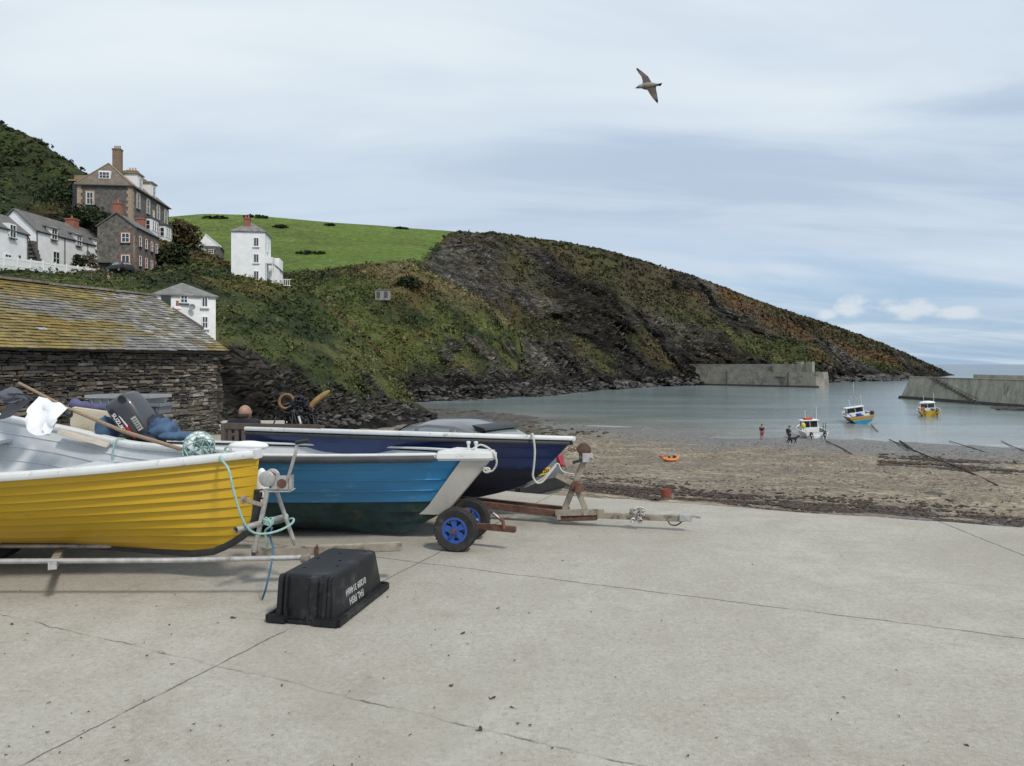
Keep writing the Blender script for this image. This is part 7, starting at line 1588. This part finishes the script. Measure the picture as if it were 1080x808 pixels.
def person(label, loc, h, face, shirt, legs, arms, stride=0.0, bare_leg=False, hairc=(.03, .022, .016), cap=None, pack=None):
    t = thing('person', label, 'person', loc, (0, 0, face), world=False); s = h/1.75   # faces +x locally
    vs = [(0, 0, .95), (0, 0, 1.15), (0, 0, 1.40), (.01, 0, 1.50), (.02, 0, 1.58)]; es = [(0, 1), (1, 2), (2, 3), (3, 4)]; rs = [(.11, .15), (.10, .13), (.10, .16), (.05, .05), (.05, .05)]
    for k_, sg in enumerate((-1, 1)):
        ax, az = arms[k_]; i = len(vs); vs += [(0, sg*.19, 1.41), (ax*.4-.03, sg*.235, 1.16), (ax, sg*.22, az), (ax*1.15, sg*.21, az-.08)]; es += [(2, i), (i, i+1), (i+1, i+2), (i+2, i+3)]; rs += [.055, .042, .033, .036]
        st = stride*sg; i = len(vs); vs += [(0, sg*.09, .88), (st*.5+.03, sg*.10, .49), (st-.02*(st < 0), sg*.10, .08+.06*(st < 0)), (st+.13, sg*.11, .04+.02*(st < 0))]; es += [(0, i), (i, i+1), (i+1, i+2), (i+2, i+3)]; rs += [.088, .06, .042, .04]
    sc = lambda L_: [tuple(c*s for c in v) for v in L_]; sr = lambda q, f=1: (q[0]*s*f, q[1]*s*f) if isinstance(q, tuple) else q*s*f
    k = MB(); v, f = skin_mesh(sc(vs), es, [sr(q) for q in rs], 1); k.add(v, f); head_geo(k, Vector((.03, 0, 1.645))*s, s, (1, 0, -.05)); k.build('body', SKIN, t, True)
    ids = [0, 1, 2, 5, 6, 13, 14]; k = MB(); v, f = skin_mesh(sc([vs[i] for i in ids]), [(0, 1), (1, 2), (2, 3), (3, 4), (2, 5), (5, 6)], [sr(rs[i], 1.18) for i in ids], 1); k.add(v, f); k.build('shirt', mat('shirt_'+'%02x%02x%02x' % tuple(int(c*255) for c in shirt), shirt, .9, var=.2), t, True)
    ids = [0, 9, 10, 17, 18] if bare_leg else [0, 9, 10, 11, 17, 18, 19]; e_ = [(0, 1), (1, 2), (0, 3), (3, 4)] if bare_leg else [(0, 1), (1, 2), (2, 3), (0, 4), (4, 5), (5, 6)]
    k = MB(); v, f = skin_mesh(sc([vs[i] for i in ids]), e_, [sr(rs[i], 1.2) for i in ids], 1); k.add(v, f); k.build('shorts' if bare_leg else 'trousers', mat('leg_'+'%02x%02x%02x' % tuple(int(c*255) for c in legs), legs, .9, var=.2), t, True)
    k = MB(); k.ball(Vector((.015, 0, 1.69))*s, Vector((.098, .085, .09))*s, 12, 7); k.build('hair', mat('hair_'+'%02x' % int(hairc[0]*255), cap or hairc, .9), t, True)
    if pack: k = MB(); k.box(Vector((-.19, 0, 1.26))*s, (.2*s, .3*s, .44*s)); k.build('backpack', mat('dark_backpack', pack, .85), t, bevel=.05*s)
    return t
def on_beach(px, py, d): p = W(px, py, d); p.z = max(float(beach_z(np.array(p.x), np.array(p.y)))-.05, p.z) if False else p.z; return p
person('person in dark top and red shorts standing at the waters edge', ray_beach(803.5, 466)+U*.1, 1.66, R(60), (.035, .012, .018), (.34, .05, .06), ((.05, .90), (.12, 1.05)), .05, True)
person('person in grey top with backpack walking a black dog along the shore', ray_beach(832.5, 469)+U*.1, 1.70, R(5), (.18, .15, .16), (.03, .032, .04), ((.30, 1.02), (-.15, .95)), .30, False, pack=(.02, .022, .035))
person('person in dark clothes on the lane above the barn roof', W(96.5, 302.5, 91), 1.7, R(190), (.03, .028, .035), (.03, .03, .04), ((.1, .95), (-.1, .95)), .15)
person('person in pink top on the lane above the barn roof', W(114.5, 302, 92), 1.6, R(170), (.42, .20, .20), (.05, .05, .06), ((.1, .95), (-.1, .95)), .1, hairc=(.25, .16, .08))
def build_dog():
    t = thing('dog', 'black dog trotting at the waters edge beside the walker', 'dog', ray_beach(836.5, 469.3)+U*.1, (0, 0, R(4)), world=False)
    vs = [(-.34, 0, .52), (-.12, 0, .53), (.18, 0, .52), (.34, 0, .58), (.46, 0, .70), (.56, 0, .74), (.72, 0, .70)]; es = [(i, i+1) for i in range(6)]; rs = [.10, .115, .14, .11, .075, .085, .04]
    i = len(vs); vs += [(-.48, 0, .56), (-.66, 0, .66), (-.80, 0, .72)]; es += [(0, i), (i, i+1), (i+1, i+2)]; rs += [.04, .035, .02]
    for sg, ph in ((-1, .10), (1, -.10)):
        i = len(vs); vs += [(-.28, sg*.09, .44), (-.20+ph, sg*.10, .30), (-.34+ph, sg*.10, .17), (-.28+ph*1.2, sg*.10, .02)]; es += [(0, i), (i, i+1), (i+1, i+2), (i+2, i+3)]; rs += [.085, .05, .03, .03]
        i = len(vs); vs += [(.22, sg*.09, .42), (.22-ph, sg*.09, .24), (.24-ph*1.3, sg*.09, .02)]; es += [(2, i), (i, i+1), (i+1, i+2)]; rs += [.07, .04, .03]
        i = len(vs); vs += [(.52, sg*.07, .80), (.50, sg*.10, .72)]; es += [(5, i), (i, i+1)]; rs += [.025, .02]
    k = MB(); v, f = skin_mesh(vs, es, rs, 1, 1); k.add(v, f); k.build('body', mat('black_fur', (.010, .009, .009), .8, var=.3), t, True)
build_dog()

# ---------------------------------------------------------------- boats in the harbour
def fishing_boat(name, label, px, wl_y, d, L_, B, hull, trim, tilt, rz, style, sub=.0):
    loc = W(px, wl_y, d); t = thing(name, label, 'boat', loc, (tilt[0], tilt[1], rz), world=False)   # stern at x=0 (towards us), bow +x
    S_ = hull_surf(L_, B/2, 2.4, .45, .5, .5, 1.05, lambda t_: .45*t_**2, .25, .8, keel_bow=.0, tr=.92)
    k = MB(); build_hull(k, S_, 6, .004, 24, bands=lambda s: 0 if s >= .5 else 1); o = k.build('hull', [hull, trim], t, True, auto=True)
    k = MB(); build_liner(k, S_, .08, .55, .03, .93, 16, 4); k.build('deck', mat('grey_deck', (.22, .22, .21), .8, var=.3, vscale=4), t)
    k = MB()
    for sd in (1, -1): gunwale(k, S_, sd, rsec(.10, .08, .3), 0, .99, 20, .02)
    k.build('gunwale', M['white'], t, True, auto=True, recalc=True)
    z0 = 1.0; c0 = L_*.52; w = B*.36; hh = 1.05 if style != 1 else 1.0
    # wheelhouse: pillars, roof, windows
    k = MB(); k.loft([[Vector((c0+x, y, z0-.2)) for x, y in ((-.55, -w), (1.0, -w), (1.0, w), (-.55, w))], [Vector((c0+x, y, z0+.35)) for x, y in ((-.55, -w), (1.1, -w*.9), (1.1, w*.9), (-.55, w))]]); k.build('wheelhouse', M['white'], t, bevel=.02)
    k = MB(); k.loft([[Vector((c0+x, y, z0+.35)) for x, y in ((-.3, -w*.95), (1.05, -w*.86), (1.05, w*.86), (-.3, w*.95))], [Vector((c0+x, y, z0+hh)) for x, y in ((-.3, -w*.88), (.75, -w*.8), (.75, w*.8), (-.3, w*.88))]]); k.build('window_band', M['glass'], t)
    for y in (-w*.93, w*.93, 0):
        k = MB(); k.beam((c0-.32, y, z0+.3), (c0-.32, y*.95, z0+hh), .09); k.build('pillar', M['white'], t)
    k = MB(); k.box((c0+.15, 0, z0+hh+.06), (1.5, w*2.05, .12)); k.build('cabin_roof', M['white'], t, bevel=.03)
    k = MB(); k.box((c0-.1, 0, z0+.28), (.5, w*1.0, .55)); k.ball((c0-.45, .12, z0+.55), (.12, .12, .2), 8, 6); k.build('console', M['black'], t, bevel=.02)
    for y in ((-B*.27, B*.27) if style != 1 else ()):
        k = MB(); k.ball((-.32, y, .86), (.20, .19, .32), 12, 9); k.box((-.25, y, .35), (.16, .12, .8)); m_ = k.build('outboard_motor', M['black'], t, True, auto=True)
        k = MB(); k.box((-.49, y, .80), (.04, .16, .12)); k.build('motor_badge', M['white'], m_)
    for y, h2 in ((-w*.9, 1.6), (w*.4, 1.2)):
        k = MB(); k.tube([(c0, y, z0+hh), (c0, y*1.02, z0+hh+h2)], .022, 5); k.build('aerial', M['white'], t)
    for sd in (-1, 1):
        k = MB(); k.tube(catmull([(.1, sd*B*.44, 1.0), (.15, sd*B*.45, 1.45), (1.2, sd*B*.47, 1.5), (2.0, sd*B*.48, 1.5), (2.2, sd*B*.48, 1.1)], 4), .03, 5); k.build('rail', M['galv'], t, True)
    if style == 0:
        k = MB(); k.box((c0+.1, .1, z0+hh+.24), (.8, .9, .22)); k.build('liferaft', mat('red_orange', (.55, .07, .03), .6), t, bevel=.06)
        k = MB(); k.ball((.9, B*.46, 1.75), (.14, .24, .34), 10, 8); k.tube([(.9, B*.46, 1.0), (.9, B*.46, 2.1)], .02, 5); k.build('marker_buoy', mat('pale_yellow_buoy', (.60, .52, .10), .6), t, True)
        k = MB()
        for y in (-B*.40, -B*.30): k.tube([(.7, y, 1.0), (.6, y-.05, 2.0)], .03, 5)
        k.build('rod', M['black'], t)
        k = MB(); k.box((-.02, 0, .55), (.10, B*.30, .30)); k.build('transom_step', M['white'], t, bevel=.02)
    if style == 1:
        k = MB(); k.tube([(c0, 0, z0+hh), (c0, -.25, z0+hh+2.0), (c0, -.5, z0+hh+3.6)], [.05, .035, .015], 6); k.beam((c0, -.45, z0+hh+1.1), (c0, .25, z0+hh+1.3), .04); k.ball((c0, -.47, z0+hh+1.2), .10, 8, 6); k.ball((c0, .22, z0+hh+1.4), .10, 8, 6); k.build('mast', M['galv'], t, True)
        k = MB(); k.lathe([(0, -.3), (.34, -.3), (.38, 0), (.34, .3), (0, .3)], (.7, .25, 1.1), (0, 0, 1), 14); k.build('blue_drum', mat('blue_barrel', (.02, .06, .32), .45), t, True, auto=True)
        k = MB(); k.box((.3, -.55, 1.0), (.7, .8, .5)); k.build('fish_bin', mat('white_bin', (.6, .6, .58), .6), t, bevel=.03)
        k = MB(); k.beam((.1, B*.40, 1.2), (.0, B*.62, 2.0), .09); k.beam((.2, B*.62, 1.6), (.0, B*.42, 2.2), .06); k.ball((.1, -B*.40, 1.35), .28, 9, 7); k.build('pot_hauler', M['black'], t)
        k = MB(); k.box((-.035, 0, .92), (.07, B*.94, .26)); k.build('transom_band', mat('ochre_timber', (.42, .26, .07), .6, var=.2), t)
    if style == 2:
        k = MB(); k.box((1.0, B*.30, 1.3), (.7, .5, .6)); k.build('orange_bin', mat('orange_bin_plastic', (.50, .14, .06), .6), t, bevel=.04)
        k = MB()
        for i in range(7): k.ball((.5+i*.25, -B*.2+.12*(i % 3), 1.1+.1*(i % 2)), .18, 8, 6)
        k.build('net_heap', mat('grey_netting', (.14, .15, .15), .9, var=.4), t, True)
        k = MB(); k.ball((c0+.1, 0, z0+hh+.1), (.8, w*1.05, .28), 14, 8); k.build('canopy', M['white'], t, True)
    return t
yb = mat('golden_hull', (.58, .36, .02), .45, var=.12, vscale=1.5); bb = mat('turquoise_hull', (.03, .22, .36), .5, var=.15, vscale=1.5); dk = mat('dark_boot', (.03, .035, .04), .6)
fishing_boat('motor_boat', 'white twin engine motor boat with orange raft aground at the waters edge', 862.5, 466.5, 79, 6.2, 2.55, M['white'], M['white'], (R(-3), 0, 0), R(82), 0)
fishing_boat('fishing_boat', 'leaning blue and ochre fishing boat with mast in the shallows', 911, 447, 100, 6.8, 3.3, mat('ochre_hull', (.42, .27, .08), .5, var=.2), bb, (R(-9), 0, 0), R(80), 1)
fishing_boat('fishing_boat', 'yellow workboat with white canopy moored below the pier steps', 982, 440.5, 114, 6.2, 3.0, yb, yb, (R(-4), 0, 0), R(68), 2)
# mooring warps lying on the sand
def warp(label, pts, r=.05, m=None, name='mooring_warp'):
    k = MB(); P = []
    for x, y in pts:
        # walk the view ray to the beach surface
        lo, hi = 8.0, 140.0
        for _ in range(40):
            d = (lo+hi)/2; p = W(x, y, d)
            if p.z > max(-6.5, float(beach_z(np.array(p.x), np.array(p.y)))): lo = d
            else: hi = d
        p = W(x, y, d); p.z += .05; P.append(p+U*.05)
    k.tube(catmull(P, 5), r, 5); tag(k.build(name, m or mat('weedy_warp', (.03, .026, .02), .9, var=.4, vscale=3), None, True), label, 'rope')
warp('long dark mooring rope running from the beach towards the leaning fishing boat', [(938, 464.5), (952, 471), (966, 477), (985, 485), (1005, 492), (1030, 503), (1052, 514)], .055)
warp('short dark mooring rope beside the longer one on the wet sand', [(949, 466), (955, 470), (962, 475)], .09)
warp('dark mooring rope from the white motor boat up the beach', [(871, 466), (882, 471), (890, 475), (899, 481)], .05)
warp('thin mooring rope slanting across wet sand at the right', [(1001, 466), (1014, 470), (1030, 475), (1050, 482)], .04)
warp('short mooring rope at the right edge of the beach', [(1056, 466), (1066, 471), (1084, 478)], .04)
warp('taut rope trailing into the water below the leaning fishing boat', [(919, 448), (922, 452), (926, 456)], .05)
# dinghy on the sand
def build_dinghy():
    c = ray_beach(707, 486); t = thing('inflatable_dinghy', 'small orange inflatable dinghy lying on the shingle', 'dinghy', c, (0, 0, R(8)), world=False); s = c.y/55
    om = mat('orange_inflatable', (.60, .20, .03), .5, var=.1)
    k = MB(); k.tube(catmull([Vector(p)*s for p in ((-.45, -.22, .12), (-.1, -.30, .10), (.3, -.28, .12), (.55, -.1, .26), (.55, .1, .28), (.3, .28, .14), (-.1, .30, .12), (-.45, .22, .14), (-.5, 0, .14), (-.45, -.22, .12))], 5), .11*s, 10); k.build('tube', om, t, True)
    k = MB(); k.box(Vector((0, 0, .07))*s, (.9*s, .5*s, .04*s)); k.build('floor', mat('yellow_floor', (.55, .36, .04), .6), t)
    k = MB(); k.ball(Vector((.30, 0, .32))*s, Vector((.12, .14, .10))*s, 9, 6); k.ball(Vector((-.05, .05, .28))*s, Vector((.10, .10, .09))*s, 9, 6); k.build('gear', M['black'], t, True)
    c2 = ray_beach(698, 483); k = MB(); k.ball(c2+U*.12*s, Vector((.20, .14, .12))*s, 10, 7); tag(k.build('buoy', mat('faded_red_buoy', (.48, .10, .06), .6), None, True), 'faded red buoy on the shingle left of the orange dinghy', 'buoy')
    c3 = ray_beach(702.5, 526); k = MB(); r = 5.5*c3.y/780; h = 10*c3.y/780; k.lathe([(r*.9, -.05), (r, 0), (r, h), (r*.9, h), (r*.85, h*.85), (0, h*.85)], c3, (0, 0, 1), 18); tag(k.build('red_tub', mat('rusty_red_tub', (.26, .07, .045), .8, var=.3, vscale=6), None, True, auto=True), 'rusty red tub standing in the weed at the edge of the slipway', 'tub')
    c4 = ray_beach(986, 522); k = MB(); k.ball(c4, Vector((13, 10, 4.2))*c4.y/780, 16, 9); v = np.array(k.v); n_ = (fbm(v, 1.5, 3, 8)-.5)*.3; v[:, 2] += n_; k.v = [tuple(p) for p in v]; tag(k.build('weed_heap', mat('greenish_heap', (.085, .08, .06), .9, var=.4, vscale=5, bump=.05, bscale=8), None, True), 'low grey green mound of weed on the beach at the right', 'heap')
build_dinghy()

# ---------------------------------------------------------------- gull
def build_gull():
    c = W(683.5, 90.5, 20); t = thing('gull', 'brown and white young gull gliding against the sky', 'bird', c)
    P = lambda x, y, dz=0.0: W(x, y, 20+dz)
    k = MB(); br = mat('gull_feathers', None, .8, attr=True, var=.25, vscale=16)
    pale = (.21, .185, .155); brown = (.055, .041, .031); dark = (.016, .013, .011); white = (.34, .31, .27)  # feather colours darkened to paint in the shade on the underside
    def body_ring(x, y, ry, rz, dy=0): return [P(x, y, dy)+Vector((rz*.25*math.cos(a)*0, ry*math.cos(a), rz*math.sin(a))) for a in [2*PI*i/14 for i in range(14)]]
    segs = [(669.8, 92.9, .004, .006, dark), (671.5, 92.6, .012, .016, dark), (673, 91.8, .035, .04, white), (675, 91.0, .055, .058, white), (677, 90.9, .058, .062, pale), (680, 91.0, .085, .088, pale), (684, 90.8, .10, .10, pale), (688, 90.2, .08, .075, pale), (692, 89.6, .045, .04, pale), (694.5, 89.4, .07, .02, dark), (697, 89.2, .11, .012, dark), (697.6, 89.2, .10, .006, dark)]
    for a, b in zip(segs[:-1], segs[1:]): k.col = a[4]; k.loft([body_ring(*a[:4]), body_ring(*b[:4])], caps=False)
    def wing(sec):
        rr = []
        for (x0, y0, x1, y1, dep, th) in sec:
            a, b = P(x0, y0, dep), P(x1, y1, dep+.03); m = a.lerp(b, .35)+Vector((0, .0, th)); rr.append([a, m, b, a.lerp(b, .4)-Vector((0, 0, th*.6))])
        for i in range(len(rr)-1): k.col = [brown, brown, tuple(q*1.5 for q in brown), brown, dark][min(i, 4)]; k.loft([rr[i], rr[i+1]], caps=(i in (0, len(rr)-2)))
    wing([(677.5, 90, 688, 89, .02, .03), (677.8, 85.5, 687, 86.5, .14, .03), (676.5, 81, 683.5, 80.5, .26, .025), (673.5, 77, 678, 76, .36, .018), (671.2, 73.5, 674, 73, .43, .012), (671, 72.3, 672.6, 71.8, .46, .005)])
    wing([(681, 92, 692, 91, -.02, .03), (684, 97, 692, 94.5, -.12, .03), (686.5, 101, 693, 99, -.22, .025), (689.5, 105, 693.7, 103.5, -.30, .018), (692, 107.5, 694, 106.5, -.36, .012), (693.2, 109, 693.9, 108.8, -.40, .005)])
    k.build('body', br, t, True, auto=True, recalc=True)
    k = MB(); k.ball(P(674, 91.2, -.055), .008, 6, 4); k.build('eye', M['black'], t, True)
build_gull()
for o in list(bpy.data.objects):
    if o.type == 'MESH' and o.name.startswith('sk'): bpy.data.objects.remove(o)
